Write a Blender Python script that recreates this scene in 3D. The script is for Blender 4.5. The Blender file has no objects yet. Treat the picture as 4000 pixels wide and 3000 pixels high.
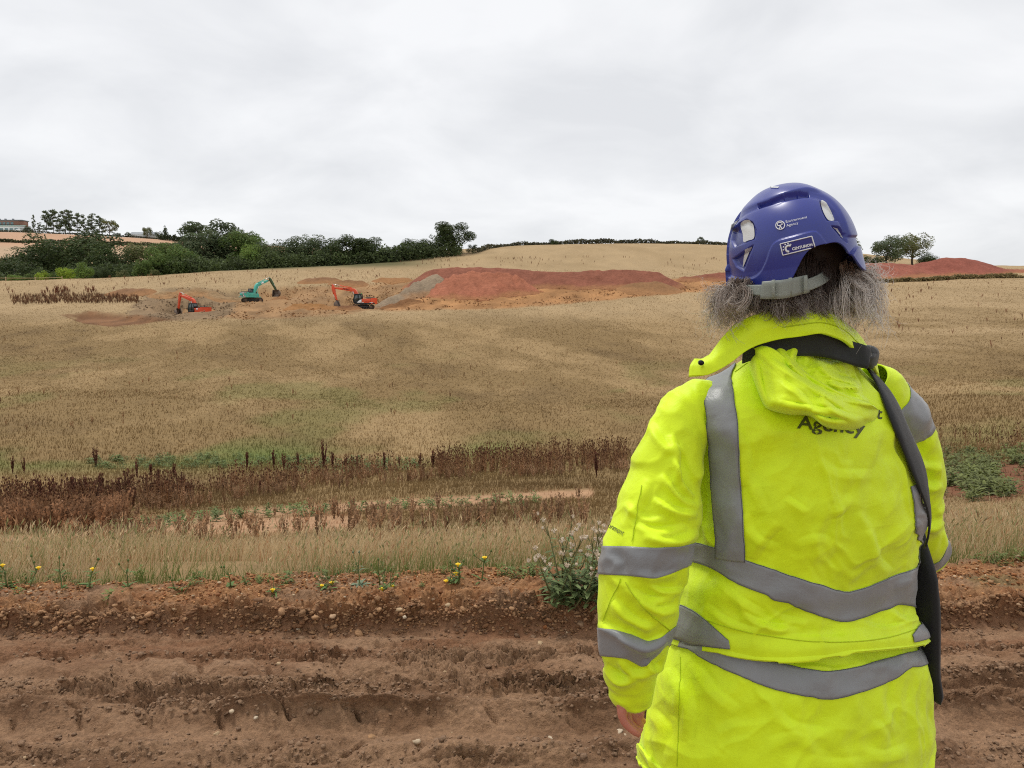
import bpy, bmesh, math, random
import numpy as np
from mathutils import Vector, Matrix, Euler
from mathutils.bvhtree import BVHTree

random.seed(7)
RNG = np.random.default_rng(11)
scene = bpy.context.scene
col = scene.collection

# ------------------------------------------------------------------ camera
F = 2890.0                      # focal length in pixels of a 4000 x 3000 frame
PITCH = math.radians(5.3)
CAMZ = 1.5
cam_d = bpy.data.cameras.new('camera')
cam_d.sensor_fit = 'HORIZONTAL'
cam_d.sensor_width = 36.0
cam_d.lens = 36.0 * F / 4000.0
cam_d.clip_start = 0.05
cam_d.clip_end = 6000
cam = bpy.data.objects.new('camera', cam_d)
cam.location = (0, 0, CAMZ)
cam.rotation_euler = (math.pi / 2 - PITCH, 0, 0)
col.objects.link(cam)
scene.camera = cam

# ------------------------------------------------------------------ sky, sun, exposure
SUN_EL, SUN_AZ = math.radians(66), math.radians(318)   # azimuth clockwise from +Y
world = bpy.data.worlds.new('World')
scene.world = world
world.use_nodes = True
wn, wl = world.node_tree.nodes, world.node_tree.links
wn.clear()
w_out = wn.new('ShaderNodeOutputWorld')
w_bg = wn.new('ShaderNodeBackground')
w_sky = wn.new('ShaderNodeTexSky')
w_sky.sky_type = 'NISHITA'
w_sky.sun_disc = False
w_sky.sun_elevation = SUN_EL
w_sky.sun_rotation = SUN_AZ
w_co = wn.new('ShaderNodeTexCoord')
w_sep = wn.new('ShaderNodeSeparateXYZ')
wl.new(w_co.outputs['Generated'], w_sep.inputs[0])
# cloud deck: project the view direction on a flat layer overhead
w_zm = wn.new('ShaderNodeMath'); w_zm.operation = 'MAXIMUM'; w_zm.inputs[1].default_value = 0.0
wl.new(w_sep.outputs['Z'], w_zm.inputs[0])
w_za = wn.new('ShaderNodeMath'); w_za.operation = 'ADD'; w_za.inputs[1].default_value = 0.30
wl.new(w_zm.outputs[0], w_za.inputs[0])
w_dx = wn.new('ShaderNodeMath'); w_dx.operation = 'DIVIDE'
w_dy = wn.new('ShaderNodeMath'); w_dy.operation = 'DIVIDE'
wl.new(w_sep.outputs['X'], w_dx.inputs[0]); wl.new(w_za.outputs[0], w_dx.inputs[1])
wl.new(w_sep.outputs['Y'], w_dy.inputs[0]); wl.new(w_za.outputs[0], w_dy.inputs[1])
w_cmb = wn.new('ShaderNodeCombineXYZ')
wl.new(w_dx.outputs[0], w_cmb.inputs[0]); wl.new(w_dy.outputs[0], w_cmb.inputs[1])
w_map = wn.new('ShaderNodeMapping')
w_map.inputs['Rotation'].default_value = (0, 0, math.radians(-28))
w_map.inputs['Scale'].default_value = (0.8, 0.95, 1)
wl.new(w_cmb.outputs[0], w_map.inputs[0])
w_n1 = wn.new('ShaderNodeTexNoise')
w_n1.inputs['Scale'].default_value = 2.6
w_n1.inputs['Detail'].default_value = 5
w_n1.inputs['Roughness'].default_value = 0.52
w_n1.inputs['Distortion'].default_value = 0.35
wl.new(w_map.outputs[0], w_n1.inputs['Vector'])
w_r1 = wn.new('ShaderNodeValToRGB')
e = w_r1.color_ramp.elements
e[0].position = 0.34; e[0].color = (0.80, 0.81, 0.83, 1)
e[1].position = 0.64; e[1].color = (0.97, 0.975, 0.985, 1)
wl.new(w_n1.outputs['Fac'], w_r1.inputs[0])
# a little of the blue sky glows through the deck
w_skm = wn.new('ShaderNodeMixRGB'); w_skm.blend_type = 'MULTIPLY'; w_skm.inputs[0].default_value = 1
w_skm.inputs[2].default_value = (0.10, 0.10, 0.10, 1)
wl.new(w_sky.outputs[0], w_skm.inputs[1])
w_mix = wn.new('ShaderNodeMixRGB'); w_mix.inputs[0].default_value = 0.93
wl.new(w_skm.outputs[0], w_mix.inputs[1]); wl.new(w_r1.outputs[0], w_mix.inputs[2])
wl.new(w_mix.outputs[0], w_bg.inputs['Color'])
w_bg.inputs['Strength'].default_value = 0.735
wl.new(w_bg.outputs[0], w_out.inputs[0])

sun_d = bpy.data.lights.new('sun', 'SUN')
sun_d.energy = 1.3
sun_d.angle = math.radians(14)
sun_d.color = (1.0, 0.965, 0.91)
sun = bpy.data.objects.new('sun', sun_d)
sun_dir = Vector((math.sin(SUN_AZ) * math.cos(SUN_EL), math.cos(SUN_AZ) * math.cos(SUN_EL), math.sin(SUN_EL)))
sun.rotation_euler = (-sun_dir).to_track_quat('-Z', 'Y').to_euler()
sun.location = (0, 0, 60)
col.objects.link(sun)

vs = scene.view_settings
vs.view_transform = 'Standard'
vs.look = 'None'
vs.gamma = 1
vs.use_curve_mapping = False
vs.exposure = 0.46
scene.cycles.use_denoising = False
scene.cycles.filter_width = 1.1
scene.cycles.max_bounces = 6
scene.cycles.diffuse_bounces = 3
scene.cycles.transparent_max_bounces = 6

# ------------------------------------------------------------------ small tools
CP, SP = math.cos(PITCH), math.sin(PITCH)

def U(px, py, D):
    """world point at distance y = D that stands on the line of sight through a photo pixel"""
    dx = (np.asarray(px, float) - 2000) / F
    dy = (1500 - np.asarray(py, float)) / F
    vy = CP + dy * SP
    vz = -SP + dy * CP
    s = D / vy
    return np.stack(np.broadcast_arrays(dx * s, np.asarray(D, float) * np.ones_like(s), CAMZ + vz * s), -1)

def PX(P):
    P = np.asarray(P, float)
    x, y, z = P[..., 0], P[..., 1], P[..., 2] - CAMZ
    fw = y * CP - z * SP
    up = y * SP + z * CP
    fw = np.where(np.abs(fw) < 1e-6, 1e-6, fw)
    return 2000 + F * x / fw, 1500 - F * up / fw

def lin(r, g, b, k=1.0):
    def f(c):
        c /= 255.0
        return c / 12.92 if c <= 0.04045 else ((c + 0.055) / 1.055) ** 2.4
    return np.array([f(r) * k, f(g) * k, f(b) * k])

def sstep(a, b, x):
    t = np.clip((np.asarray(x, float) - a) / (b - a), 0, 1)
    return t * t * (3 - 2 * t)

def _hash(ix, iy, iz, seed):
    h = (ix.astype(np.int64) * 374761393 + iy.astype(np.int64) * 668265263 + iz.astype(np.int64) * 2147483647 + seed * 974634617) & 0xFFFFFFFF
    h = ((h ^ (h >> 13)) * 1274126177) & 0xFFFFFFFF
    h = ((h ^ (h >> 16)) * 2246822519) & 0xFFFFFFFF
    return ((h ^ (h >> 15)) & 0xFFFFFF) / float(0xFFFFFF)

def vnoise(x, y, z=None, seed=0):
    """smooth value noise in -1 .. 1"""
    x = np.asarray(x, float); y = np.asarray(y, float)
    z = np.zeros_like(x) if z is None else np.asarray(z, float)
    ix, iy, iz = np.floor(x), np.floor(y), np.floor(z)
    fx, fy, fz = x - ix, y - iy, z - iz
    fx = fx ** 3 * (fx * (fx * 6 - 15) + 10); fy = fy ** 3 * (fy * (fy * 6 - 15) + 10); fz = fz ** 3 * (fz * (fz * 6 - 15) + 10)
    r = 0
    flat = not np.any(fz) and not np.any(iz)
    for dz in ((0,) if flat else (0, 1)):
        wz = 1.0 if flat else (fz if dz else 1 - fz)
        for dy in (0, 1):
            wy = fy if dy else 1 - fy
            for dx in (0, 1):
                wx = fx if dx else 1 - fx
                r = r + wx * wy * wz * _hash(ix + dx, iy + dy, iz + dz, seed)
    return r * 2 - 1

def fbm(x, y, z=None, oct=4, seed=0, gain=0.5):
    a, s, n = 1.0, 0, 0
    x = np.asarray(x, float); y = np.asarray(y, float)
    for o in range(oct):
        s = s + a * vnoise(x * 2 ** o + 17.3 * o, y * 2 ** o - 9.1 * o, None if z is None else np.asarray(z, float) * 2 ** o + 3.7 * o, seed + o)
        n += a; a *= gain
    return s / n

def worley(x, y, seed=0):
    """distance to the nearest and second nearest feature point, and the id of the nearest"""
    ix, iy = np.floor(x), np.floor(y)
    d1 = np.full(np.shape(x), 9.0); d2 = d1.copy(); idn = np.zeros(np.shape(x))
    for ox in (-1, 0, 1):
        for oy in (-1, 0, 1):
            cx, cy = ix + ox, iy + oy
            px = cx + _hash(cx, cy, cx * 0, seed); py = cy + _hash(cx, cy, cx * 0 + 5, seed)
            d = np.hypot(x - px, y - py)
            near = d < d1
            d2 = np.where(near, d1, np.minimum(d2, d))
            idn = np.where(near, _hash(cx, cy, cx * 0 + 9, seed), idn)
            d1 = np.where(near, d, d1)
    return d1, d2, idn

def pchip(xk, yk, x):
    xk = np.asarray(xk, float); yk = np.asarray(yk, float)
    h = np.diff(xk)[(...,) + (None,) * (yk.ndim - 1)]
    d = np.diff(yk, axis=0) / h
    m = np.zeros_like(yk)
    if len(xk) > 2:
        s = d[:-1] * d[1:]
        hm = 2 * s / np.where(np.abs(d[:-1] + d[1:]) < 1e-12, 1e-12, d[:-1] + d[1:])
        m[1:-1] = np.where(s > 0, hm, 0)
    m[0], m[-1] = d[0], d[-1]
    xx = np.clip(x, xk[0], xk[-1])
    i = np.clip(np.searchsorted(xk, xx) - 1, 0, len(xk) - 2)
    ex = (...,) + (None,) * (yk.ndim - 1)
    hh = (xk[i + 1] - xk[i])[ex]
    t = ((xx - xk[i]))[ex] / hh
    return ((2 * t ** 3 - 3 * t ** 2 + 1) * yk[i] + (t ** 3 - 2 * t ** 2 + t) * hh * m[i]
            + (-2 * t ** 3 + 3 * t ** 2) * yk[i + 1] + (t ** 3 - t ** 2) * hh * m[i + 1])

def crom(P, n, closed=False):
    """Catmull-Rom resampling of a polyline to n points, even by chord length"""
    P = np.asarray(P, float)
    Q = np.vstack([P[-1], P, P[0], P[1]]) if closed else np.vstack([2 * P[0] - P[1], P, 2 * P[-1] - P[-2]])
    out = []
    for i in range(1, len(Q) - 2):
        t = np.linspace(0, 1, 16, endpoint=False)[:, None]
        a, b, c, d = Q[i - 1], Q[i], Q[i + 1], Q[i + 2]
        out.append(0.5 * (2 * b + (c - a) * t + (2 * a - 5 * b + 4 * c - d) * t ** 2 + (3 * b - 3 * c + d - a) * t ** 3))
    out = np.vstack(out + [Q[-2][None]])
    L = np.r_[0, np.cumsum(np.linalg.norm(np.diff(out, axis=0), axis=1))]
    s = np.linspace(0, L[-1], n + 1)[:-1] if closed else np.linspace(0, L[-1], n)
    return np.stack([np.interp(s, L, out[:, k]) for k in range(P.shape[1])], -1)

def seg_dist(x, y, poly, closed=False):
    """distance to a polyline and the arc parameter (0..1) of the nearest point"""
    P = np.asarray(poly, float)
    if closed:
        P = np.vstack([P, P[0]])
    L = np.r_[0, np.cumsum(np.linalg.norm(np.diff(P, axis=0), axis=1))]
    best = np.full(np.shape(x), 1e18); tt = np.zeros(np.shape(x)); sg = np.ones(np.shape(x))
    for i in range(len(P) - 1):
        ax, ay = P[i][:2]; bx, by = P[i + 1][:2]
        vx, vy = bx - ax, by - ay
        q = np.clip(((x - ax) * vx + (y - ay) * vy) / (vx * vx + vy * vy + 1e-12), 0, 1)
        d = (x - ax - q * vx) ** 2 + (y - ay - q * vy) ** 2
        m = d < best
        best = np.where(m, d, best)
        tt = np.where(m, (L[i] + q * (L[i + 1] - L[i])) / L[-1], tt)
        sg = np.where(m, np.sign(vx * (y - ay) - vy * (x - ax)), sg)
    return np.sqrt(best), tt, sg

def inpoly(x, y, poly):
    P = np.asarray(poly, float)
    c = np.zeros(np.shape(x), bool)
    j = len(P) - 1
    for i in range(len(P)):
        xi, yi = P[i]; xj, yj = P[j]
        if yi != yj:
            c ^= ((yi > y) != (yj > y)) & (x < (xj - xi) * (y - yi) / (yj - yi) + xi)
        j = i
    return c

def sdpoly(x, y, poly):
    """signed distance, positive inside"""
    d = seg_dist(x, y, poly, True)[0]
    return np.where(inpoly(x, y, poly), d, -d)

# ------------------------------------------------------------------ meshes
def mesh_np(name, V, faces, smooth=True, cols=None, mat=None, midx=None):
    """faces: an (n,3) or (n,4) int array, or a list of them"""
    me = bpy.data.meshes.new(name)
    V = np.ascontiguousarray(V, np.float32).reshape(-1, 3)
    fl = faces if isinstance(faces, list) else [faces]
    fl = [np.ascontiguousarray(f, np.int32) for f in fl if len(f)]
    me.vertices.add(len(V))
    me.vertices.foreach_set('co', V.ravel())
    nl = sum(f.size for f in fl); nf = sum(len(f) for f in fl)
    me.loops.add(nl); me.polygons.add(nf)
    me.loops.foreach_set('vertex_index', np.concatenate([f.ravel() for f in fl]))
    st, o = [], 0
    for f in fl:
        st.append(o + np.arange(len(f)) * f.shape[1]); o += f.size
    me.polygons.foreach_set('loop_start', np.concatenate(st).astype(np.int32))
    if smooth:
        me.polygons.foreach_set('use_smooth', np.ones(nf, bool))
    if midx is not None:
        me.polygons.foreach_set('material_index', np.ascontiguousarray(midx, np.int32))
    me.update(calc_edges=True)
    if cols is not None:
        a = me.color_attributes.new('col', 'FLOAT_COLOR', 'POINT')
        c = np.ones((len(V), 4), np.float32); c[:, :3] = cols
        a.data.foreach_set('color', c.ravel())
    for m in (mat if isinstance(mat, (list, tuple)) else [mat]):
        if m is not None:
            me.materials.append(m)
    return me

def grid_faces(nr, nc, wrap=False):
    """quads of an nr x nc vertex grid; wrap joins the last column to the first"""
    r = np.arange(nr - 1)[:, None]
    c = np.arange(nc if wrap else nc - 1)[None, :]
    c2 = (c + 1) % nc
    return np.stack([r * nc + c, r * nc + c2, (r + 1) * nc + c2, (r + 1) * nc + c], -1).reshape(-1, 4)

def link(name, me, parent=None, loc=None):
    o = bpy.data.objects.new(name, me)
    col.objects.link(o)
    if loc is not None:
        o.location = loc
    if parent is not None:
        o.parent = parent
    return o

def empty(name, loc=(0, 0, 0), rz=0.0):
    o = bpy.data.objects.new(name, None)
    o.empty_display_size = 0.2
    o.location = loc
    o.rotation_euler = (0, 0, rz)
    col.objects.link(o)
    return o

def tag(o, label=None, cat=None, group=None, kind=None):
    if label: o['label'] = label
    if cat: o['category'] = cat
    if group: o['group'] = group
    if kind: o['kind'] = kind
    return o

def copy_tree(o, parent=None):
    c = o.copy()
    col.objects.link(c)
    c.parent = parent
    for ch in list(o.children):
        copy_tree(ch, c)
    return c

class MB:
    """collects simple solids into one mesh"""
    def __init__(self):
        self.V, self.Q, self.T, self.n = [], [], [], 0
    def add(self, V, Q=None, T=None):
        V = np.asarray(V, float).reshape(-1, 3)
        self.V.append(V)
        if Q is not None and len(Q): self.Q.append(np.asarray(Q) + self.n)
        if T is not None and len(T): self.T.append(np.asarray(T) + self.n)
        self.n += len(V)
        return self
    def box(self, c, s, rot=None):
        c = np.asarray(c, float); h = np.asarray(s, float) / 2
        v = np.array([[x, y, z] for z in (-1, 1) for y in (-1, 1) for x in (-1, 1)]) * h
        if rot is not None:
            v = v @ np.array(Euler(rot).to_matrix()).T
        return self.add(v + c, [[0, 2, 3, 1], [4, 5, 7, 6], [0, 1, 5, 4], [2, 6, 7, 3], [0, 4, 6, 2], [1, 3, 7, 5]])
    def tube(self, pts, rad, n=8, cap=True):
        P = np.asarray(pts, float)
        rad = np.broadcast_to(np.asarray(rad, float), (len(P),))
        T = np.gradient(P, axis=0)
        T /= np.linalg.norm(T, axis=1)[:, None] + 1e-12
        ref = np.array([0, 0, 1.0]) if abs(T[0][2]) < 0.9 else np.array([1.0, 0, 0])
        rings = []
        for i in range(len(P)):
            a = np.cross(ref, T[i]); a /= np.linalg.norm(a) + 1e-12
            b = np.cross(T[i], a)
            ref = np.cross(a, T[i]) * -1
            an = np.arange(n) * 2 * math.pi / n
            rings.append(P[i] + rad[i] * (np.cos(an)[:, None] * a + np.sin(an)[:, None] * b))
        V = np.vstack(rings)
        self.add(V, grid_faces(len(P), n, True))
        if cap:
            k = self.n - len(V)
            c0, c1 = self.n, self.n + 1
            self.V.append(np.array([P[0], P[-1]])); self.n += 2
            a = np.arange(n)
            self.T.append(np.stack([np.full(n, c0), k + (a + 1) % n, k + a], -1))
            m = k + (len(P) - 1) * n
            self.T.append(np.stack([np.full(n, c1), m + a, m + (a + 1) % n], -1))
        return self
    def cyl(self, a, b, r, n=12):
        return self.tube([a, b], r, n)
    def prism(self, poly, y0, y1):
        """outline in the local x-z plane, extruded along y"""
        P = np.asarray(poly, float); n = len(P)
        A = np.stack([P[:, 0], np.full(n, y0), P[:, 1]], -1)
        B = np.stack([P[:, 0], np.full(n, y1), P[:, 1]], -1)
        i = np.arange(n)
        k = self.n
        self.add(np.vstack([A, B]), np.stack([i, (i + 1) % n, n + (i + 1) % n, n + i], -1))
        tris = earclip(P)
        if len(tris):
            self.T.append(k + tris[:, ::-1] if True else tris)
            self.T.append(k + n + tris)
        return self
    def build(self, name, mat=None, parent=None, smooth=False, bevel=0.0, loc=None):
        me = mesh_np(name, np.vstack(self.V), [np.vstack(x) for x in (self.Q, self.T) if x], smooth, None, mat)
        o = link(name, me, parent, loc)
        if bevel:
            b = o.modifiers.new('bevel', 'BEVEL'); b.width = bevel; b.segments = 2; b.limit_method = 'ANGLE'
        return o

def earclip(P):
    from mathutils.geometry import tessellate_polygon
    t = tessellate_polygon([[Vector((p[0], p[1], 0)) for p in P]])
    return np.array([list(x) for x in t], int).reshape(-1, 3)

def ico(sub=1):
    bm = bmesh.new()
    bmesh.ops.create_icosphere(bm, subdivisions=sub, radius=1)
    V = np.array([v.co[:] for v in bm.verts]); T = np.array([[v.index for v in f.verts] for f in bm.faces])
    bm.free()
    return V, T

def merge(protos, which, M, O, cols=None):
    """join scaled, turned, moved copies of prototypes: protos = [(V, T, C)], M (n,3,3), O (n,3)"""
    VV, TT, CC, n = [], [], [], 0
    for k, p in enumerate(protos):
        idx = np.nonzero(which == k)[0]
        if not len(idx):
            continue
        V, T, C = p
        W = np.einsum('nij,vj->nvi', M[idx], V) + O[idx][:, None]
        VV.append(W.reshape(-1, 3))
        TT.append((T[None] + (n + np.arange(len(idx)) * len(V))[:, None, None]).reshape(-1, T.shape[1]))
        c = np.broadcast_to(C[None], W.shape) if cols is None else C[None] * cols[idx][:, None]
        CC.append(np.clip(c, 0, 1).reshape(-1, 3))
        n += len(V) * len(idx)
    return np.vstack(VV), np.vstack(TT), np.vstack(CC)

def rot_scale(n, smin, smax, rng, tilt=0.0, zs=None):
    a = rng.uniform(0, 2 * math.pi, n)
    s = rng.uniform(smin, smax, n)
    z = s if zs is None else s * zs
    M = np.zeros((n, 3, 3))
    M[:, 0, 0] = np.cos(a) * s; M[:, 0, 1] = -np.sin(a) * s
    M[:, 1, 0] = np.sin(a) * s; M[:, 1, 1] = np.cos(a) * s
    M[:, 2, 2] = z
    if tilt:
        M[:, 0, 2] = rng.normal(0, tilt, n) * z; M[:, 1, 2] = rng.normal(0, tilt, n) * z
    return M

# ------------------------------------------------------------------ materials
def new_mat(name):
    m = bpy.data.materials.new(name)
    m.use_nodes = True
    nt = m.node_tree
    return m, nt.nodes, nt.links, nt.nodes['Principled BSDF']

def N(nodes, t, **kw):
    n = nodes.new(t)
    for k, v in kw.items():
        if k in n.inputs: n.inputs[k].default_value = v
        else: setattr(n, k, v)
    return n

def plain(name, rgb, rough=0.6, metal=0.0, spec=0.4, var=0.12, scale=6.0, bump=0.0, bscale=80.0, dirt=None, dirt_amt=0.5):
    """paint, plastic, cloth: a colour with soft uneven tone, fine relief and optional patches of dirt"""
    m, nd, ln, b = new_mat(name)
    b.inputs['Roughness'].default_value = rough
    b.inputs['Metallic'].default_value = metal
    b.inputs['Specular IOR Level'].default_value = spec
    tc = N(nd, 'ShaderNodeTexCoord')
    n1 = N(nd, 'ShaderNodeTexNoise', Scale=scale, Detail=5.0, Roughness=0.6)
    ln.new(tc.outputs['Object'], n1.inputs['Vector'])
    mx = N(nd, 'ShaderNodeMixRGB')
    mx.inputs[1].default_value = (*(np.array(rgb) * (1 - var)), 1)
    mx.inputs[2].default_value = (*np.clip(np.array(rgb) * (1 + var), 0, 1), 1)
    ln.new(n1.outputs['Fac'], mx.inputs[0])
    last = mx.outputs[0]
    if dirt is not None:
        n2 = N(nd, 'ShaderNodeTexNoise', Scale=scale * 0.7, Detail=8.0, Roughness=0.7)
        ln.new(tc.outputs['Object'], n2.inputs['Vector'])
        r = N(nd, 'ShaderNodeValToRGB')
        r.color_ramp.elements[0].position = 0.48; r.color_ramp.elements[1].position = 0.72
        r.color_ramp.elements[1].color = (dirt_amt,) * 3 + (1,)
        ln.new(n2.outputs['Fac'], r.inputs[0])
        md = N(nd, 'ShaderNodeMixRGB')
        ln.new(r.outputs[0], md.inputs[0]); ln.new(last, md.inputs[1]); md.inputs[2].default_value = (*dirt, 1)
        last = md.outputs[0]
    ln.new(last, b.inputs['Base Color'])
    if bump:
        n3 = N(nd, 'ShaderNodeTexNoise', Scale=bscale, Detail=4.0)
        ln.new(tc.outputs['Object'], n3.inputs['Vector'])
        bp = N(nd, 'ShaderNodeBump', Strength=bump, Distance=0.01)
        ln.new(n3.outputs['Fac'], bp.inputs['Height']); ln.new(bp.outputs[0], b.inputs['Normal'])
    return m

def colmat(name, rough=0.9, fine=(40.0, 0.25), bump=0.0, bscale=60.0, bdist=0.02, transl=0.0, spec=0.2, world=True):
    """colour from the 'col' attribute, broken up by fine noise; leaves and grass let some light through"""
    m, nd, ln, b = new_mat(name)
    b.inputs['Roughness'].default_value = rough
    b.inputs['Specular IOR Level'].default_value = spec
    at = N(nd, 'ShaderNodeAttribute', attribute_name='col')
    last = at.outputs['Color']
    g = N(nd, 'ShaderNodeNewGeometry')
    if fine:
        n1 = N(nd, 'ShaderNodeTexNoise', Scale=fine[0], Detail=6.0, Roughness=0.65)
        ln.new(g.outputs['Position'], n1.inputs['Vector'])
        mr = N(nd, 'ShaderNodeMapRange')
        mr.inputs['From Min'].default_value = 0.25; mr.inputs['From Max'].default_value = 0.75
        mr.inputs['To Min'].default_value = 1 - fine[1]; mr.inputs['To Max'].default_value = 1 + fine[1]
        ln.new(n1.outputs['Fac'], mr.inputs['Value'])
        mm = N(nd, 'ShaderNodeVectorMath', operation='SCALE')
        ln.new(last, mm.inputs[0]); ln.new(mr.outputs[0], mm.inputs['Scale'])
        last = mm.outputs[0]
    ln.new(last, b.inputs['Base Color'])
    if bump:
        n3 = N(nd, 'ShaderNodeTexNoise', Scale=bscale, Detail=6.0, Roughness=0.65)
        ln.new(g.outputs['Position'], n3.inputs['Vector'])
        bp = N(nd, 'ShaderNodeBump', Strength=bump, Distance=bdist)
        ln.new(n3.outputs['Fac'], bp.inputs['Height']); ln.new(bp.outputs[0], b.inputs['Normal'])
    if transl:
        out = nd['Material Output']
        t = N(nd, 'ShaderNodeBsdfTranslucent')
        ln.new(last, t.inputs['Color'])
        mix = N(nd, 'ShaderNodeMixShader'); mix.inputs[0].default_value = transl
        ln.new(b.outputs[0], mix.inputs[1]); ln.new(t.outputs[0], mix.inputs[2])
        ln.new(mix.outputs[0], out.inputs['Surface'])
    return m
# ================================================================== the ground
# profiles of the land along five lines of sight: (distance, photo row where the ground shows)
COLS = {
    0:    [(3.3, None), (3.85, 2290), (7, 2190), (13, 2085), (15.5, 2040), (22, 1950), (34, 1790), (48, 1610), (80, 1400), (115, 1285), (140, 1228), (160, 1180), (200, 1098), (235, 1140), (330, 1130), (460, 1010), (520, 972), (560, 944), (605, 905), (720, 930), (1500, 1000), (5000, 1080)],
    1000: [(3.3, None), (3.85, 2290), (7, 2185), (12, 2080), (16, 2005), (20, 1950), (28, 1860), (38, 1775), (52, 1600), (84, 1400), (122, 1262), (142, 1213), (165, 1150), (222, 1052), (260, 1060), (360, 1040), (520, 1000), (560, 975), (605, 955), (720, 970), (1500, 1030), (5000, 1090)],
    2000: [(3.3, None), (3.85, 2272), (7, 2160), (13, 2030), (19, 1950), (25, 1880), (31, 1825), (43, 1735), (56, 1600), (86, 1400), (124, 1258), (146, 1190), (160, 1150), (220, 1040), (300, 962), (340, 975), (500, 1010), (1500, 1060), (5000, 1100)],
    3000: [(3.3, None), (3.95, 2240), (7, 2120), (13, 1990), (19, 1905), (25, 1840), (31, 1780), (43, 1690), (56, 1570), (86, 1380), (120, 1250), (146, 1172), (165, 1130), (220, 1040), (300, 965), (340, 980), (500, 1015), (1500, 1065), (5000, 1110)],
    4000: [(3.3, None), (4.1, 2200), (7, 2060), (10, 1975), (14, 1880), (20, 1780), (30, 1690), (55, 1490), (85, 1300), (120, 1175), (160, 1085), (180, 1072), (230, 1040), (300, 1050), (500, 1060), (1500, 1085), (5000, 1120)],
}
_ca = sorted(COLS)
_prof = []
for c in _ca:
    k = COLS[c]
    d = np.array([q[0] for q in k]); z = np.array([0.0 if q[1] is None else float(U(c, q[1], q[0])[2]) for q in k])
    _prof.append((np.log(d), z))

def base_z(x, y):
    x = np.asarray(x, float); y = np.asarray(y, float)
    D = np.clip(y, 3.3, 5000)
    a = np.clip((x / np.maximum(y, 1.0) * F + 2000) / 1000, -0.0, 4.0)
    L = np.log(D)
    Z = [pchip(k, z, L.ravel()).reshape(L.shape) for k, z in _prof]
    Z = [Z[0]] + Z + [Z[-1]]
    i = np.clip(np.floor(a).astype(int), 0, 3)
    t = a - i
    st = np.stack(Z, 0)
    p0 = np.take_along_axis(st, i[None], 0)[0]; p1 = np.take_along_axis(st, (i + 1)[None], 0)[0]
    p2 = np.take_along_axis(st, (i + 2)[None], 0)[0]; p3 = np.take_along_axis(st, (i + 3)[None], 0)[0]
    z = 0.5 * (2 * p1 + (p2 - p0) * t + (2 * p0 - 5 * p1 + 4 * p2 - p3) * t ** 2 + (3 * p1 - 3 * p2 + p3 - p0) * t ** 3)
    w = sstep(5, 30, D)
    z = z + w * (0.22 * fbm(x / 11, y / 11, oct=3, seed=3) + 0.05 * fbm(x / 2.2, y / 2.2, oct=2, seed=5))
    z = z + 0.04 * sstep(4, 7, D) * fbm(x / 0.9, y / 0.9, oct=2, seed=8)
    return z

# level pads where the three machines stand: (px, py, D, radius)
PADS = []
for _px, _py, _D, _r in ((1420, 1209, 150, 7.5), (785, 1246, 152, 7.0), (985, 1181, 166, 8.0)):
    _p = U(_px, _py, _D)
    PADS.append((_p[0], _p[1], _p[2], _r))

def ground_z(x, y):
    z = base_z(x, y)
    for a, b, c, r_ in PADS:
        w = sstep(r_ * 1.7, r_ * 0.7, np.hypot(np.asarray(x) - a, (np.asarray(y) - b)))
        z = z * (1 - w) + c * w
    return z

def at_ground(px, py, d0=3.6, d1=700):
    """where the line of sight through a photo pixel first meets the land"""
    D = np.exp(np.linspace(math.log(d0), math.log(d1), 900))
    P = U(px, py, D)
    g = ground_z(P[:, 0], P[:, 1])
    h = np.nonzero(P[:, 2] <= g)[0]
    i = h[0] if len(h) else len(D) - 1
    p = P[i].copy(); p[2] = g[i]
    return p

# ---- what grows or lies where (photo pixels of the land, used as a map of it)
PATH = [(-200, 2125), (100, 2108), (350, 2084), (700, 2040), (1000, 2000), (1300, 1985), (1650, 1968), (2000, 1945), (2300, 1925)]
BARE = [(560, 2060), (900, 2030), (1250, 2010), (1420, 2020), (1380, 2060), (1180, 2078), (900, 2095), (620, 2090)]
DIG = [(860, 1238), (930, 1180), (1010, 1130), (1180, 1120), (1330, 1118), (1490, 1105), (1640, 1085), (1720, 1085), (1640, 1190), (1500, 1205), (1320, 1228), (1130, 1240), (950, 1245)]
RUBBLE = [(480, 1235), (560, 1160), (660, 1128), (800, 1128), (930, 1150), (960, 1215), (860, 1245), (640, 1250)]
CUT = [(250, 1232), (360, 1215), (560, 1230), (690, 1243), (560, 1262), (430, 1274), (330, 1262)]
MOUNDFOOT = [(1480, 1212), (1600, 1130), (2100, 1110), (2600, 1090), (2870, 1080), (2870, 1128), (2560, 1150), (2200, 1186), (1900, 1206), (1650, 1208)]
REDSOIL = [(3660, 1840), (3760, 1810), (4050, 1800), (4100, 1900), (3900, 1960), (3700, 1935)]

C_STRAW = lin(166, 142, 107); C_BROWN = lin(131, 108, 73); C_DRY = lin(152, 127, 90); C_DARK = lin(104, 84, 56)
C_GREEN = lin(108, 106, 62); C_SOIL = lin(172, 136, 104); C_DIG = lin(148, 116, 82); C_RUB = lin(132, 110, 84)
C_CUT = lin(124, 90, 63); C_RED = lin(120, 82, 60); C_FAR = lin(186, 150, 122); C_NEAR = lin(142, 118, 84)

def mixc(c, b, w):
    return c * (1 - w[..., None]) + b * w[..., None]

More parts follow.
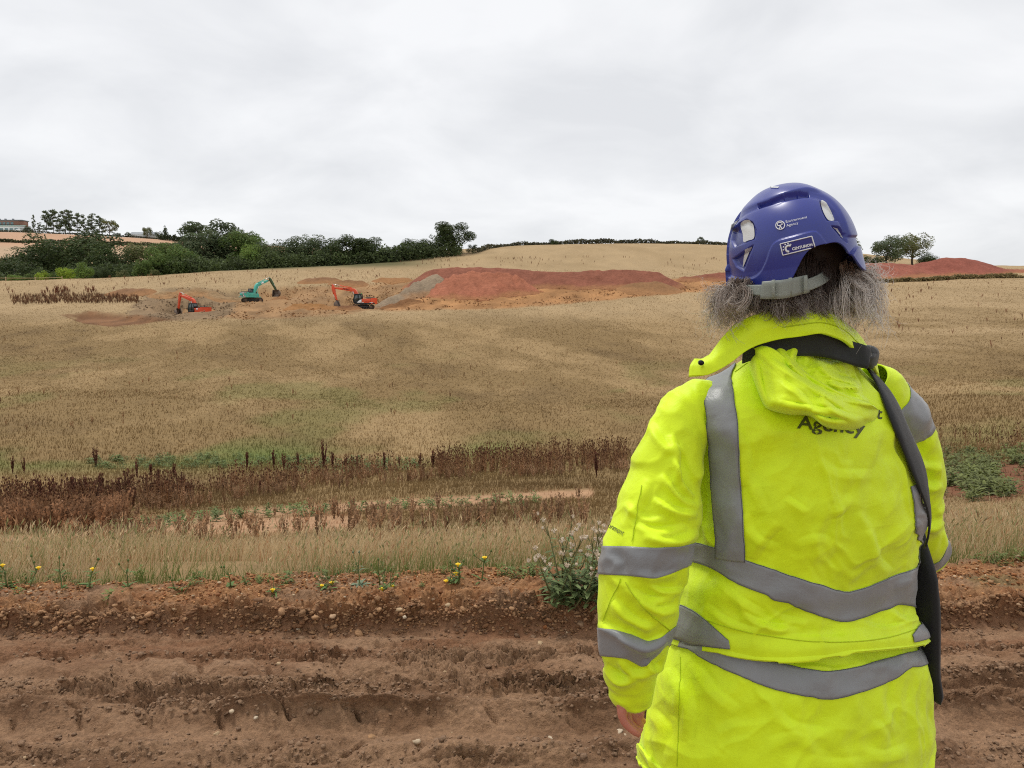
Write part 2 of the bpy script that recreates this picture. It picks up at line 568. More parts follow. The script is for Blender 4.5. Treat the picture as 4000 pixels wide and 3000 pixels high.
def field_color(x, y, z):
    px, py = PX(np.stack([x, y, z], -1))
    D = y
    j = fbm(x / 3.0, y / 3.0, oct=3, seed=21) * 18
    pxj, pyj = px + j * 2.0, py + j * np.clip(12 / np.maximum(D, 1), 0.15, 1.0)
    c = np.zeros(x.shape + (3,)) + C_BROWN
    st = fbm(x / 9 + 0.35 * y / 9, y / 22, oct=5, seed=31, gain=0.62)                 # wind-laid streaks
    st2 = fbm(x / 3.5, y / 7, oct=3, seed=37)
    c = mixc(c, C_DRY, sstep(-0.15, 0.45, st + 0.35 * st2))
    c = mixc(c, C_DARK, 0.6 * sstep(0.05, 0.6, -st + 0.45 * st2 - 0.08))
    lowland = sstep(1320, 1560, py) * sstep(1900, 1700, py)
    gr = fbm(x / 7 + 4, y / 10, oct=4, seed=41)
    c = mixc(c, C_GREEN * 1.1, 0.55 * lowland * sstep(0.08, 0.5, gr + 0.22 * sstep(1650, 1790, py) + 0.15 * sstep(1500, 300, px) * sstep(1450, 1650, py)))
    # wet valley floor
    vf = np.exp(-((py - (1795 - 0.012 * px)) / 42) ** 2) * sstep(2700, 1500, px)
    c = mixc(c, lin(98, 112, 58), 0.8 * vf * sstep(-0.35, 0.25, gr))
    # straw coloured upper slope
    up = sstep(1300, 1190, pyj) * sstep(96, 135, D)
    c = mixc(c, C_STRAW * (1 + 0.10 * st2)[..., None], up * (0.75 + 0.25 * sstep(-0.5, 0.3, st)))
    ru = sstep(2500, 3500, px) * sstep(1560, 1250, pyj)
    c = mixc(c, C_STRAW, 0.8 * ru * sstep(-0.45, 0.35, st))
    # near strip
    c = mixc(c, C_NEAR, sstep(15, 9, D))
    c = mixc(c, C_GREEN, 0.4 * sstep(15, 9, D) * sstep(0.1, 0.5, fbm(x / 1.6, y / 1.2, oct=3, seed=51)))
    # bare ground
    dp = seg_dist(px, py + j * 0.5, PATH)[0]
    c = mixc(c, C_SOIL, sstep(24, 9, dp + 8 * st2) * sstep(9, 11, D) * sstep(30, 26, D))
    for poly, cc, soft in ((BARE, C_SOIL, 14), (REDSOIL, C_RED, 18)):
        c = mixc(c, cc * (1 + 0.12 * st2)[..., None], sstep(-soft, soft, sdpoly(px + j, py + 0.4 * j, poly)) * sstep(8, 10, D) * sstep(60, 40, D))
    work = (D > 95) & (D < 210)
    g2 = fbm(x / 2.3, y / 5.0, oct=4, seed=61)
    for poly, cc, soft in ((RUBBLE, C_RUB, 9), (DIG, C_DIG, 7), (CUT, C_CUT, 4), (MOUNDFOOT, lin(160, 118, 78), 7)):
        w = sstep(-soft, soft, sdpoly(pxj, py + 0.3 * j, poly)) * work
        c = mixc(c, cc * (1 + 0.45 * g2)[..., None], w)
    # far fields beyond the wood
    far = sstep(440, 480, D) * sstep(1500, 1000, px)
    c = mixc(c, C_FAR * (1 + 0.06 * st)[..., None], far)
    c = mixc(c, lin(178, 152, 124), far * sstep(546, 542, D))
    c = mixc(c, lin(120, 120, 84), sstep(606, 618, D) * sstep(1800, 1200, px))
    c = mixc(c, lin(96, 92, 62), sstep(205, 232, D) * sstep(440, 420, D) * sstep(1800, 1500, px))
    return np.clip(c, 0.005, 0.95)

def bare_mask(x, y, z):
    """1 where no grass grows"""
    px, py = PX(np.stack([x, y, z], -1))
    m = np.maximum(0.93 * sstep(24, 12, seg_dist(px, py, PATH)[0]) * (y < 30) * (y > 9), 0.85 * sstep(-8, 12, sdpoly(px, py, BARE)) * (y < 40))
    m = np.maximum(m, 0.8 * sstep(-8, 12, sdpoly(px, py, REDSOIL)) * (y < 40))
    for poly in (DIG, RUBBLE, CUT, MOUNDFOOT):
        m = np.maximum(m, sstep(-3, 3, sdpoly(px, py, poly)) * (y > 95) * (y < 210))
    return m

def edge_y(x):
    """line where the stony bank of the track ends and the grass begins"""
    return 3.86 + 0.05 * x + 0.06 * fbm(x / 0.7, x * 0 + 2.2, oct=3, seed=71)

Dk = np.r_[np.exp(np.linspace(math.log(3.55), math.log(320), 430)), np.exp(np.linspace(math.log(330), math.log(5000), 60))]
ak = np.r_[np.linspace(-2.4, -0.86, 24), np.linspace(-0.83, 0.83, 400), np.linspace(0.86, 2.4, 24)]
GX = Dk[:, None] * ak[None, :]; GY = np.repeat(Dk[:, None], len(ak), 1)
GZ = ground_z(GX, GY)
gc = field_color(GX, GY, GZ)
pxg, pyg = PX(np.stack([GX, GY, GZ], -1))
work = ((GY > 95) & (GY < 210))
wd = np.zeros_like(GX)
for poly in (DIG, RUBBLE, MOUNDFOOT):
    wd = np.maximum(wd, sstep(-6, 8, sdpoly(pxg, pyg, poly)) * work)
GZ = GZ + wd * (0.5 * fbm(GX / 3.2, GY / 2.2, oct=4, seed=81) - 0.15) - 0.9 * sstep(-2, 7, sdpoly(pxg, pyg, CUT)) * work
GZ = GZ - 0.05 * sstep(0.25, -0.05, GY - edge_y(GX))
m_field = colmat('dry_grassland', rough=0.95, fine=(3.0, 0.26), bump=0.5, bscale=7.0, bdist=0.1, spec=0.1)
tag(link('field', mesh_np('field', np.stack([GX, GY, GZ], -1), grid_faces(len(Dk), len(ak)), True, gc.reshape(-1, 3), m_field)), kind='structure')

# ---- the muddy haul track in front
def axis(lo, d0, d1, hi, step, grow=1.25):
    a = list(np.arange(d0, d1 + 1e-6, step))
    s = step
    while a[-1] < hi: s *= grow; a.append(a[-1] + s)
    s = step; b = [a[0]]
    while b[-1] > lo: s *= grow; b.append(b[-1] - s)
    return np.array(b[:0:-1] + a)

tx = axis(-60, -3.25, 3.4, 60, 0.0075)
ty = axis(-60, 2.2, 4.35, 4.4, 0.0062)
TX, TY = np.meshgrid(tx, ty)

def track_height(x, y):
    """ruts along x, a raised stony lip at the far side, broken crust"""
    wx = y + 0.05 * fbm(x / 0.8, x * 0 + 1.5, oct=3, seed=91) + 0.02 * fbm(x / 0.21, y / 0.3, oct=2, seed=92) - 0.018 * x
    keys = [(-60, 0), (1.2, 0), (1.9, 0.02), (2.28, 0.035), (2.36, 0.05), (2.40, 0.045), (2.44, 0.0), (2.52, -0.012), (2.60, -0.008), (2.645, 0.012), (2.685, 0.06), (2.74, 0.052),
            (2.80, 0.018), (2.825, 0.008), (2.845, 0.06), (2.90, 0.072), (2.97, 0.028), (3.06, 0.012), (3.10, 0.03), (3.15, 0.046), (3.24, 0.02), (3.36, -0.01), (3.41, 0.01), (3.46, 0.075), (3.56, 0.105), (3.70, 0.12), (4.4, 0.11)]
    k = np.array(keys)
    h = np.interp(wx, k[:, 0], k[:, 1])
    amp = 0.30 + 0.85 * np.clip(0.45 + 1.3 * fbm(x / 0.7, y / 0.22, oct=3, seed=95), 0, 1.15)
    h = np.where(wx > 3.38, h * (0.80 + 0.25 * fbm(x / 1.1, x * 0, oct=2, seed=96) + 0.22 * sstep(-1.6, 0.4, x)), h * amp)
    mud = sstep(3.46, 3.36, wx)
    # broken plates of crust
    d1, d2, idn = worley(x / 0.11 + 0.4 * fbm(x / 0.08, y / 0.08, oct=2, seed=97), y / 0.06 + 0.4 * fbm(x / 0.07, y / 0.07, oct=2, seed=98), 99)
    edge = sstep(0.0, 0.16, d2 - d1)
    rough = np.clip(fbm(x / 0.5, y / 0.16, oct=3, seed=101) * 1.3 + 0.35, 0, 1)
    ridge = np.clip(0.52 + 1.2 * fbm(x / 0.55 + 4, y / 0.2, oct=3, seed=150), 0, 1.1) * 1.0
    ridge = ridge * (np.exp(-((wx - 2.70) / 0.07) ** 2) + np.exp(-((wx - 2.89) / 0.07) ** 2) + 0.8 * np.exp(-((wx - 2.36) / 0.06) ** 2) + 0.7 * np.exp(-((wx - 3.13) / 0.06) ** 2))
    h = h + mud * (0.016 * rough * (0.35 + ridge) * (idn - 0.5) * 2 * edge - (1 - edge) * 0.028 * np.clip(ridge - 0.25, 0, 1) * rough)
    # tread bars pressed across the two ruts
    tread = np.zeros_like(x)
    for yc, ph, per, slant in ((2.66, 0.3, 0.26, 0.7), (2.43, 1.1, 0.27, -0.5), (3.03, 0.6, 0.29, 0.5)):
        s = (x + slant * (y - yc)) / per + ph + 0.12 * fbm(x / 0.5, y * 0, oct=2, seed=103)
        f = np.abs((s % 1.0) - 0.5) * 2
        band = np.exp(-((wx - yc) / 0.062) ** 4) * sstep(-0.35, 0.05, fbm(x / 1.1 + 3, y * 0 + yc, oct=2, seed=104))
        tread = np.maximum(tread, band)
        h = h + band * (0.030 * sstep(0.80, 0.45, f) - 0.045 * sstep(0.90, 0.985, f) * np.clip(0.5 + fbm(x / 0.1, y / 0.05, oct=2, seed=155), 0, 1.2))
    h = h + mud * ((0.012 + 0.016 * ridge * rough) * fbm(x / 0.10, y / 0.045, oct=4, seed=105, gain=0.65) + (0.003 + 0.006 * rough) * fbm(x / 0.024, y / 0.016, oct=2, seed=106))
    rz = np.clip(rough * 0.55 + ridge * 0.75, 0, 1.3) * sstep(-0.45, 0.25, fbm(x / 0.33, y / 0.12, oct=3, seed=141) + 0.5 * ridge)
    for sc, am, sd in ((0.085, 0.056, 142), (0.040, 0.046, 143), (0.019, 0.034, 144)):
        c1, c2, ci = worley(x / sc + 0.5 * fbm(x / sc, y / sc, oct=1, seed=sd + 9), y / (sc * 0.75) + 0.5 * fbm(x / sc + 7, y / sc, oct=1, seed=sd + 8), sd)
        h = h + mud * am * (0.07 + 0.88 * rz) * (1 - 0.75 * tread) * ((ci - 0.55) * sstep(0.0, 0.10, c2 - c1) - 0.35 * sstep(0.10, 0.0, c2 - c1))
    lip = sstep(3.38, 3.5, wx)
    for sc, am, sd in ((0.085, 0.060, 146), (0.040, 0.036, 147), (0.020, 0.018, 148)):
        c1, c2, ci = worley(x / sc, y / (sc * 0.8), sd)
        h = h + lip * am * (0.35 + 0.9 * np.exp(-((wx - 3.5) / 0.1) ** 2)) * (ci - 0.3) * sstep(0.0, 0.25, c2 - c1)
    h = h + lip * (0.030 * fbm(x / 0.16, y / 0.10, oct=4, seed=107, gain=0.6) + 0.006 * fbm(x / 0.025, y / 0.02, oct=2, seed=108))
    face = np.exp(-((wx - 3.44) / 0.05) ** 2)
    d1, d2, idn = worley(x / 0.075, y / 0.05, 109)
    h = h + face * (0.025 * (idn - 0.5) + 0.02 * fbm(x / 0.09, y / 0.09, oct=3, seed=110))
    # toe of the bank at the grass edge
    h = h - 0.35 * sstep(0.0, 0.45, y - edge_y(x) - 0.02)
    return h, wx, lip, ridge, rough

TH, TW, TL, TR, TRo = track_height(TX, TY)
# crust leans out over the ruts: steep, undercut edges
lean_ = np.clip(TR, 0, 1) * np.clip(TH - 0.02, 0, 0.1) + 0.6 * np.exp(-((TW - 3.47) / 0.06) ** 2) * np.clip(TH - 0.05, 0, 0.12)
TYd = TY - 0.75 * lean_ * sstep(1.8, 2.2, TY)
gentle = sstep(9, 4, np.hypot(TX, TY - 2))
TZ = TH * np.clip(gentle + 0.3, 0, 1)
n1 = fbm(TX / 0.35, TY / 0.12, oct=4, seed=121); n2 = fbm(TX / 0.06, TY / 0.04, oct=3, seed=122)
tcol = np.zeros(TX.shape + (3,)) + lin(150, 117, 89)
tcol = mixc(tcol, lin(122, 91, 66), sstep(-0.2, 0.5, n1))
tcol = mixc(tcol, lin(134, 94, 66), 0.7 * sstep(2.9, 3.25, TW) * sstep(3.6, 3.4, TW) * sstep(-0.4, 0.3, n1))
tcol = mixc(tcol, lin(118, 90, 68), 0.6 * sstep(0.05, 0.4, n2) * np.clip(TR * TRo, 0, 1))
tcol = mixc(tcol, lin(168, 122, 82), TL * sstep(-0.5, 0.3, n1) * 0.9)
tcol = mixc(tcol, lin(142, 94, 60), TL * 0.55 * sstep(0.0, 0.5, n2 + 0.4 * n1))
tcol = mixc(tcol, lin(132, 92, 66), 0.5 * np.exp(-((TW - 3.42) / 0.05) ** 2))  # shade painted into the colour: darker band along the steep lip face
tcol = mixc(tcol, lin(98, 98, 50), 0.5 * TL * sstep(0.25, 0.5, fbm(TX / 0.5, TY / 0.25, oct=3, seed=123)) * sstep(3.55, 3.75, TW))
m_mud = colmat('drying_mud', rough=0.88, fine=(60.0, 0.38), bump=1.0, bscale=95.0, bdist=0.012, spec=0.25)
track = link('muddy_track', mesh_np('muddy_track', np.stack([TX, TYd, TZ], -1), grid_faces(len(ty), len(tx)), False, tcol.reshape(-1, 3), m_mud))
tag(track, kind='structure')

def near_spot(px_, py_):
    """where the line of sight meets the bank or the grass behind it"""
    D = np.linspace(3.0, 9, 1500); P = U(px_, py_, D)
    g = np.maximum(track_z(P[:, 0], P[:, 1]) * (P[:, 1] < 4.3) - 9 * (P[:, 1] >= 4.3), ground_z(P[:, 0], P[:, 1]) - 9 * (P[:, 1] < 3.6))
    h = np.nonzero(P[:, 2] <= g)[0]; i = h[0] if len(h) else -1
    p = P[i].copy(); p[2] = g[i]
    return p

def track_z(x, y):
    x = np.asarray(x, float); y = np.asarray(y, float)
    i = np.clip(np.searchsorted(tx, x), 1, len(tx) - 1); j = np.clip(np.searchsorted(ty, y), 1, len(ty) - 1)
    return TZ[j, i]

# clods of mud and gravel: nobody could count them
def lumps(n_kinds, sub, seed, amp=0.35, flat=0.6):
    out = []
    V0, T = ico(sub)
    for k in range(n_kinds):
        r = 1 + amp * fbm(V0[:, 0] * 1.3 + k * 7, V0[:, 1] * 1.3, V0[:, 2] * 1.3, oct=2, seed=seed + k)
        V = V0 * r[:, None]
        V[:, 2] *= flat
        V = np.round(V * 2.4) / 2.4 * 0.6 + V * 0.4
        out.append((V, T, np.ones_like(V)))
    return out

CL = lumps(6, 1, 200)
r = np.random.default_rng(5)
n = 7000
cx = r.uniform(-3.0, 3.2, n); cy = np.where(r.random(n) < 0.6, r.choice([2.37, 2.46, 2.72, 2.80, 2.92, 3.14, 3.35, 3.40], n) + r.normal(0, 0.035, n), r.uniform(2.2, 3.45, n))
keep = fbm(cx / 0.45, cy / 0.15, oct=3, seed=131) > -0.15
cx, cy = cx[keep], cy[keep]; n = len(cx)
M = rot_scale(n, 0.002, 0.0075, r, 0.5, r.uniform(0.7, 1.3, n)) * np.where(r.random(n) < 0.05, 2.2, 1.0)[:, None, None]
cc = lin(146, 116, 91)[None] * r.uniform(0.85, 1.12, (n, 1))
V, T, C = merge(CL, r.integers(0, 6, n), M, np.stack([cx, cy, track_z(cx, cy) + 0.002], -1), cc)
tag(link('mud_clods', mesh_np('mud_clods', V, T, False, C, m_mud), track), kind='stuff')

# bigger crumbly clods on the rims of the ruts and on the broken lip of the bank
CB = lumps(6, 2, 240, 0.6, 0.75)[:2] + lumps(6, 1, 260, 0.6, 0.75)
n = 12000
cx = r.uniform(-3.0, 3.3, n)
wob = 0.05 * fbm(cx / 0.8, cx * 0 + 1.5, oct=3, seed=91) - 0.018 * cx
yc_ = r.choice([2.37, 2.69, 2.885, 3.13, 3.43, 3.46, 3.50], n, p=[.10, .15, .20, .08, .17, .17, .13])
cy = yc_ - wob + r.normal(0, 0.028, n)
keep = (fbm(cx / 0.4, cy / 0.1, oct=3, seed=135) > -0.12 - 0.3 * (yc_ > 3.4))
cx, cy, yc_ = cx[keep], cy[keep], yc_[keep]; n = len(cx)
M = rot_scale(n, 0.0022, 0.0078, r, 0.5, r.uniform(0.6, 1.2, n)) * np.where(yc_ > 3.4, 1.2, 1.0)[:, None, None] * np.where(r.random(n) < 0.06, 2.2, 1.0)[:, None, None]
cc = np.where((yc_ > 3.4)[:, None], np.where(r.random((n, 1)) < .6, lin(172, 132, 96)[None], lin(140, 102, 72)[None]), lin(150, 120, 94)[None]) * r.uniform(0.75, 1.12, (n, 1))
V, T, C = merge(CB, r.integers(0, 8, n), M, np.stack([cx, cy - 0.75 * np.clip(track_z(cx, cy) - .02, 0, .1) * .6, track_z(cx, cy) + 0.001], -1), cc)
tag(link('earth_clods', mesh_np('earth_clods', V, T, False, C, m_mud), track), kind='stuff')

m_stone = colmat('field_stone', rough=0.85, fine=(55.0, 0.3), bump=0.4, bscale=90.0, bdist=0.004)
n = 9000
cx = r.uniform(-3.3, 3.6, n); cy = edge_y(cx) - np.abs(r.normal(0, 0.20, n)) * 1.0 + 0.05
keep = (cy > 3.38) & (fbm(cx / 0.5, cy / 0.2, oct=3, seed=133) > -0.4)
cx, cy = cx[keep], cy[keep]; n = len(cx)
M = rot_scale(n, 0.002, 0.0085, r, 0.3) * np.where(r.random(n) < 0.05, 1.8, 1.0)[:, None, None]
cc = np.where(r.random((n, 1)) < 0.55, lin(172, 126, 84)[None], lin(148, 98, 62)[None]) * r.uniform(0.6, 1.25, (n, 1))
cc = np.where(r.random((n, 1)) < 0.04, lin(196, 172, 140)[None], cc)
V, T, C = merge(CL, r.integers(0, 6, n), M, np.stack([cx, cy, track_z(cx, cy) + 0.002], -1), cc)
tag(link('gravel', mesh_np('gravel', V, T, False, C, m_stone), track), kind='stuff')

# single stones one can point at
ST = []
for k, (V, T, C) in enumerate(lumps(7, 2, 300, 0.45, 0.62)):
    tone = [lin(186, 166, 140), lin(174, 148, 116), lin(160, 124, 90), lin(190, 172, 148), lin(150, 112, 80), lin(168, 138, 108), lin(146, 118, 92)][k]
    ST.append(mesh_np('stone', V, T, True, np.zeros_like(V) + tone, m_stone))
spots = [(905, 2775, 24, 0), (1000, 2800, 22, 3), (735, 2862, 26, 0), (845, 2865, 34, 1), (545, 2910, 22, 3), (420, 2870, 15, 1), (90, 2960, 26, 1), (130, 2990, 22, 3), (1090, 2590, 22, 1),
         (1390, 2755, 32, 3), (1480, 2755, 28, 0), (1625, 2893, 38, 0), (1450, 2877, 34, 2), (1770, 2860, 26, 1), (2150, 2880, 28, 3), (1740, 2622, 20, 1), (1820, 2728, 24, 1), (2110, 2515, 36, 1),
         (2300, 2470, 46, 5), (2265, 2435, 40, 6), (2420, 2855, 36, 3), (2440, 2870, 22, 0), (1125, 2455, 24, 0), (1165, 2455, 20, 3), (965, 2370, 28, 2), (1080, 2332, 24, 5), (560, 2325, 30, 4),
         (1750, 2360, 40, 1), (1480, 2380, 38, 2), (1560, 2378, 40, 1), (1345, 2330, 24, 3), (1690, 2337, 28, 5), (1230, 2410, 50, 2), (1300, 2405, 36, 5), (300, 2408, 30, 2), (450, 2362, 28, 2),
         (830, 2352, 24, 6), (60, 2360, 30, 2), (190, 2372, 26, 4), (2060, 2300, 32, 4), (2130, 2330, 28, 2), (1850, 2345, 30, 5), (680, 2378, 30, 1), (1180, 2490, 40, 6), (1020, 2500, 34, 6),
         (3700, 2450, 40, 2), (3850, 2420, 36, 5), (3760, 2330, 34, 2), (3920, 2300, 40, 4), (3680, 2285, 30, 1), (3980, 2360, 30, 5), (3870, 2270, 34, 2), (1580, 2408, 30, 3), (520, 2412, 26, 5), (2000, 2375, 34, 2)]
for px, py, s, k in spots:
    D = 3.0
    for it in range(6):
        p = U(px, py, D); zz = float(track_z(p[0], p[1]))
        D = D * (CAMZ - zz) / (CAMZ - p[2])
    p = U(px, py, D)
    o = link('stone', ST[k], track, (p[0], p[1], p[2] - 0.003))
    w = s * D / F * (0.46 if py > 2430 else 0.30)
    o.scale = (w * random.uniform(0.9, 1.25), w * random.uniform(0.8, 1.1), w * random.uniform(0.8, 1.2))
    o.rotation_euler = (random.uniform(-0.3, 0.3), random.uniform(-0.3, 0.3), random.uniform(0, 6.28))

# broken soil over the diggings
LB = lumps(6, 1, 350, 0.45, 0.75)
rr_ = np.random.default_rng(351)
px_ = rr_.uniform(300, 2860, 9000); py_ = rr_.uniform(1085, 1262, 9000)
inside = np.zeros(9000, bool)
for poly in (DIG, RUBBLE, MOUNDFOOT):
    inside |= sdpoly(px_, py_, poly) > -4
inside &= fbm(px_ / 60, py_ / 14, oct=3, seed=352) > -0.1
px_, py_ = px_[inside], py_[inside]
Dl = np.exp(np.linspace(math.log(100), math.log(215), 300))
Pl = U(px_[:, None], py_[:, None], Dl[None]); gl_ = ground_z(Pl[..., 0], Pl[..., 1])
hk = Pl[..., 2] <= gl_; kk = np.where(hk.any(1), hk.argmax(1), 0); ar = np.arange(len(kk)); ok_ = hk.any(1)
O_ = Pl[ar, kk][ok_]; O_[:, 2] = gl_[ar, kk][ok_] + 0.05
nn_ = len(O_)
cc = np.where((sdpoly(px_[ok_], py_[ok_], RUBBLE) > 0)[:, None], lin(138, 116, 90)[None], lin(152, 112, 74)[None]) * rr_.uniform(0.55, 1.3, (nn_, 1))
V, T, C = merge(LB, rr_.integers(0, 6, nn_), rot_scale(nn_, 0.05, 0.20, rr_, 0.3, rr_.uniform(.5, .9, nn_)), O_, cc)
tag(link('broken_soil', mesh_np('broken_soil', V, T, False, C, m_stone)), 'loose broken soil strewn over the diggings', 'soil', kind='stuff')
# ================================================================== spoil heaps on the hillside
m_earth = colmat('heaped_earth', rough=0.95, fine=(1.6, 0.22), bump=0.8, bscale=2.2, bdist=0.35, spec=0.1)

def heap(name, label, ridge, tone, rough=0.3, step=0.45, streak=None, sway=0.6, group=None, seed=0, slope=None):
    """ridge: [(px, py_top, D, slope)] photo pixels of the crest; the flanks fall from it to the land"""
    R = np.array([U(a, b, d) for a, b, d, s in ridge]); S = np.array([q[3] for q in ridge], float)
    gz = ground_z(R[:, 0], R[:, 1])
    R[:, 2] = np.maximum(R[:, 2], gz + 0.7)
    H = R[:, 2] - gz
    m = (np.max(H) + 2) / np.min(S) * 1.7 + 3
    x0, x1 = R[:, 0].min() - m, R[:, 0].max() + m; y0, y1 = R[:, 1].min() - m, R[:, 1].max() + m
    xs = np.arange(x0, x1, step); ys = np.arange(y0, y1, step)
    X, Y = np.meshgrid(xs, ys)
    wx = X + sway * fbm(X / 6, Y / 6, oct=3, seed=seed + 400); wy = Y + sway * fbm(X / 6 + 9, Y / 6, oct=3, seed=seed + 401)
    d, t, sg = seg_dist(wx, wy, R[:, :2])
    L = np.r_[0, np.cumsum(np.linalg.norm(np.diff(R[:, :2], axis=0), axis=1))]; L /= L[-1]
    h0 = np.interp(t, L, H); s0 = np.interp(t, L, S)
    G = ground_z(X, Y)
    crest = G * 0 + np.interp(t, L, R[:, 2])
    dd = np.sqrt(d * d + 1.2 ** 2) - 1.2
    Z = crest - dd * s0
    h = Z - G
    h = h + rough * fbm(X / 1.8, Y / 1.8, oct=4, seed=seed + 410, gain=0.6) * sstep(-1, 1.2, h + 0.6)
    if streak is not None:
        h = h + streak * fbm((X * 0.9 + Y * 0.25) / 0.9, dd / 9, oct=3, seed=seed + 415)
    Z = G + h
    ok = h > -0.35
    c = np.zeros(X.shape + (3,)) + np.array(tone)
    n1 = fbm(X / 4, Y / 4, oct=4, seed=seed + 420); n2 = fbm(X / 1.1, Y / 1.1, oct=3, seed=seed + 421)
    c = c * (1 + 0.16 * n1 + 0.16 * n2)[..., None]
    c = mixc(c, lin(166, 122, 82), 0.6 * sstep(0.9, 0.1, h + 0.5 * n1))
    f = grid_faces(len(ys), len(xs))
    f = f[ok.ravel()[f].any(1)]
    used = np.unique(f)
    re = np.full(X.size, -1); re[used] = np.arange(len(used))
    Zc = np.where(ok, Z, G - 1.6)
    V = np.stack([X, Y, Zc], -1).reshape(-1, 3)[used]
    o = link(name, mesh_np(name, V, re[f], True, np.clip(c, 0, 1).reshape(-1, 3)[used], m_earth))
    return tag(o, label, 'spoil heap', group)

RED1, RED2, REDD = lin(162, 103, 79), lin(144, 92, 74), lin(138, 88, 70)
heap('spoil_heap', 'long low bund of dark red earth behind the large smoothed red mound',
     [(1700, 1052, 176, .62), (1790, 1043, 176, .62), (1990, 1048, 177, .62), (2090, 1058, 178, .6), (2180, 1064, 178, .6), (2300, 1058, 177, .6), (2480, 1056, 176, .6), (2560, 1064, 175, .6)], REDD, 0.35, seed=1)
heap('spoil_heap', 'large smoothed red earth mound with pale track marks beside the orange excavator',
     [(1788, 1072, 166, .60), (1850, 1062, 166, .62), (1930, 1064, 166, .62), (1990, 1072, 166, .62)], RED1, 0.22, streak=0.55, sway=1.4, seed=2, step=0.3)
heap('spoil_heap', 'grey stony ramp of earth leaning on the left end of the red mound',
     [(1690, 1076, 169, .55), (1640, 1100, 165, .55), (1585, 1132, 161, .6), (1530, 1162, 157, .7)], lin(148, 130, 108), 0.35, streak=0.4, seed=3, step=0.35)
heap('spoil_heap', 'dark red earth bund that runs behind the blue helmet',
     [(2680, 1096, 186, .55), (2740, 1074, 187, .55), (2860, 1062, 188, .55), (3050, 1060, 189, .55)], REDD, 0.35, seed=4)
heap('spoil_heap', 'brown sparsely grassed toe of earth at the right foot of the red bund',
     [(2480, 1104, 168, .42), (2560, 1100, 168, .42)], lin(140, 104, 72), 0.25, seed=5)
heap('spoil_heap', 'low rounded red earth mound just right of the grey hair',
     [(3400, 1028, 190, .42), (3480, 1026, 190, .42), (3545, 1034, 190, .42)], lin(150, 92, 76), 0.25, seed=6)
heap('spoil_heap', 'tall red earth mound on the skyline at the right edge',
     [(3620, 1024, 192, .45), (3690, 1007, 192, .45), (3770, 1008, 192, .45), (3850, 1028, 192, .45), (3930, 1052, 192, .4), (4060, 1066, 192, .4)], lin(144, 86, 72), 0.25, seed=7)
heap('spoil_heap', 'peaked heap of brown topsoil between the teal and the lettered excavator',
     [(1205, 1098, 184, .5), (1235, 1086, 184, .6), (1262, 1084, 184, .6), (1300, 1104, 184, .5)], lin(134, 100, 72), 0.3, seed=8)
heap('spoil_heap', 'low strip of brown soil right of the peaked topsoil heap',
     [(1330, 1108, 180, .5), (1380, 1104, 180, .5), (1410, 1110, 180, .5)], lin(132, 98, 70), 0.25, seed=9)
heap('spoil_heap', 'small brown soil bank at the left foot of the grey ramp',
     [(1500, 1092, 186, .5), (1540, 1090, 186, .5), (1580, 1096, 186, .5)], lin(150, 110, 74), 0.25, seed=10)
heap('spoil_heap', 'clumpy ochre heap under the bucket of the lettered excavator',
     [(1175, 1212, 147, .6), (1215, 1203, 147, .6), (1262, 1206, 147, .6), (1300, 1210, 147, .7)], lin(150, 108, 66), 0.45, step=0.25, seed=11)
heap('spoil_heap', 'small dark brown heap right of the digging bucket',
     [(1332, 1198, 147, .7), (1345, 1196, 147, .7), (1375, 1208, 147, .6)], lin(112, 78, 54), 0.3, step=0.25, seed=12)
heap('spoil_heap', 'rough brown heap between the lettered excavator and the red mound',
     [(1545, 1188, 152, .6), (1590, 1166, 153, .65), (1625, 1182, 152, .6)], lin(128, 92, 62), 0.6, step=0.25, seed=13)
heap('spoil_heap', 'broad olive brown rubble bank behind the plain orange excavator',
     [(640, 1152, 168, .45), (700, 1140, 170, .45), (790, 1142, 170, .4), (880, 1158, 168, .35)], lin(150, 124, 92), 0.7, step=0.35, seed=14)
heap('spoil_heap', 'brown soil heap behind the dark dock thicket on the left',
     [(490, 1148, 172, .45), (530, 1146, 172, .45), (570, 1158, 172, .4)], lin(128, 96, 70), 0.3, seed=15)

# ================================================================== trees
m_leaf = colmat('foliage', rough=0.7, fine=None, transl=0.35, spec=0.25)
m_bark = plain('bark', lin(92, 80, 66), 0.9, var=0.3, scale=3.0)

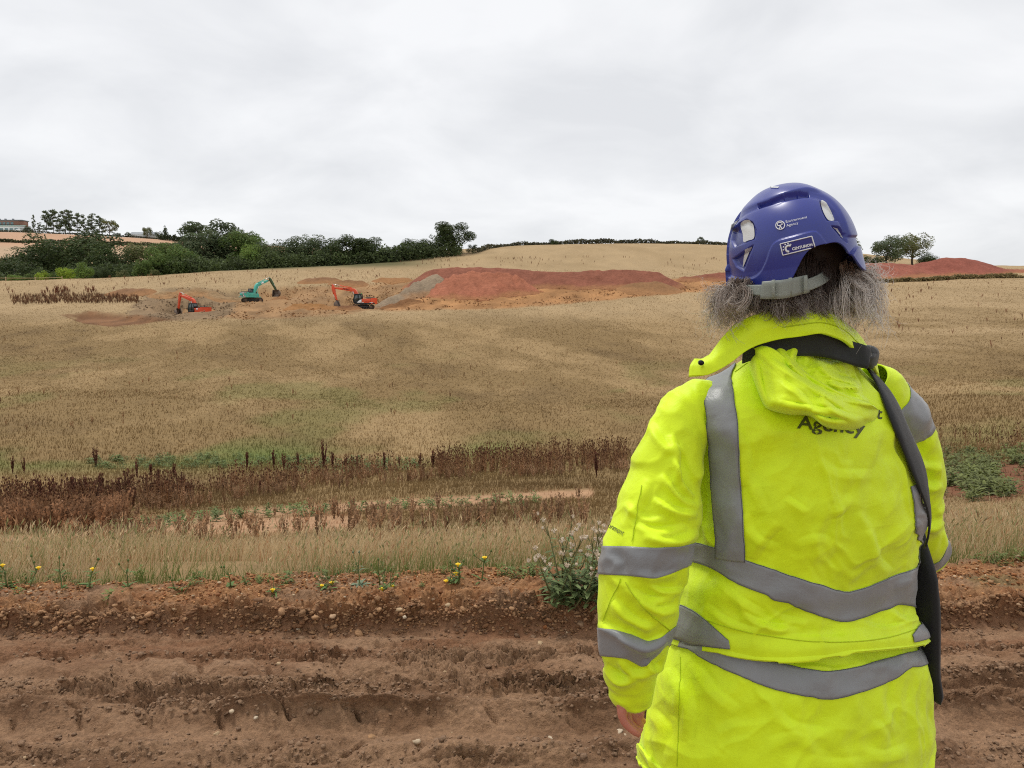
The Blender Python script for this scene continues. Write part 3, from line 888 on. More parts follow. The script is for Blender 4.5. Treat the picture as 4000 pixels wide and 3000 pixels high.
def leaf_cloud(lobes, n, size, rng, tone, inner=0.25, flat=1.0, var=0.19):
    """leaf sprays spread through the lobes of a crown; lobes = [(x,y,z,rx,rz)]"""
    lb = np.array(lobes, float)
    w = lb[:, 3] ** 2 * 1.0
    k = rng.choice(len(lb), n, p=w / w.sum())
    d = rng.normal(0, 1, (n, 3)); d /= np.linalg.norm(d, axis=1)[:, None]
    r = np.where(rng.random(n) < inner, rng.uniform(0.3, 0.9, n), rng.uniform(0.8, 1.06, n))
    P = lb[k, :3] + d * r[:, None] * np.stack([lb[k, 3], lb[k, 3], lb[k, 4]], -1)
    keep = fbm(P[:, 0] * 7 + 31, P[:, 1] * 7, P[:, 2] * 7, oct=2, seed=int(rng.integers(1e6))) > -0.32
    P, d, k = P[keep], d[keep], k[keep]; n = len(P)
    nr = d + rng.normal(0, 0.55, (n, 3)); nr[:, 2] += 0.35
    nr /= np.linalg.norm(nr, axis=1)[:, None]
    a = np.cross(nr, rng.normal(0, 1, (n, 3))); a /= np.linalg.norm(a, axis=1)[:, None]
    b = np.cross(nr, a)
    s = size * rng.uniform(0.55, 1.3, (n, 1))
    bend = nr * s * 0.35
    V = np.stack([P - a * s, P + b * s * 0.6 + bend * 0.6, P + a * s, P - b * s * 0.6 + bend * 0.6], 1).reshape(-1, 3)
    Q = np.arange(n * 4).reshape(-1, 4)
    lt = rng.normal(0, var * 0.6, len(lb))[k]
    c = np.array(tone)[None] * np.clip(1 + lt + rng.normal(0, var, n), 0.35, 1.9)[:, None]
    c[:, 0] *= rng.uniform(0.85, 1.2, n)
    return V, Q, np.repeat(np.clip(c, 0, 1), 4, 0)

def crown_lobes(kind, rng):
    L = []
    if kind == 'round':
        for i in range(15):
            a = rng.uniform(0, 6.28); q = rng.uniform(0, 1)
            z = 0.32 + 0.58 * q; rr = 0.34 * math.sqrt(max(0.05, 1 - ((z - 0.58) / 0.45) ** 2)) * rng.uniform(0.5, 1.05)
            L.append((rr * math.cos(a), rr * math.sin(a), z, rng.uniform(0.10, 0.16), rng.uniform(0.13, 0.20)))
        L.append((0, 0, 0.58, 0.30, 0.34))
    elif kind == 'bushy':
        for i in range(15):
            a = rng.uniform(0, 6.28); z = rng.uniform(0.10, 0.82)
            rr = 0.40 * math.sqrt(max(0.05, 1 - ((z - 0.38) / 0.55) ** 2)) * rng.uniform(0.5, 1.0)
            L.append((rr * math.cos(a), rr * math.sin(a), z, rng.uniform(0.12, 0.19), rng.uniform(0.15, 0.23)))
        L.append((0, 0, 0.42, 0.30, 0.36))
    elif kind == 'open':
        for i in range(26):
            a = rng.uniform(0, 6.28); z = rng.uniform(0.30, 0.92)
            rr = 0.42 * math.sqrt(max(0.05, 1 - ((z - 0.6) / 0.42) ** 2)) * rng.uniform(0.65, 1.05)
            L.append((rr * math.cos(a), rr * math.sin(a), z, rng.uniform(0.08, 0.14), rng.uniform(0.07, 0.12)))
    elif kind == 'pine':
        for i in range(24):
            a = rng.uniform(0, 6.28); z = 0.14 + 0.82 * (i + rng.random()) / 24
            rr = 0.26 * (1.12 - z) ** 0.6 * rng.uniform(0.4, 1.1)
            L.append((rr * math.cos(a), rr * math.sin(a), z, rng.uniform(0.07, 0.13), rng.uniform(0.03, 0.055)))
        L.append((0, 0, 0.97, 0.03, 0.05))
    elif kind == 'spire':
        for i in range(14):
            z = 0.12 + 0.85 * i / 14
            a = rng.uniform(0, 6.28); rr = 0.09 * (1.05 - z)
            L.append((rr * math.cos(a), rr * math.sin(a), z, 0.17 * (1.08 - z) ** 0.7 + 0.02, 0.08))
    elif kind == 'hedge':
        for i in range(12):
            L.append((-0.5 + i / 11, rng.uniform(-.08, .08), rng.uniform(0.3, 0.6), 0.11, rng.uniform(0.28, 0.42)))
    return L

def make_tree(kind, tone, seed, n=2600, size=0.030):
    """unit tree, one high"""
    rng = np.random.default_rng(seed)
    L = crown_lobes(kind, rng)
    V, Q, C = leaf_cloud(L, n, size, rng, tone)
    cr = mesh_np('crown', V, Q, False, C, m_leaf)
    mb = MB()
    lean = rng.normal(0, 0.02, 2)
    top = {'round': 0.7, 'bushy': 0.6, 'open': 0.75, 'pine': 0.95, 'spire': 0.9, 'hedge': 0.3}[kind]
    r0 = 0.022 if kind != 'pine' else 0.016
    zz = np.linspace(-0.06, top, 7)
    mb.tube(np.stack([lean[0] * zz + 0.008 * np.sin(zz * 9), lean[1] * zz, zz], -1), r0 * (1.05 - 0.8 * zz / top), 6)
    for l in L:
        z0 = min(top * 0.9, max(0.18, l[2] - 0.22 - 0.2 * rng.random())) if kind not in ('pine', 'spire') else max(0.1, min(l[2] - 0.01, top))
        p0 = np.array([lean[0] * z0, lean[1] * z0, z0]); p1 = np.array(l[:3]); m = (p0 + p1) / 2 + np.array([0, 0, 0.03])
        mb.tube([p0, m, p1], [0.009, 0.006, 0.003], 4, False)
    tr = mesh_np('trunk', np.vstack(mb.V), [np.vstack(x) for x in (mb.Q, mb.T) if x], True, None, m_bark)
    return tr, cr

T_DARK = lin(74, 87, 50); T_MID = lin(100, 120, 62); T_LIGHT = lin(118, 142, 68); T_YEL = lin(150, 172, 62); T_OLIVE = lin(116, 120, 76); T_GREY = lin(94, 106, 74)
TREES = {}
def tree_of(kind, tone_name, seed, **kw):
    key = (kind, tone_name, seed)
    if key not in TREES:
        TREES[key] = make_tree(kind, globals()[tone_name], 1000 + seed * 13 + sum(map(ord, kind)), **kw)
    return TREES[key]

def plant_tree(name, label, px, py_top, py_base, D, kind, tone, seed, wide=1.0, group=None, cat='tree', sink=0.0, **kw):
    """stands a tree at distance D so that its top shows at (px, py_top); base on the land"""
    p = U(px, py_top, D)
    g = float(ground_z(p[0], p[1])) if py_base is None else float(U(px, py_base, D)[2])
    gl = float(ground_z(p[0], p[1]))
    g = min(g, gl) - sink
    h = max(p[2] - g, 0.8)
    tr, cr = tree_of(kind, tone, seed, **kw)
    root = empty(name, (p[0], p[1], g), random.uniform(0, 6.28))
    root.scale = (h * wide, h * wide, h)
    link('trunk', tr, root); link('crown', cr, root)
    return tag(root, label, cat, group)

BIG = dict(n=9500, size=0.017)
W = 'wood along the left edge of the field'
wood = [
    # px, top, D, kind, tone, seed, wide, label
    (60, 975, 250, 'bushy', 'T_DARK', 1, 1.2, 'dark green tree at the far left end of the wood'),
    (150, 955, 290, 'round', 'T_DARK', 2, 1.2, 'dark tree below the far hedge, second from the left end of the wood'),
    (225, 930, 275, 'round', 'T_DARK', 3, 1.15, 'dark tree whose crown reaches up into the pink field, left of the tallest one'),
    (330, 908, 262, 'round', 'T_DARK', 1, 1.15, 'tall dark tree that stands in front of the pink far field'),
    (430, 945, 250, 'bushy', 'T_DARK', 2, 1.15, 'dark rounded tree right of the tall one before the pink field'),
    (590, 950, 262, 'round', 'T_OLIVE', 5, 1.1, 'pale olive tree in the gap of the wood'),
    (700, 928, 238, 'bushy', 'T_MID', 4, 1.2, 'broad mid green tree above the plain orange excavator'),
    (650, 960, 232, 'bushy', 'T_MID', 6, 1.1, 'lower left shoulder tree of the broad green one'),
    (790, 905, 258, 'round', 'T_GREY', 2, 1.0, 'grey green tree between the broad tree and the tall oak'),
    (825, 868, 268, 'open', 'T_GREY', 3, 1.05, 'tall open crowned tree, highest of the left wood'),
    (905, 885, 262, 'round', 'T_GREY', 4, 0.95, 'slim grey green tree right of the tallest one'),
    (975, 905, 258, 'round', 'T_MID', 5, 1.0, 'mid green tree above the teal excavator'),
    (985, 950, 236, 'bushy', 'T_LIGHT', 7, 1.05, 'bright green bushy tree in front, above the teal excavator'),
    (1090, 900, 248, 'bushy', 'T_DARK', 3, 1.05, 'dark tree with domed top right of the bright green one'),
    (1040, 945, 238, 'bushy', 'T_DARK', 6, 1.0, 'low dark tree between the bright green and the domed tree'),
    (1160, 925, 242, 'bushy', 'T_DARK', 1, 1.05, 'dark bushy tree right of the domed one'),
    (1210, 930, 246, 'round', 'T_GREY', 6, 1.1, 'grey tree with ragged top above the topsoil heap'),
    (1280, 950, 240, 'bushy', 'T_DARK', 5, 1.1, 'dark low tree left of the ragged oak'),
    (1355, 915, 244, 'round', 'T_DARK', 4, 1.2, 'dark oak with ragged crown above the lettered excavator'),
    (1430, 928, 246, 'round', 'T_DARK', 2, 1.1, 'dark oak right of the ragged one'),
    (1490, 948, 246, 'bushy', 'T_GREY', 3, 1.2, 'grey green tree where the wood steps down'),
    (1560, 952, 250, 'bushy', 'T_GREY', 4, 1.2, 'low rounded tree left of the field corner'),
    (1620, 938, 254, 'round', 'T_DARK', 6, 1.3, 'dark low tree near the field corner'),
    (1690, 930, 258, 'bushy', 'T_DARK', 4, 1.2, 'dark bush under the big corner oak'),
]
for px, top, D, k, tn, sd, wd, lb in wood:
    plant_tree('woodland_tree', lb, px, top, None, D, k, tn, sd, wd * (1.45 if k == 'round' else 1.3), W, sink=1.5, **BIG)
plant_tree('oak_tree', 'big round oak standing alone above the field corner on the skyline', 1770, 868, 985, 262, 'round', 'T_DARK', 8, 1.7, None, n=12000, size=0.016)
plant_tree('oak_tree', 'small dark bush right of the big corner oak', 1845, 950, 985, 262, 'bushy', 'T_DARK', 8, 1.3, None)
sh = 'shrubs at the foot of the wood'
for px, top, D, tn, sd, wd, lb in [
    (55, 1062, 214, 'T_LIGHT', 1, 1.3, 'light green shrub by the fence at the left edge'),
    (110, 1068, 216, 'T_MID', 2, 1.4, 'mid green shrub behind the left fence post'),
    (160, 1046, 216, 'T_YEL', 3, 1.0, 'small yellow green shrub between the fence posts'),
    (205, 1052, 218, 'T_MID', 3, 1.3, 'grey green shrub left of the yellow one'),
    (258, 1028, 218, 'T_YEL', 1, 1.0, 'bright yellow green shrub by the right fence post'),
    (330, 1022, 218, 'T_LIGHT', 2, 1.0, 'light green shrub right of the yellow one'),
    (395, 1035, 222, 'T_DARK', 3, 1.2, 'dark shrub right of the light green shrub'),
    (480, 1048, 222, 'T_OLIVE', 4, 1.5, 'low olive shrub before the gap in the wood'),
    (555, 1008, 224, 'T_MID', 5, 1.15, 'rounded mid green shrub in the gap of the wood'),
    (600, 1050, 222, 'T_OLIVE', 5, 1.6, 'low brownish shrub at the right of the gap')]:
    plant_tree('shrub', lb, px, top, None, D, 'bushy', tn, sd, wd, sh, 'shrub', n=4200, size=0.028)

for i, (px, top, wd, k, tn) in enumerate([(130, 838, .5, 'pine', 'T_GREY'), (152, 868, .9, 'pine', 'T_GREY'), (178, 822, .95, 'pine', 'T_GREY'), (205, 816, .9, 'pine', 'T_GREY'), (228, 836, .8, 'pine', 'T_GREY'), (250, 818, .9, 'pine', 'T_GREY'),
        (268, 820, .8, 'pine', 'T_GREY'), (300, 830, .8, 'pine', 'T_GREY'), (326, 838, .9, 'pine', 'T_GREY'), (356, 834, 1.0, 'pine', 'T_GREY'), (386, 842, .9, 'pine', 'T_GREY')]):
    plant_tree('pine_tree', ['lone thin pine standing apart at the left of the skyline pines', 'lowest leftmost pine of the skyline clump', 'tall pine, second in the skyline clump', 'tallest pine near the left of the skyline clump',
                             'pine just right of the tallest skyline pine', 'tall pine in the middle of the skyline clump', 'pine with a double top in the middle of the skyline clump', 'slim pine at the dip of the skyline clump',
                             'spindly pine right of the dip in the skyline clump', 'broad pine near the right end of the skyline clump', 'last pine at the right end of the skyline clump'][i],
               px, top, None, 612, k, tn, 1 + i % 4, wd, 'pines on the left skyline', n=1500, size=0.028)
plant_tree('domed_tree', 'open domed tree right of the skyline pines', 425, 855, None, 612, 'open', 'T_OLIVE', 4, 1.1, None, n=1500, size=0.035)
plant_tree('domed_tree', 'small round tree beside the grey barn roof', 574, 887, None, 606, 'round', 'T_OLIVE', 5, 1.0, None, n=1000, size=0.04)
plant_tree('conifer_tree', 'dark pointed conifer right of the grey barn roof', 645, 878, None, 606, 'spire', 'T_DARK', 4, 1.0, None, n=1200, size=0.035)
plant_tree('domed_tree', 'dark bush between the grey barn and the pointed conifer', 620, 902, None, 607, 'bushy', 'T_DARK', 7, 1.2, None, n=800, size=0.05)
plant_tree('domed_tree', 'dark low bush left of the grey barn', 500, 905, None, 608, 'bushy', 'T_DARK', 7, 1.4, None, n=800, size=0.05)
plant_tree('domed_tree', 'low dark bush at the right end of the skyline pines', 460, 908, None, 608, 'bushy', 'T_DARK', 5, 1.6, None, n=800, size=0.05)
plant_tree('domed_tree', 'dark bush left of the lone thin pine', 105, 880, None, 614, 'bushy', 'T_DARK', 6, 1.5, None, n=800, size=0.05)
# skyline right of the oak
plant_tree('skyline_tree', 'small tree sticking out of the skyline hedge right of the oak', 2055, 940, 965, 300, 'round', 'T_GREY', 3, 0.9, None)
plant_tree('skyline_tree', 'wide dark bush in the skyline hedge', 2165, 929, 968, 298, 'bushy', 'T_DARK', 4, 1.2, None)
plant_tree('skyline_tree', 'thin small tree on the hedge just left of the helmet', 2738, 924, 965, 306, 'open', 'T_GREY', 6, 0.8, None)
plant_tree('skyline_tree', 'tree half hidden behind the right rim of the helmet', 3330, 918, 1040, 225, 'round', 'T_GREY', 5, 0.9, None)
plant_tree('conifer_tree', 'dark broad tree behind the right hand red mounds', 3468, 912, 1040, 225, 'bushy', 'T_GREY', 9, 1.25, None, n=7000, size=0.02)
plant_tree('airy_tree', 'airy open crowned tree beside the dark broad tree', 3570, 908, 1040, 228, 'round', 'T_OLIVE', 9, 1.5, None, n=4200, size=0.02)
plant_tree('shrub', 'dark rounded bush at the foot of the airy tree', 3625, 978, 1050, 222, 'bushy', 'T_DARK', 2, 1.5, None, 'shrub')
plant_tree('shrub', 'dark bush between the helmet rim and the dark broad tree', 3400, 985, 1050, 222, 'bushy', 'T_DARK', 3, 1.3, None, 'shrub')
plant_tree('shrub', 'far small bush on the skyline right of the tall red mound', 3935, 1043, 1070, 320, 'bushy', 'T_GREY', 4, 1.4, None, 'shrub')
plant_tree('shrub', 'far pale bush at the right edge of the skyline', 3990, 1046, 1075, 330, 'bushy', 'T_OLIVE', 4, 1.4, None, 'shrub')

# ---- hedges
def hedge(label, pts, h, tone, n, size=0.45, seed=0, depth=1.6, lift=0.0):
    """pts: photo pixels of its foot with distance, hedge height in metres"""
    rng = np.random.default_rng(600 + seed)
    P = crom([[a, b, d] for a, b, d in pts], 200)
    W = U(P[:, 0], P[:, 1], P[:, 2])
    W[:, 2] = np.minimum(ground_z(W[:, 0], W[:, 1]), W[:, 2] + 0.5)
    k = rng.integers(0, 200, n)
    hh = h * (0.75 + 0.45 * fbm(k / 9.0, k * 0.0, oct=3, seed=seed + 611)[...])
    B = W[k] + rng.normal(0, 0.3, (n, 3)) * np.array([np.linalg.norm(W[-1] - W[0]) / 150, 1, 0])
    q = rng.random(n) ** 0.8
    B[:, 1] += rng.uniform(-depth, depth, n) * (1 - 0.5 * q)
    B[:, 2] += q * hh * rng.uniform(0.85, 1.12, n) + lift
    nr = rng.normal(0, 1, (n, 3)) + np.array([0, -0.5, 0.8]); nr /= np.linalg.norm(nr, axis=1)[:, None]
    a = np.cross(nr, rng.normal(0, 1, (n, 3))); a /= np.linalg.norm(a, axis=1)[:, None]; b = np.cross(nr, a)
    s = size * rng.uniform(0.5, 1.3, (n, 1))
    V = np.stack([B - a * s, B + b * s * .6, B + a * s, B - b * s * .6], 1).reshape(-1, 3)
    c = np.array(tone)[None] * np.clip(1 + rng.normal(0, 0.25, n) + 0.25 * fbm(k / 14.0, k * 0.0, oct=2, seed=seed + 620), 0.4, 1.8)[:, None]
    root = W[0].copy()
    o = link('hedge', mesh_np('hedge', V - root, np.arange(n * 4).reshape(-1, 4), False, np.repeat(np.clip(c, 0, 1), 4, 0), m_leaf), None, root)
    return tag(o, label, 'hedge')

hedge('clipped dark hedge along the skyline between the oak and the helmet', [(1860, 985, 262), (2000, 972, 296), (2300, 958, 300), (2600, 960, 302), (2850, 968, 304), (3100, 975, 304)], 2.0, lin(84, 82, 60), 9000, 0.40, 1)
hedge('dark scrubby patch at the hedge foot beside the helmet rim', [(2740, 985, 285), (2860, 985, 285)], 1.8, lin(104, 84, 64), 900, 0.35, 2)
hedge('rough green brown hedge bank at the foot of the right red mounds', [(3380, 1092, 168), (3600, 1092, 166), (3800, 1096, 164), (4100, 1098, 162)], 1.15, lin(136, 120, 82), 7000, 0.24, 3, 1.0)
hedge('trimmed hedge between the two far pink fields', [(-150, 948, 556), (0, 948, 556), (300, 952, 557), (560, 962, 560), (700, 968, 562)], 3.0, lin(78, 80, 52), 5000, 0.7, 4)
hedge('thin dark hedge along the top of the far pink field', [(-150, 905, 606), (150, 912, 606), (400, 920, 606), (620, 938, 608), (760, 948, 610)], 1.6, lin(86, 84, 64), 4200, 0.5, 5, 1.0)
hedge('dark hedge falling from the pointed conifer down to the wood', [(620, 930, 600), (700, 935, 590), (800, 950, 580)], 5.0, lin(66, 74, 48), 1800, 0.8, 6)

# ---- undergrowth that closes the foot of the wood
def undergrowth(pts, n, h, tone, seed):
    rng = np.random.default_rng(seed)
    P = crom([[a, b, d] for a, b, d in pts], 400)
    k = rng.integers(0, 400, n)
    B = U(P[k, 0] + rng.normal(0, 6, n), P[k, 1], P[k, 2] + rng.uniform(0, 16, n))
    g = ground_z(B[:, 0], B[:, 1])
    hh = h * (0.7 + 0.6 * fbm(B[:, 0] / 5, B[:, 1] / 5, oct=3, seed=seed + 1))
    B[:, 2] = g + rng.random(n) ** 0.8 * hh
    nr = rng.normal(0, 1, (n, 3)) + np.array([0, -0.6, 0.7]); nr /= np.linalg.norm(nr, axis=1)[:, None]
    a = np.cross(nr, rng.normal(0, 1, (n, 3))); a /= np.linalg.norm(a, axis=1)[:, None]; b = np.cross(nr, a)
    s = 0.42 * rng.uniform(0.5, 1.3, (n, 1))
    V = np.stack([B - a * s, B + b * s * .6, B + a * s, B - b * s * .6], 1).reshape(-1, 3)
    c = np.array(tone)[None] * np.clip(1 + rng.normal(0, 0.25, n) + 0.5 * fbm(B[:, 0] / 6, B[:, 1] / 6, oct=2, seed=seed + 2), 0.4, 1.8)[:, None]
    o = link('woodland_undergrowth', mesh_np('woodland_undergrowth', V, np.arange(n * 4).reshape(-1, 4), False, np.repeat(np.clip(c, 0, 1), 4, 0), m_leaf))
    return tag(o, 'dark leafy undergrowth along the foot of the wood', 'undergrowth', kind='stuff')
undergrowth([(-250, 1110, 218), (0, 1090, 220), (300, 1080, 223), (600, 1080, 226), (800, 1070, 226), (1100, 1045, 228), (1400, 1010, 236), (1600, 990, 244), (1800, 978, 252)], 30000, 6.0, lin(78, 90, 52), 640)

# ---- fence at the left foot of the wood
m_wood = plain('weathered_wood', lin(178, 158, 122), 0.85, var=0.2, scale=8)
fr = empty('post_and_rail_fence', tuple(U(0, 1110, 206)))
tag(fr, 'pale wooden post and rail fence at the left foot of the wood', 'fence')
F0 = np.array(fr.location)
fp = [(-120, 1122, 202), (24, 1112, 204), (138, 1094, 207), (242, 1080, 210)]
tops = []
for px, py, D in fp:
    p = U(px, py, D); p[2] = float(ground_z(p[0], p[1])) - 0.2
    MB().box((0, 0, 0.8), (0.2, 0.2, 1.6)).build('post', m_wood, fr, False, 0.02, p - F0)
    tops.append(p - F0 + np.array([0, -0.12, 1.25]))
for a, b in zip(tops[:-1], tops[1:]):
    MB().tube([a, b], 0.07, 4).build('rail', m_wood, fr)
fr2 = empty('gate_fence', tuple(U(1730, 985, 240)))
tag(fr2, 'short run of pale rail fence below the big corner oak', 'fence')
G0 = np.array(fr2.location); tops = []
for px in (1697, 1725, 1756, 1785):
    p = U(px, 988, 238); p[2] = float(ground_z(p[0], p[1])) - 0.2
    MB().box((0, 0, 0.75), (0.2, 0.2, 1.5)).build('post', m_wood, fr2, False, 0.0, p - G0)
    tops.append(p - G0 + np.array([0, -0.12, 1.2]))
for a, b in zip(tops[:-1], tops[1:]):
    MB().tube([a, b], 0.06, 4).build('rail', m_wood, fr2)

# ---- buildings on the left skyline
m_brick = plain('red_cladding', lin(146, 108, 92), 0.8, var=0.15, scale=0.6)
m_white = plain('white_render', lin(226, 228, 226), 0.7, var=0.06, scale=0.4)
m_slate = plain('grey_roof', lin(132, 136, 140), 0.6, var=0.1, scale=0.5)
m_glass = plain('window_glass', lin(110, 136, 140), 0.12, spec=0.8, var=0.2, scale=0.3)
m_redpaint = plain('red_paint', lin(190, 50, 44), 0.4, var=0.05)
m_mintroof = plain('pale_green_roof', lin(176, 200, 190), 0.6, var=0.08)

bp = U(20, 893, 640); bp[2] = float(ground_z(bp[0], bp[1]))
s = 640 / F
bl = empty('school_building', tuple(bp))
tag(bl, 'flat roofed red building above white bays on the far left skyline', 'building')
zr = U(20, 858, 640)[2] - bp[2]
MB().box((0, 5, zr * 0.72), (128 * s, 8, zr * 0.42)).build('upper_storey', m_brick, bl)
MB().box((2, 2.2, zr * 0.25), (128 * s + 3, 9, zr * 0.5)).build('lower_storey', m_white, bl)
rf = MB().box((0, 5, zr * 0.97), (133 * s, 9.4, 0.7)).build('roof', m_slate, bl)
for k in (-7.5, -2.5, 4.0):
    MB().box((k, 5, zr * 0.97 + 1.0), (1.2, 1.4, 1.6)).build('roof_vent', m_slate, rf)
MB().box((2, -1.2, zr * 0.55), (128 * s + 3, 3.5, 0.5), (0.18, 0, 0)).build('canopy', m_mintroof, bl)
for k in range(6):
    w = MB().box((-11.5 + k * 3.4, 0.93, zr * 0.74), (2.4, 0.14, zr * 0.22)).build('window', m_glass, bl)
for k in range(6):
    w = MB().box((-10 + k * 4.2, -2.38, zr * 0.24), (2.6, 0.14, zr * 0.24)).build('window', m_glass, bl)
g2 = U(95, 893, 632); g2[2] = float(ground_z(g2[0], g2[1]))
tag(MB().box((0, 0, 1.0), (13, 4, 2.4)).prism([(-7, 2.2), (7, 2.2), (5.5, 3.2), (-5.5, 3.2)], -2.3, 2.3).build('low_shed', m_white, None, loc=g2), 'long low white shed roof right of the flat roofed building', 'shed')
g3 = U(100, 890, 636); g3[2] = float(ground_z(g3[0], g3[1])) + 0.2
vr = empty('van', tuple(g3)); tag(vr, 'small red van by the white shed on the left skyline', 'van')
MB().prism([(-2.2, .5), (2.2, .5), (2.2, 1.5), (1.5, 1.7), (1.0, 2.6), (-2.2, 2.6)], -0.95, 0.95).build('body', m_redpaint, vr, False, 0.12)
for a in (-1.35, 1.35):
    for b in (-0.86, 0.86):
        MB().cyl((a, b - .1, .42), (a, b + .1, .42), .42, 12).build('wheel', m_slate, vr)
MB().box((1.27, 0, 2.0), (.1, 1.6, .7), (0, -0.5, 0)).build('windscreen', m_glass, vr)
vr.location.z += 3.2
vr.location.z = g3[2]
g4 = U(556, 925, 612); g4[2] = float(ground_z(g4[0], g4[1]))
bn = empty('barn', tuple(g4)); tag(bn, 'grey roofed barn beside the small round tree on the skyline', 'barn')
hz = U(556, 905, 612)[2] - g4[2]
MB().box((0, 3, hz * .3), (19, 8, hz * .6 + .4)).build('wall', m_white, bn)
rb = MB(); rb.add(np.array([[-10, -1.6, hz * .55], [10, -1.6, hz * .55], [10, 3, hz], [-10, 3, hz], [-10, 7.6, hz * .55], [10, 7.6, hz * .55]]), [[0, 1, 2, 3], [3, 2, 5, 4]], [[0, 3, 4], [1, 5, 2]])
rb.build('roof', m_slate, bn)
# ================================================================== excavators
MUDC = lin(128, 96, 66)
m_or = plain('orange_paint', lin(226, 84, 40), 0.42, spec=0.5, var=0.08, scale=1.5, dirt=MUDC, dirt_amt=0.35)
m_or2 = plain('orange_paint_worn', lin(216, 80, 44), 0.5, spec=0.4, var=0.12, scale=1.5, dirt=MUDC, dirt_amt=0.5)
m_teal = plain('teal_paint', lin(72, 176, 158), 0.42, spec=0.5, var=0.08, scale=1.5, dirt=MUDC, dirt_amt=0.3)
m_steel = plain('dark_steel', lin(52, 48, 46), 0.6, var=0.2, scale=2, dirt=MUDC, dirt_amt=0.5)
m_trk = plain('track_steel', lin(66, 56, 48), 0.75, var=0.25, scale=3, dirt=lin(140, 108, 76), dirt_amt=0.8)
m_cab = plain('cab_black', lin(44, 44, 44), 0.5, var=0.1)
m_cabg = plain('cab_glass', lin(64, 74, 72), 0.08, spec=0.9, var=0.25, scale=1.2)
m_rod = plain('chrome_rod', lin(222, 222, 220), 0.25, metal=0.6, var=0.03)
m_bkt = plain('worn_bucket', lin(112, 98, 88), 0.6, metal=0.2, var=0.2, scale=2, dirt=MUDC, dirt_amt=0.8)
m_wh = plain('white_paint', lin(232, 230, 226), 0.5, var=0.04)
m_rd = plain('signal_red', lin(176, 46, 44), 0.5, var=0.05)
m_bl = plain('black_lettering', lin(28, 26, 26), 0.5, var=0.02)

def text_mesh(body, size=1.0, bold=0.0, space=1.0):
    """flat letters: vertices in x-y, triangles; left edge at 0, baseline at 0"""
    cu = bpy.data.curves.new('lettering', 'FONT')
    cu.body = body; cu.size = size; cu.offset = bold; cu.space_character = space
    cu.resolution_u = 4
    ob = bpy.data.objects.new('lettering', cu)
    col.objects.link(ob)
    dg = bpy.context.evaluated_depsgraph_get()
    me = bpy.data.meshes.new_from_object(ob.evaluated_get(dg))
    me.calc_loop_triangles()
    V = np.array([v.co[:] for v in me.vertices]); T = np.array([list(t.vertices) for t in me.loop_triangles])
    bpy.data.objects.remove(ob); bpy.data.curves.remove(cu); bpy.data.meshes.remove(me)
    return V, T

def thick_path(P, w, y0, y1, mb):
    """box beam along a polyline in the x-z plane, depth w at each point"""
    P = np.asarray(P, float); w = np.asarray(w, float)
    T = np.gradient(P, axis=0); T /= np.linalg.norm(T, axis=1)[:, None]
    Nn = np.stack([-T[:, 1], T[:, 0]], -1)
    up, dn = P + Nn * w[:, None] / 2, P - Nn * w[:, None] / 2
    n = len(P)
    V = np.vstack([np.stack([q[:, 0], np.full(n, y), q[:, 1]], -1) for q, y in ((up, y0), (up, y1), (dn, y1), (dn, y0))])
    f = []
    for i in range(n - 1):
        for a in range(4):
            b = (a + 1) % 4
            f.append([a * n + i, a * n + i + 1, b * n + i + 1, b * n + i])
    f += [[0, n, 2 * n, 3 * n], [n - 1, 4 * n - 1, 3 * n - 1, 2 * n - 1]]
    mb.add(V, f)

def ram(name, a, b, y, parent, paint, frac=0.58, r=0.085):
    a = np.array([a[0], y, a[1]]); b = np.array([b[0], y, b[1]])
    m = a + (b - a) * frac
    o = MB().cyl(a, m, r, 10).build(name, paint, parent, True)
    MB().cyl(m, b, r * 0.6, 8).build('piston_rod', m_rod, o, True)
    return o

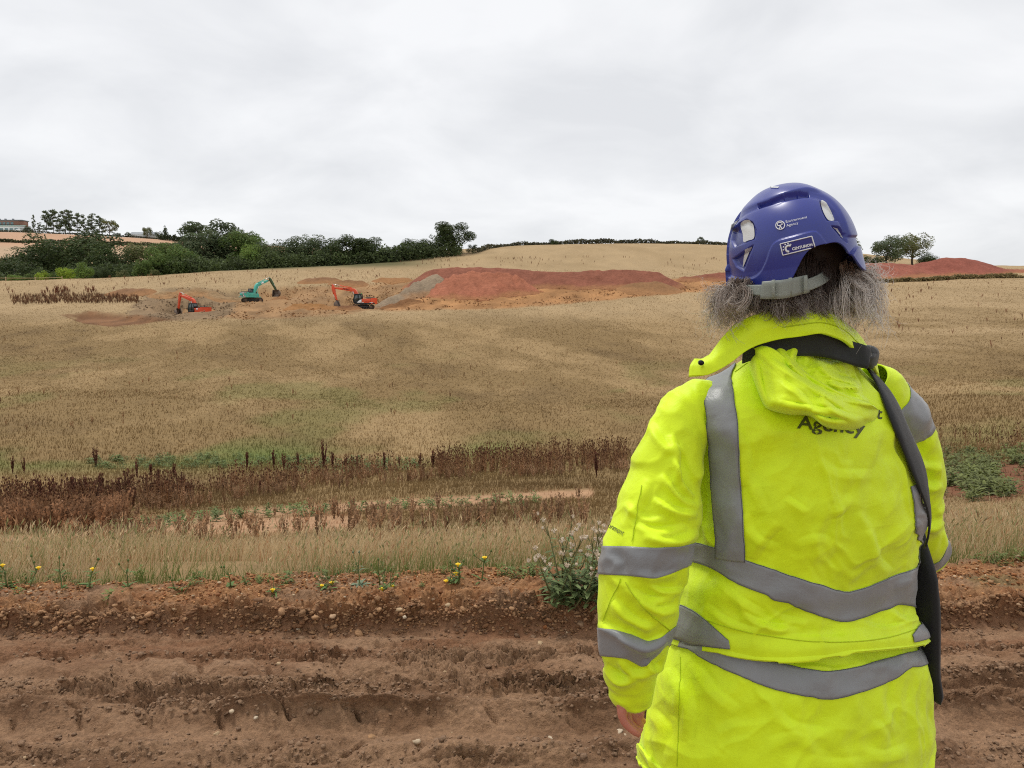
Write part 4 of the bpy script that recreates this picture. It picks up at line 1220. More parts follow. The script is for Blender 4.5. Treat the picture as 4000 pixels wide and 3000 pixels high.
def excavator(label, loc, yaw, track_yaw, paint, foot, knee, tip, stick_top, stick_end, buck, cabside=1, name_on=None, chevrons=False, dark=False, pitch=0.0, wide_bucket=False, hood=None):
    """local x forward, z up; points of the arm given in metres in the x-z plane"""
    ex = empty('excavator', loc, yaw)
    tag(ex, label, 'excavator')
    ty = track_yaw - yaw
    ca, sa = math.cos(ty), math.sin(ty)
    under = MB().box((0, 0, .62), (2.2, 1.8, .42)).cyl((0, 0, .8), (0, 0, 1.06), .75, 20).build('undercarriage', m_steel, ex, False, 0.03)
    under.rotation_euler = (0, 0, ty)
    for s in (-1, 1):
        L, Hh = 2.1, .46
        an = np.linspace(-math.pi / 2, math.pi / 2, 9)
        out = [(L - Hh + Hh * math.cos(a), .47 + Hh * math.sin(a)) for a in an] + [(-(L - Hh) - Hh * math.cos(a), .47 - Hh * math.sin(a)) for a in an]
        inn = [(q[0] * 0.955, .47 + (q[1] - .47) * .78) for q in out]
        mb = MB()
        n = len(out)
        for yy in (0,):
            O = np.array(out); I = np.array(inn)
            A = [np.stack([O[:, 0], np.full(n, -.3), O[:, 1]], -1), np.stack([O[:, 0], np.full(n, .3), O[:, 1]], -1), np.stack([I[:, 0], np.full(n, .3), I[:, 1]], -1), np.stack([I[:, 0], np.full(n, -.3), I[:, 1]], -1)]
            i = np.arange(n); j = (i + 1) % n
            mb.add(np.vstack(A), np.vstack([np.stack([a * n + i, a * n + j, b * n + j, b * n + i], -1) for a, b in ((0, 1), (1, 2), (2, 3), (3, 0))]))
        # grouser plates
        per = crom(out, 46, True)
        for k in range(46):
            p, q = per[k], per[(k + 1) % 46]
            d = q - p; a = math.atan2(d[1], d[0])
            nn = np.array([d[1], -d[0]]) / np.linalg.norm(d)
            cpt = p + nn * 0.03
            mb.box((cpt[0], 0, cpt[1]), (.05, .6, .07), (0, -a, 0))
        t = mb.build('crawler_track', m_trk, ex)
        t.rotation_euler = (0, 0, ty); t.location = (-sa * s * 1.1, ca * s * 1.1, 0)
        MB().box((0, 0, .47), (2.9, .34, .30)).build('track_frame', m_steel, t)
        for xx, rr in ((L - Hh, .36), (-(L - Hh), .36)):
            MB().cyl((xx, -.2, .47), (xx, .2, .47), rr, 16).build('sprocket', m_bkt, t)
        for k in range(6):
            xx = -1.25 + .5 * k
            MB().cyl((xx, -.2, .24), (xx, .2, .24), .14, 10).build('roller', m_steel, t)
    # superstructure
    MB().box((-.55, 0, 1.16), (4.1, 2.5, .22)).build('platform', m_cab if dark else paint, ex, False, 0.03)
    cw = MB()
    an = np.linspace(-math.pi / 2, math.pi / 2, 13)
    poly = [(-1.95, 1.36)] + [(-1.95 - .85 * math.cos(a), 1.36 * math.sin(a) * .98) for a in an] + [(-1.95, -1.36)]
    po = np.array(poly); n = len(po)
    V = np.vstack([np.c_[po, np.full(n, z)] for z in (1.06, 2.22)])
    i = np.arange(n); cw.add(V, np.stack([i, (i + 1) % n, n + (i + 1) % n, n + i], -1))
    tr = earclip(po); cw.T += [tr[:, ::-1], tr + n]
    cwo = cw.build('counterweight', paint, ex, False, 0.06)
    if chevrons:
        # red and white stripes on the rear face, a plate in the middle
        k = 0
        for a0 in np.linspace(-1.25, 1.25, 15):
            sgn = 1 if a0 < 0 else -1
            q = []
            for dz, sh in ((1.14, -.28), (2.14, .28)):
                for e_ in (-.075, .075):
                    yy = np.clip(a0 + e_ + sgn * sh, -1.30, 1.30)
                    rr = math.asin(np.clip(yy / 1.333, -1, 1))
                    q.append((-1.95 - .85 * math.cos(rr) - .025, yy, dz))
            MB().add(np.array(q), [[0, 1, 3, 2]]).build('warning_stripe', m_wh if k % 2 else m_rd, cwo)
            k += 1
        MB().box((-2.83, .15, 1.68), (.06, .8, .5)).build('rear_plate', m_teal, cwo)
    hd = MB().box((-.95, 0, 1.62), (1.95, 2.44, .9)).build('engine_housing', paint, ex, False, 0.05)
    MB().box((-1.45, .1, 2.26), (1.5, 1.7, .22)).build('engine_hood', hood or m_cab, ex, False, 0.06)
    MB().tube([(-1.0, -.6, 2.2), (-1.0, -.6, 2.75)], .07, 8).build('exhaust', m_steel, ex, True)
    for yy in (-1.1, 1.1):
        MB().tube([(-1.9, yy, 2.1), (-1.9, yy, 2.85), (-.6, yy, 2.85), (-.6, yy, 2.1)], .028, 5).build('handrail', m_steel, ex)
    MB().box((.35, -.85, 1.55), (1.2, .75, .75)).build('tool_box', paint, ex, False, 0.04)
    # cab on the left front corner
    cb = empty('cab', (0, 0, 0)); cb.parent = ex
    y0, y1 = .28, 1.24
    prof = [(.05, 1.28), (1.62, 1.28), (1.74, 1.75), (1.42, 2.98), (.12, 3.0), (.0, 2.4)]
    pr = np.array(prof); n = len(pr)
    edges = MB()
    for yy in (y0, y1):
        for a, b in zip(prof, prof[1:] + prof[:1]):
            edges.tube([(a[0], yy, a[1]), (b[0], yy, b[1])], .055, 5)
        edges.tube([(.72, yy, 1.3), (.66, yy, 2.98)], .05, 5)
    for a in prof:
        edges.tube([(a[0], y0, a[1]), (a[0], y1, a[1])], .05, 5)
    edges.build('cab_frame', m_cab if (dark or chevrons) else m_cab, cb)
    MB().box((.76, (y0 + y1) / 2, 3.03), (1.45, 1.02, .09)).build('cab_roof', m_cab if not dark else m_cab, cb, False, .03)
    MB().box((.86, (y0 + y1) / 2, 1.45), (1.6, .94, .34)).build('cab_base', m_cab if dark else m_steel, cb)
    seat = MB().box((.62, (y0 + y1) / 2, 1.85), (.5, .5, .25)).box((.42, (y0 + y1) / 2, 2.2), (.14, .48, .7)).build('seat', m_cab, cb)
    for yy in (y0 + .01, y1 - .01):
        for q in ([(.1, 1.62), (.70, 1.62), (.65, 2.93), (.14, 2.93), (.03, 2.4)], [(.76, 1.62), (1.66, 1.62), (1.70, 1.78), (1.40, 2.92), (.71, 2.93)]):
            MB().prism(q, yy - .006, yy + .006).build('window_pane', m_cabg, cb)
    a, b = np.array([1.72, 1.72]), np.array([1.44, 2.92])
    for nm, a, b in (('windscreen', (1.72, 1.75), (1.43, 2.94)), ('rear_window', (.02, 2.3), (.12, 2.94))):
        MB().add(np.array([[a[0], y0 + .05, a[1]], [a[0], y1 - .05, a[1]], [b[0], y1 - .05, b[1]], [b[0], y0 + .05, b[1]]]), [[0, 1, 2, 3]]).build(nm, m_cabg, cb)
    if dark:
        MB().prism([(-.02, 1.24), (.95, 1.27), (.75, 1.52), (.35, 1.82), (-.02, 1.95)], y1 + .03, y1 + .06).build('side_badge', m_wh, cb)
        MB().tube([(1.75, y1 + .12, 2.85), (2.05, y1 + .12, 2.75), (2.1, y1 + .12, 1.5), (1.7, y1 + .12, 1.2)], .03, 5).build('front_guard', m_steel, ex)
        MB().box((.1, .75, 3.13), (.16, .16, .12)).build('beacon', plain('green_lamp', lin(60, 190, 90), .3), cb)
        MB().prism([(-2.35, 1.22), (-1.75, 1.25), (-1.65, 1.36), (-2.35, 1.36)], 1.25, 1.375).build('side_decal', m_wh, hd)
        MB().prism([(-1.9, 1.55), (-.7, 1.55), (-.8, 1.62), (-1.9, 1.62)], 1.20, 1.24).build('side_lettering', m_rd, hd)
        MB().prism([(-.42, 1.22), (-.1, 1.24), (-.12, 1.36), (-.42, 1.36)], 1.20, 1.24).build('side_decal', m_wh, hd)
    elif not chevrons:
        MB().box((-1.0, 1.24, 1.85), (.32, .04, .38)).build('side_decal', m_wh, hd)
        MB().box((-.1, 1.24, 1.6), (.2, .04, .6)).build('side_grille', m_cab, hd)
    # arm
    arm_paint = paint
    bm_ = MB()
    kp = crom([foot, (0.35 * foot[0] + .65 * knee[0] - .05, 0.35 * foot[1] + .65 * knee[1]), knee, (knee[0] + .25 * (tip[0] - knee[0]), knee[1] + .25 * (tip[1] - knee[1]) + .07), tip], 15)
    wd = np.interp(np.linspace(0, 1, 15), [0, .3, .38, .6, 1], [.42, .70, .74, .58, .34])
    thick_path(kp, wd, -.28, .28, bm_)
    bo = bm_.build('boom', arm_paint, ex, False, 0.03)
    if name_on:
        V, T = text_mesh(name_on, .44, .014, 1.05)
        V = V.copy(); V[:, 0] -= V[:, 0].max() / 2
        i0, i1 = kp[6], kp[11]
        mid = (i0 + i1) / 2; d = (i1 - i0) / np.linalg.norm(i1 - i0)
        # read from the machine's left side: letters run from tip to foot
        X = mid[0] - d[0] * V[:, 0] - (-d[1]) * (V[:, 1] - .15) * -1
        Z = mid[1] - d[1] * V[:, 0] + d[0] * (V[:, 1] - .15)
        me = mesh_np('lettering', np.stack([X, np.full(len(V), .286), Z], -1), T, False, None, m_bl)
        link('lettering', me, bo)
    if chevrons:
        mid = (kp[8] + kp[10]) / 2
        MB().box((mid[0], -.29, mid[1]), (.75, .03, .36), (0, -math.atan2(kp[10][1] - kp[8][1], kp[10][0] - kp[8][0]), 0)).build('side_decal', m_wh, bo)
    st = MB()
    S0, S1 = np.array(stick_top, float), np.array(stick_end, float)
    tt = np.linspace(0, 1, 6)[:, None]
    thick_path(S0 + (S1 - S0) * tt, np.interp(tt[:, 0], [0, .18, .4, 1], [.25, .60, .50, .26]), -.18, .18, st)
    st.cyl((tip[0], -.34, tip[1]), (tip[0], .34, tip[1]), .13, 12)
    so = st.build('stick', arm_paint if not chevrons else m_teal, ex, False, 0.02)
    if chevrons:
        so.data.materials.clear(); so.data.materials.append(plain('muddy_teal', lin(74, 100, 70), .6, var=.3, scale=2, dirt=lin(70, 58, 36), dirt_amt=.9))
    for yy in (-.36, .36):
        ram('boom_cylinder', (foot[0] + .55, foot[1] - .55), (knee[0] + .18, knee[1] - .12), yy, ex, arm_paint)
    ram('stick_cylinder', (kp[6][0], kp[6][1] + .42), (S0[0] - .02, S0[1] + .05), 0, ex, arm_paint, .62)
    d = (S1 - S0) / np.linalg.norm(S1 - S0)
    nrm = np.array([-d[1], d[0]])
    if nrm[0] < 0: nrm = -nrm
    ram('bucket_cylinder', S0 + d * .55 + nrm * .34, S1 - d * .45 + nrm * .34, 0, ex, arm_paint, .6, .075)
    bk = MB()
    B = np.asarray(buck, float)
    wv = .62 if not wide_bucket else 1.05
    bx = [np.array(q) for q in B]
    outer = np.array(bx)
    bk.prism(outer, -wv, -wv + .05).prism(outer, wv - .05, wv)
    for a, b in zip(outer[:-1], outer[1:]):
        bk.add(np.array([[a[0], -wv, a[1]], [b[0], -wv, b[1]], [b[0], wv, b[1]], [a[0], wv, a[1]]]), [[0, 1, 2, 3]])
    if not wide_bucket:
        e0 = outer[-1]; dv = outer[-1] - outer[-2]; dv /= np.linalg.norm(dv)
        for k in range(5):
            yy = -wv + .1 + k * (2 * wv - .2) / 4
            bk.box((e0[0] + dv[0] * .08, yy, e0[1] + dv[1] * .08), (.24, .09, .08), (0, -math.atan2(dv[1], dv[0]), 0))
    bk.build('bucket', m_bkt, ex)
    lk = MB().tube([(S1[0] - d[0] * .45 + nrm[0] * .34, 0, S1[1] - d[1] * .45 + nrm[1] * .34), (outer[0][0] + nrm[0] * .25, 0, outer[0][1] + nrm[1] * .25)], .06, 6)
    lk.cyl((S1[0], -.3, S1[1]), (S1[0], .3, S1[1]), .11, 10).build('bucket_link', m_steel, ex)
    return ex

def stand(px, py, D):
    p = U(px, py, D)
    return tuple(p)

# lettered machine, side on, boom to the left
excavator('orange excavator with black lettering on its boom, bucket in the ochre heap', stand(1420, 1208, 150), math.radians(174), math.radians(186), m_or,
          (.75, 2.1), (1.85, 3.75), (5.75, 4.25), (6.35, 5.0), (5.5, 1.75),
          [(5.35, 1.75), (5.85, 1.35), (6.0, .75), (5.75, .2), (5.2, .0), (4.75, .25)], name_on='PENNY', dark=True)
# plain orange machine, seen from behind its left shoulder
excavator('plain orange excavator half sunk behind the grass brow, digging to the left', stand(778, 1243, 152), math.radians(152), math.radians(170), m_or2,
          (.6, 2.0), (1.6, 3.6), (4.95, 4.6), (5.35, 5.3), (6.2, 2.0),
          [(6.2, 2.0), (6.75, 1.6), (6.85, 1.0), (6.5, .45), (6.0, .3), (5.6, .55)])
# teal machine, seen from behind, boom to the right
excavator('teal excavator with red and white striped tail, boom to the right', stand(985, 1181, 166), math.radians(61), math.radians(30), m_teal,
          (.6, 2.0), (1.5, 3.8), (4.7, 5.0), (5.15, 5.7), (7.0, 3.0),
          [(7.0, 3.0), (7.4, 2.6), (7.55, 2.1), (7.3, 1.6), (6.8, 1.4)], chevrons=True, wide_bucket=True)
# ================================================================== grass and weeds
m_grass = colmat('dry_grass', rough=0.8, fine=None, transl=0.3, spec=0.2)

def blades(n, d0, d1, hgt, wid, seed, amax=0.85, segs=2, head=0.0, tone=None, bend=0.35, dens=None, power=1.0):
    """grass blades from d0 to d1 metres; each a bent tapering strip, coloured like the land under it"""
    rng = np.random.default_rng(seed)
    D = np.exp(rng.uniform(math.log(d0), math.log(d1), n)) if power == 1.0 else d0 + (d1 - d0) * rng.random(n) ** power
    x = rng.uniform(-amax, amax, n) * D
    keep = D > edge_y(x) + rng.normal(0.02, 0.03, n)
    x, D = x[keep], D[keep]
    z = ground_z(x, D)
    b = bare_mask(x, D, z)
    keep = rng.random(len(x)) > b
    if dens is not None:
        keep &= rng.random(len(x)) < dens(x, D, z)
    x, D, z = x[keep], D[keep], z[keep]; n = len(x)
    c = field_color(x, D, z)
    if tone is not None:
        c = tone(c, x, D, z, rng)
    clump = np.clip(1 + 0.45 * fbm(x / 0.6, D / 0.6, oct=2, seed=seed + 3) + 0.25 * fbm(x / 3, D / 3, oct=2, seed=seed + 4), 0.3, 1.7)
    h = (hgt(D) if callable(hgt) else hgt) * clump * rng.uniform(0.5, 1.2, n)
    w = np.maximum(wid, D * 0.00042) * rng.uniform(0.6, 1.3, n)
    a = rng.uniform(0, 2 * math.pi, n)
    lean = np.stack([np.cos(a), np.sin(a)], -1) * (bend * rng.uniform(0.2, 1.0, n))[:, None] + np.array([0.13, 0.0])
    side = np.stack([np.ones(n), rng.normal(0, 0.4, n), np.zeros(n)], -1); side /= np.linalg.norm(side, axis=1)[:, None]
    base = np.stack([x, D, z - 0.02], -1)
    t = np.linspace(0, 1, segs + 1)
    P = [base + np.stack([lean[:, 0] * h * q ** 1.7, lean[:, 1] * h * q ** 1.7, h * q * (1 - 0.12 * q)], -1) for q in t]
    vs_, cs_ = [], []
    k = rng.uniform(0.85, 1.15, (n, 1)) if d1 < 100 else rng.uniform(0.95, 1.05, (n, 1))
    for q, p in zip(t[:-1], P[:-1]):
        ww = (w * (1 - 0.6 * q))[:, None] * side
        vs_ += [p - ww, p + ww]
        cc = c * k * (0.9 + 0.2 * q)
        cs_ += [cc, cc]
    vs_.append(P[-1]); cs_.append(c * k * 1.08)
    m = 2 * segs + 1
    V = np.stack(vs_, 1).reshape(-1, 3); C = np.stack(cs_, 1).reshape(-1, 3)
    o = (np.arange(n) * m)[:, None]
    T = [o + np.array([2 * segs - 2, 2 * segs - 1, 2 * segs])[None]]
    for i in range(segs - 1):
        T += [o + np.array([2 * i, 2 * i + 1, 2 * i + 3])[None], o + np.array([2 * i, 2 * i + 3, 2 * i + 2])[None]]
    T = np.vstack(T)
    if head:
        sel = rng.random(n) < head
        p = P[-1][sel]; hh = h[sel][:, None]
        d = (P[-1] - P[-2])[sel]; d /= np.linalg.norm(d, axis=1)[:, None]
        L = 0.16 * hh * rng.uniform(0.7, 1.2, (len(p), 1))
        s = side[sel] * np.maximum(w[sel], 0.003)[:, None] * 1.5
        HV = np.stack([p - d * L * 0.2, p + d * L * .4 - s, p + d * L * 1.0, p + d * L * .4 + s], 1).reshape(-1, 3)
        hc = np.repeat((c * k * rng.uniform(0.6, 1.15, (n, 1)))[sel], 4, 0)
        i = (np.arange(len(p)) * 4)[:, None] + len(V)
        T = np.vstack([T, i + np.array([[0, 1, 2]]), i + np.array([[0, 2, 3]])])
        V = np.vstack([V, HV]); C = np.vstack([C, hc])
    return V, T, np.clip(C, 0.004, 0.95)

def near_tone(c, x, D, z, rng):
    n = len(x)
    c = c * 0 + lin(206, 182, 142)[None]
    g = np.clip(0.25 + 0.9 * fbm(x / 1.3, D / 1.0, oct=3, seed=720), 0, 0.7) * np.where(D < 4.6, 1.15, 0.8)
    grn = rng.random(n) < np.clip(g, 0, 0.85)
    c[grn] = lin(150, 148, 100)
    red = rng.random(n) < 0.12
    c[red] = lin(178, 138, 102)
    return c

def add_stuff(name, parts, label, mat=m_grass, cat='grass'):
    n, VV, TT, CC = 0, [], [], []
    for V, T, C in parts:
        VV.append(V); TT.append(T + n); CC.append(C); n += len(V)
    o = link(name, mesh_np(name, np.vstack(VV), np.vstack(TT), False, np.vstack(CC), mat))
    return tag(o, label, cat, kind='stuff')

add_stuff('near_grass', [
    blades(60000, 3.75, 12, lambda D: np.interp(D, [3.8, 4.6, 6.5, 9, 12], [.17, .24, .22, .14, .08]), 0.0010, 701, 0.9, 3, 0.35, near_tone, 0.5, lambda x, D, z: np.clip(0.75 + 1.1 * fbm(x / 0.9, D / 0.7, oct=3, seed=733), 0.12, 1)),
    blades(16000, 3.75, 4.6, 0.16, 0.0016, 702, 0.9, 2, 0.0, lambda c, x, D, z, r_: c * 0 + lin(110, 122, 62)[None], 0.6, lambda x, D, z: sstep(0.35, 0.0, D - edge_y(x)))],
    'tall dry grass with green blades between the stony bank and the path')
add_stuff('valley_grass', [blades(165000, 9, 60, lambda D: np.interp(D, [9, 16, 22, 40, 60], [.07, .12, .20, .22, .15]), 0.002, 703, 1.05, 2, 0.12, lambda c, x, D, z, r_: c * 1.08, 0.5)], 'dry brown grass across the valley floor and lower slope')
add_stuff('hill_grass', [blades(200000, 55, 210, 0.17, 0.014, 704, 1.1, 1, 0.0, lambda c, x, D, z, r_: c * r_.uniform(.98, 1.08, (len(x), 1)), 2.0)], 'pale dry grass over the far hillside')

# ---- docks, teasels and thistles
def dock(seed, spikes=7, h=1.0, tone=(100, 70, 54), spread=0.30):
    """upright branching seed spikes of dried dock, one metre high"""
    rng = np.random.default_rng(seed)
    V, T, C, n = [], [], [], 0
    def quad(p, u, v, c):
        nonlocal n
        V.extend([p - u - v, p + u - v, p + u + v, p - u + v]); T.extend([[n, n + 1, n + 2], [n, n + 2, n + 3]]); C.extend([c] * 4); n += 4
    base = lin(*tone)
    for s in range(spikes):
        a = rng.uniform(0, 6.28); sp = rng.uniform(0.02, spread); hh = h * rng.uniform(0.7, 1.05)
        z0 = rng.uniform(0.0, 0.25) * h
        d = np.array([math.cos(a) * sp, math.sin(a) * sp, 1.0])
        tip = d * hh
        m = 16
        for i in range(m):
            q = z0 / hh + (1 - z0 / hh) * (i + 0.5) / m
            p = tip * q + rng.normal(0, 0.012, 3)
            w = (0.034 if q > 0.35 else 0.018) * (1.15 - 0.5 * q) * rng.uniform(0.7, 1.4)
            aa = rng.uniform(0, 6.28)
            quad(p, np.array([math.cos(aa), math.sin(aa), 0]) * w, np.array([0, 0, 0.03 * h]) + rng.normal(0, 0.01, 3), base * rng.uniform(0.55, 1.5))
        quad(tip * 0.2, np.array([0.006, 0, 0]), tip * 0.22, lin(110, 72, 50))
    return np.array(V), np.array(T), np.array(C)

def teasel(seed, heads=6, h=1.0):
    """thin branching stalks with dark egg-shaped heads"""
    rng = np.random.default_rng(seed)
    mbV, T, C = [], [], []
    mb = MB()
    st = lin(176, 138, 102)
    for s in range(heads):
        a = rng.uniform(0, 6.28); sp = rng.uniform(0.05, 0.33)
        tip = np.array([math.cos(a) * sp, math.sin(a) * sp, h * rng.uniform(0.65, 1.05)])
        k = mb.n
        mb.tube([np.zeros(3), tip * np.array([.25, .25, .45]), tip], [0.010, 0.008, 0.005], 3, False)
        C.append(np.repeat((st * rng.uniform(0.7, 1.2))[None], mb.n - k, 0))
        k = mb.n
        mb.tube([tip - [0, 0, .01], tip + [0, 0, .02], tip + [0, 0, .055], tip + [0, 0, .075]], [0.006, 0.026, 0.024, 0.004], 5, False)
        C.append(np.repeat((lin(112, 78, 56) * rng.uniform(0.7, 1.3))[None], mb.n - k, 0))
    for i in range(8):
        a = rng.uniform(0, 6.28); z = rng.uniform(0.1, 0.7) * h
        k = mb.n
        d = np.array([math.cos(a), math.sin(a), rng.uniform(-0.5, 0.5)]) * 0.16
        mb.add([[0, 0, z], d * .5 + [0.02, 0.02, z], d + [0, 0, z], d * .5 - [0.02, 0.02, -z]], [[0, 1, 2, 3]])
        C.append(np.repeat((lin(164, 124, 92) * rng.uniform(0.7, 1.2))[None], 4, 0))
    q = np.vstack(mb.Q)
    tri = np.vstack([q[:, [0, 1, 2]], q[:, [0, 2, 3]]] + mb.T)
    return np.vstack(mb.V), tri, np.vstack(C)

DOCK = [dock(800 + i, 5 + i % 4) for i in range(5)]
TEAS = [teasel(820 + i, 5 + i % 4) for i in range(5)]
SPRIG = [dock(840 + i, 6, 1.0, (162, 130, 100)) for i in range(4)]

def scatter(protos, pts, smin, smax, seed, tint=None, zs=None, tilt=0.06):
    rng = np.random.default_rng(seed)
    P = np.asarray(pts, float); n = len(P)
    cols = rng.uniform(0.75, 1.25, (n, 1)) * (np.ones((1, 3)) if tint is None else np.asarray(tint)[None])
    return merge(protos, rng.integers(0, len(protos), n), rot_scale(n, smin, smax, rng, tilt, zs), P, cols)

def belt(n, top, bot, seed, x0=-300, x1=4300, f=None):
    """points on the land between two photo polylines"""
    rng = np.random.default_rng(seed)
    px = rng.uniform(x0, x1, n)
    t = np.array(top, float); b = np.array(bot, float)
    a, c = np.interp(px, t[:, 0], t[:, 1]), np.interp(px, b[:, 0], b[:, 1])
    py = a + (c - a) * rng.random(n)
    if f is not None:
        k = f(px, py) > rng.random(n); px, py = px[k], py[k]
    D = np.exp(np.linspace(math.log(6), math.log(240), 420))
    out = np.zeros((len(px), 3))
    for i0 in range(0, len(px), 400):
        P = U(px[i0:i0 + 400, None], py[i0:i0 + 400, None], D[None])
        g = ground_z(P[..., 0], P[..., 1])
        h = P[..., 2] <= g
        k = np.where(h.any(1), h.argmax(1), len(D) - 1)
        r_ = np.arange(len(k))
        q = P[r_, k]; q[:, 2] = g[r_, k] - 0.03
        out[i0:i0 + 400] = q
    return out

TOPL = [(-300, 1985), (0, 1975), (300, 1965), (700, 1925), (1000, 1880), (1300, 1850), (1700, 1830), (2400, 1800)]
BOTL = [(-300, 2085), (0, 2075), (300, 2060), (520, 2030), (800, 1985), (1000, 1945), (1300, 1915), (1700, 1880), (2400, 1855)]
PATCHY = lambda a, b: np.clip(0.35 + 1.5 * fbm(a / 160, b / 30, oct=3, seed=77), 0.02, 1)
weeds = [
    scatter(TEAS, belt(1600, TOPL, BOTL, 851, -1000, 2450, PATCHY), 0.45, 0.85, 852),
    scatter(SPRIG, belt(2400, TOPL, BOTL, 853, -1000, 2450, PATCHY), 0.2, 0.5, 854),
    scatter(DOCK, belt(80, [(-300, 1985), (0, 1985), (600, 1950), (760, 1935)], [(-300, 2035), (0, 2025), (400, 2005), (760, 1965)], 855, -300, 760), 0.4, 0.85, 856, None, None),
    scatter(TEAS, belt(260, [(1700, 1815), (2000, 1795), (2450, 1760)], [(1700, 1850), (2000, 1850), (2450, 1825)], 857, 1700, 2450), 0.5, 1.0, 858),
    scatter(SPRIG, belt(350, [(-200, 2010), (500, 2000)], [(-200, 2090), (300, 2085), (500, 2050)], 859, -200, 500), 0.3, 0.65, 860, (0.85, 0.75, 0.7)),
    scatter(TEAS, belt(70, [(3600, 1700), (4200, 1690)], [(3600, 1790), (4200, 1780)], 861, 3600, 4200), 0.35, 0.7, 862),
    scatter(SPRIG, belt(160, [(250, 2085), (1300, 2000), (2300, 1960)], [(250, 2150), (1300, 2110), (2300, 2060)], 863, 250, 2300), 0.25, 0.5, 864),
]
add_stuff('dry_weeds', weeds, 'brown mass of dried teasel and dock along the valley bottom', m_grass, 'weeds')
add_stuff('bank_docks', [scatter(DOCK, belt(420, [(60, 1162), (300, 1155), (540, 1162)], [(60, 1190), (300, 1186), (540, 1185)], 871, 60, 540), 0.35, 1.0, 872, (1.3, 1.4, 1.4)), scatter(SPRIG, belt(700, [(40, 1160), (300, 1153), (540, 1160)], [(40, 1192), (300, 1188), (540, 1187)], 875, 40, 540), 0.5, 1.0, 876, (0.6, 0.52, 0.48)),
                         scatter(DOCK, belt(260, [(-200, 1142), (150, 1140), (380, 1135)], [(-200, 1160), (150, 1155), (380, 1150)], 873, -200, 380, lambda a, b: 0.5 + 0.9 * vnoise(a / 60, b * 0, seed=5)), 0.8, 1.6, 874, (1.6, 1.4, 1.3))],
          'dark red brown dock thicket on the bank left of the diggings', m_grass, 'weeds')
hill = belt(1700, [(-900, 1120), (-300, 1115), (300, 1090), (900, 1065), (1400, 1025), (1900, 985), (2400, 970), (2900, 975), (3300, 1090), (4300, 1105)],
            [(-900, 1155), (-300, 1150), (700, 1130), (1000, 1115), (1500, 1090), (1900, 1045), (2500, 1050), (3000, 1060), (3300, 1330), (4300, 1380)], 881, -900, 4900, lambda a, b: np.clip(0.35 + 0.9 * vnoise(a / 90, b / 25, seed=15), 0.05, 1))
add_stuff('hillside_docks', [scatter(DOCK, hill, 0.4, 0.9, 882, (1.9, 1.8, 1.7))], 'scattered dried dock plants over the straw hillside', m_grass, 'weeds')
mid = belt(170, [(-300, 1300), (1500, 1260), (2700, 1200)], [(-300, 1700), (1500, 1650), (2700, 1600)], 883, -300, 2700)
add_stuff('slope_weeds', [scatter(SPRIG, mid, 0.25, 0.6, 884, (0.9, 0.85, 0.75))], 'thin brown weeds in the grass of the lower slope', m_grass, 'weeds')

# dock plants one can point at: each its own thing
DM = [mesh_np('dock_plant', V, T, False, C, m_grass) for V, T, C in [dock(890 + i, 9 + i % 3, 1.0, (102, 66, 52), 0.19) for i in range(5)]]
dspots = [(1265, 1835, 1.25), (1300, 1840, 1.0), (1350, 1850, .95), (1395, 1842, .8), (1500, 1838, .9), (1560, 1828, .7), (1640, 1835, .85), (1690, 1838, 1.0), (1725, 1836, .9), (2330, 1865, 1.1), (2150, 1838, .9),
          (965, 1838, .9), (1070, 1833, 1.0), (1110, 1840, .85), (1165, 1830, .9), (535, 1870, .8), (590, 1872, .8), (680, 1865, .7), (375, 1825, 1.1), (50, 1850, .9), (95, 1850, .8), (1015, 1935, .7),
          (160, 1995, 1.2), (205, 1990, 1.1), (290, 1985, 1.2), (335, 1982, 1.0), (395, 1965, 1.25), (470, 1962, 1.1), (500, 1955, 1.1), (620, 1930, 1.0)]
ORD = 'first second third fourth fifth sixth seventh eighth ninth tenth eleventh twelfth thirteenth fourteenth fifteenth sixteenth seventeenth eighteenth nineteenth twentieth twenty-first twenty-second twenty-third twenty-fourth twenty-fifth'.split()
for i, (px, py, s) in enumerate(dspots):
    p = at_ground(px, py)
    o = link('dock_plant', DM[i % 5], None, (p[0], p[1], p[2] - 0.02))
    s *= 0.78 if py > 1900 else 0.95
    o.scale = (s * 0.8, s * 0.8, s * random.uniform(.85, 1.1)); o.rotation_euler = (0, 0, random.uniform(0, 6.28))
    row = 'far' if py < 1900 else 'near'
    nth = sum(1 for q in dspots if (q[1] < 1900) == (py < 1900) and q[0] < px)
    w = ORD[nth]
    tag(o, f'dried dock plant, {w} from the left in the {row} weed row', 'dock plant', 'dock plants in the valley weeds')

# ---- flowering plants by the track
m_plant = colmat('green_plant', rough=0.65, fine=None, transl=0.2, spec=0.3)
m_yel = plain('yellow_petals', lin(246, 208, 40), 0.6, var=0.1, scale=60)
m_seed = plain('thistle_down', lin(214, 198, 176), 0.9, var=0.15, scale=50)
m_stem = plain('green_stem', lin(96, 112, 66), 0.7, var=0.2, scale=20)

def leafy(mb, p, d, L, w, nseg=4, droop=0.3):
    """long toothed leaf as a bent strip"""
    d = np.asarray(d, float); d /= np.linalg.norm(d)
    s = np.cross(d, [0, 0, 1]); s /= np.linalg.norm(s) + 1e-9
    V = []
    for i in range(nseg + 1):
        q = i / nseg
        c = p + d * L * q + np.array([0, 0, -droop * L * q * q])
        ww = w * math.sin(math.pi * min(0.97, 0.12 + 0.88 * q)) * (1.25 if i % 2 else 0.8)
        V += [c - s * ww + [0, 0, .2 * ww], c, c + s * ww + [0, 0, .2 * ww]]
    f = []
    for i in range(nseg):
        a = i * 3
        f += [[a, a + 1, a + 4, a + 3], [a + 1, a + 2, a + 5, a + 4]]
    mb.add(V, f)

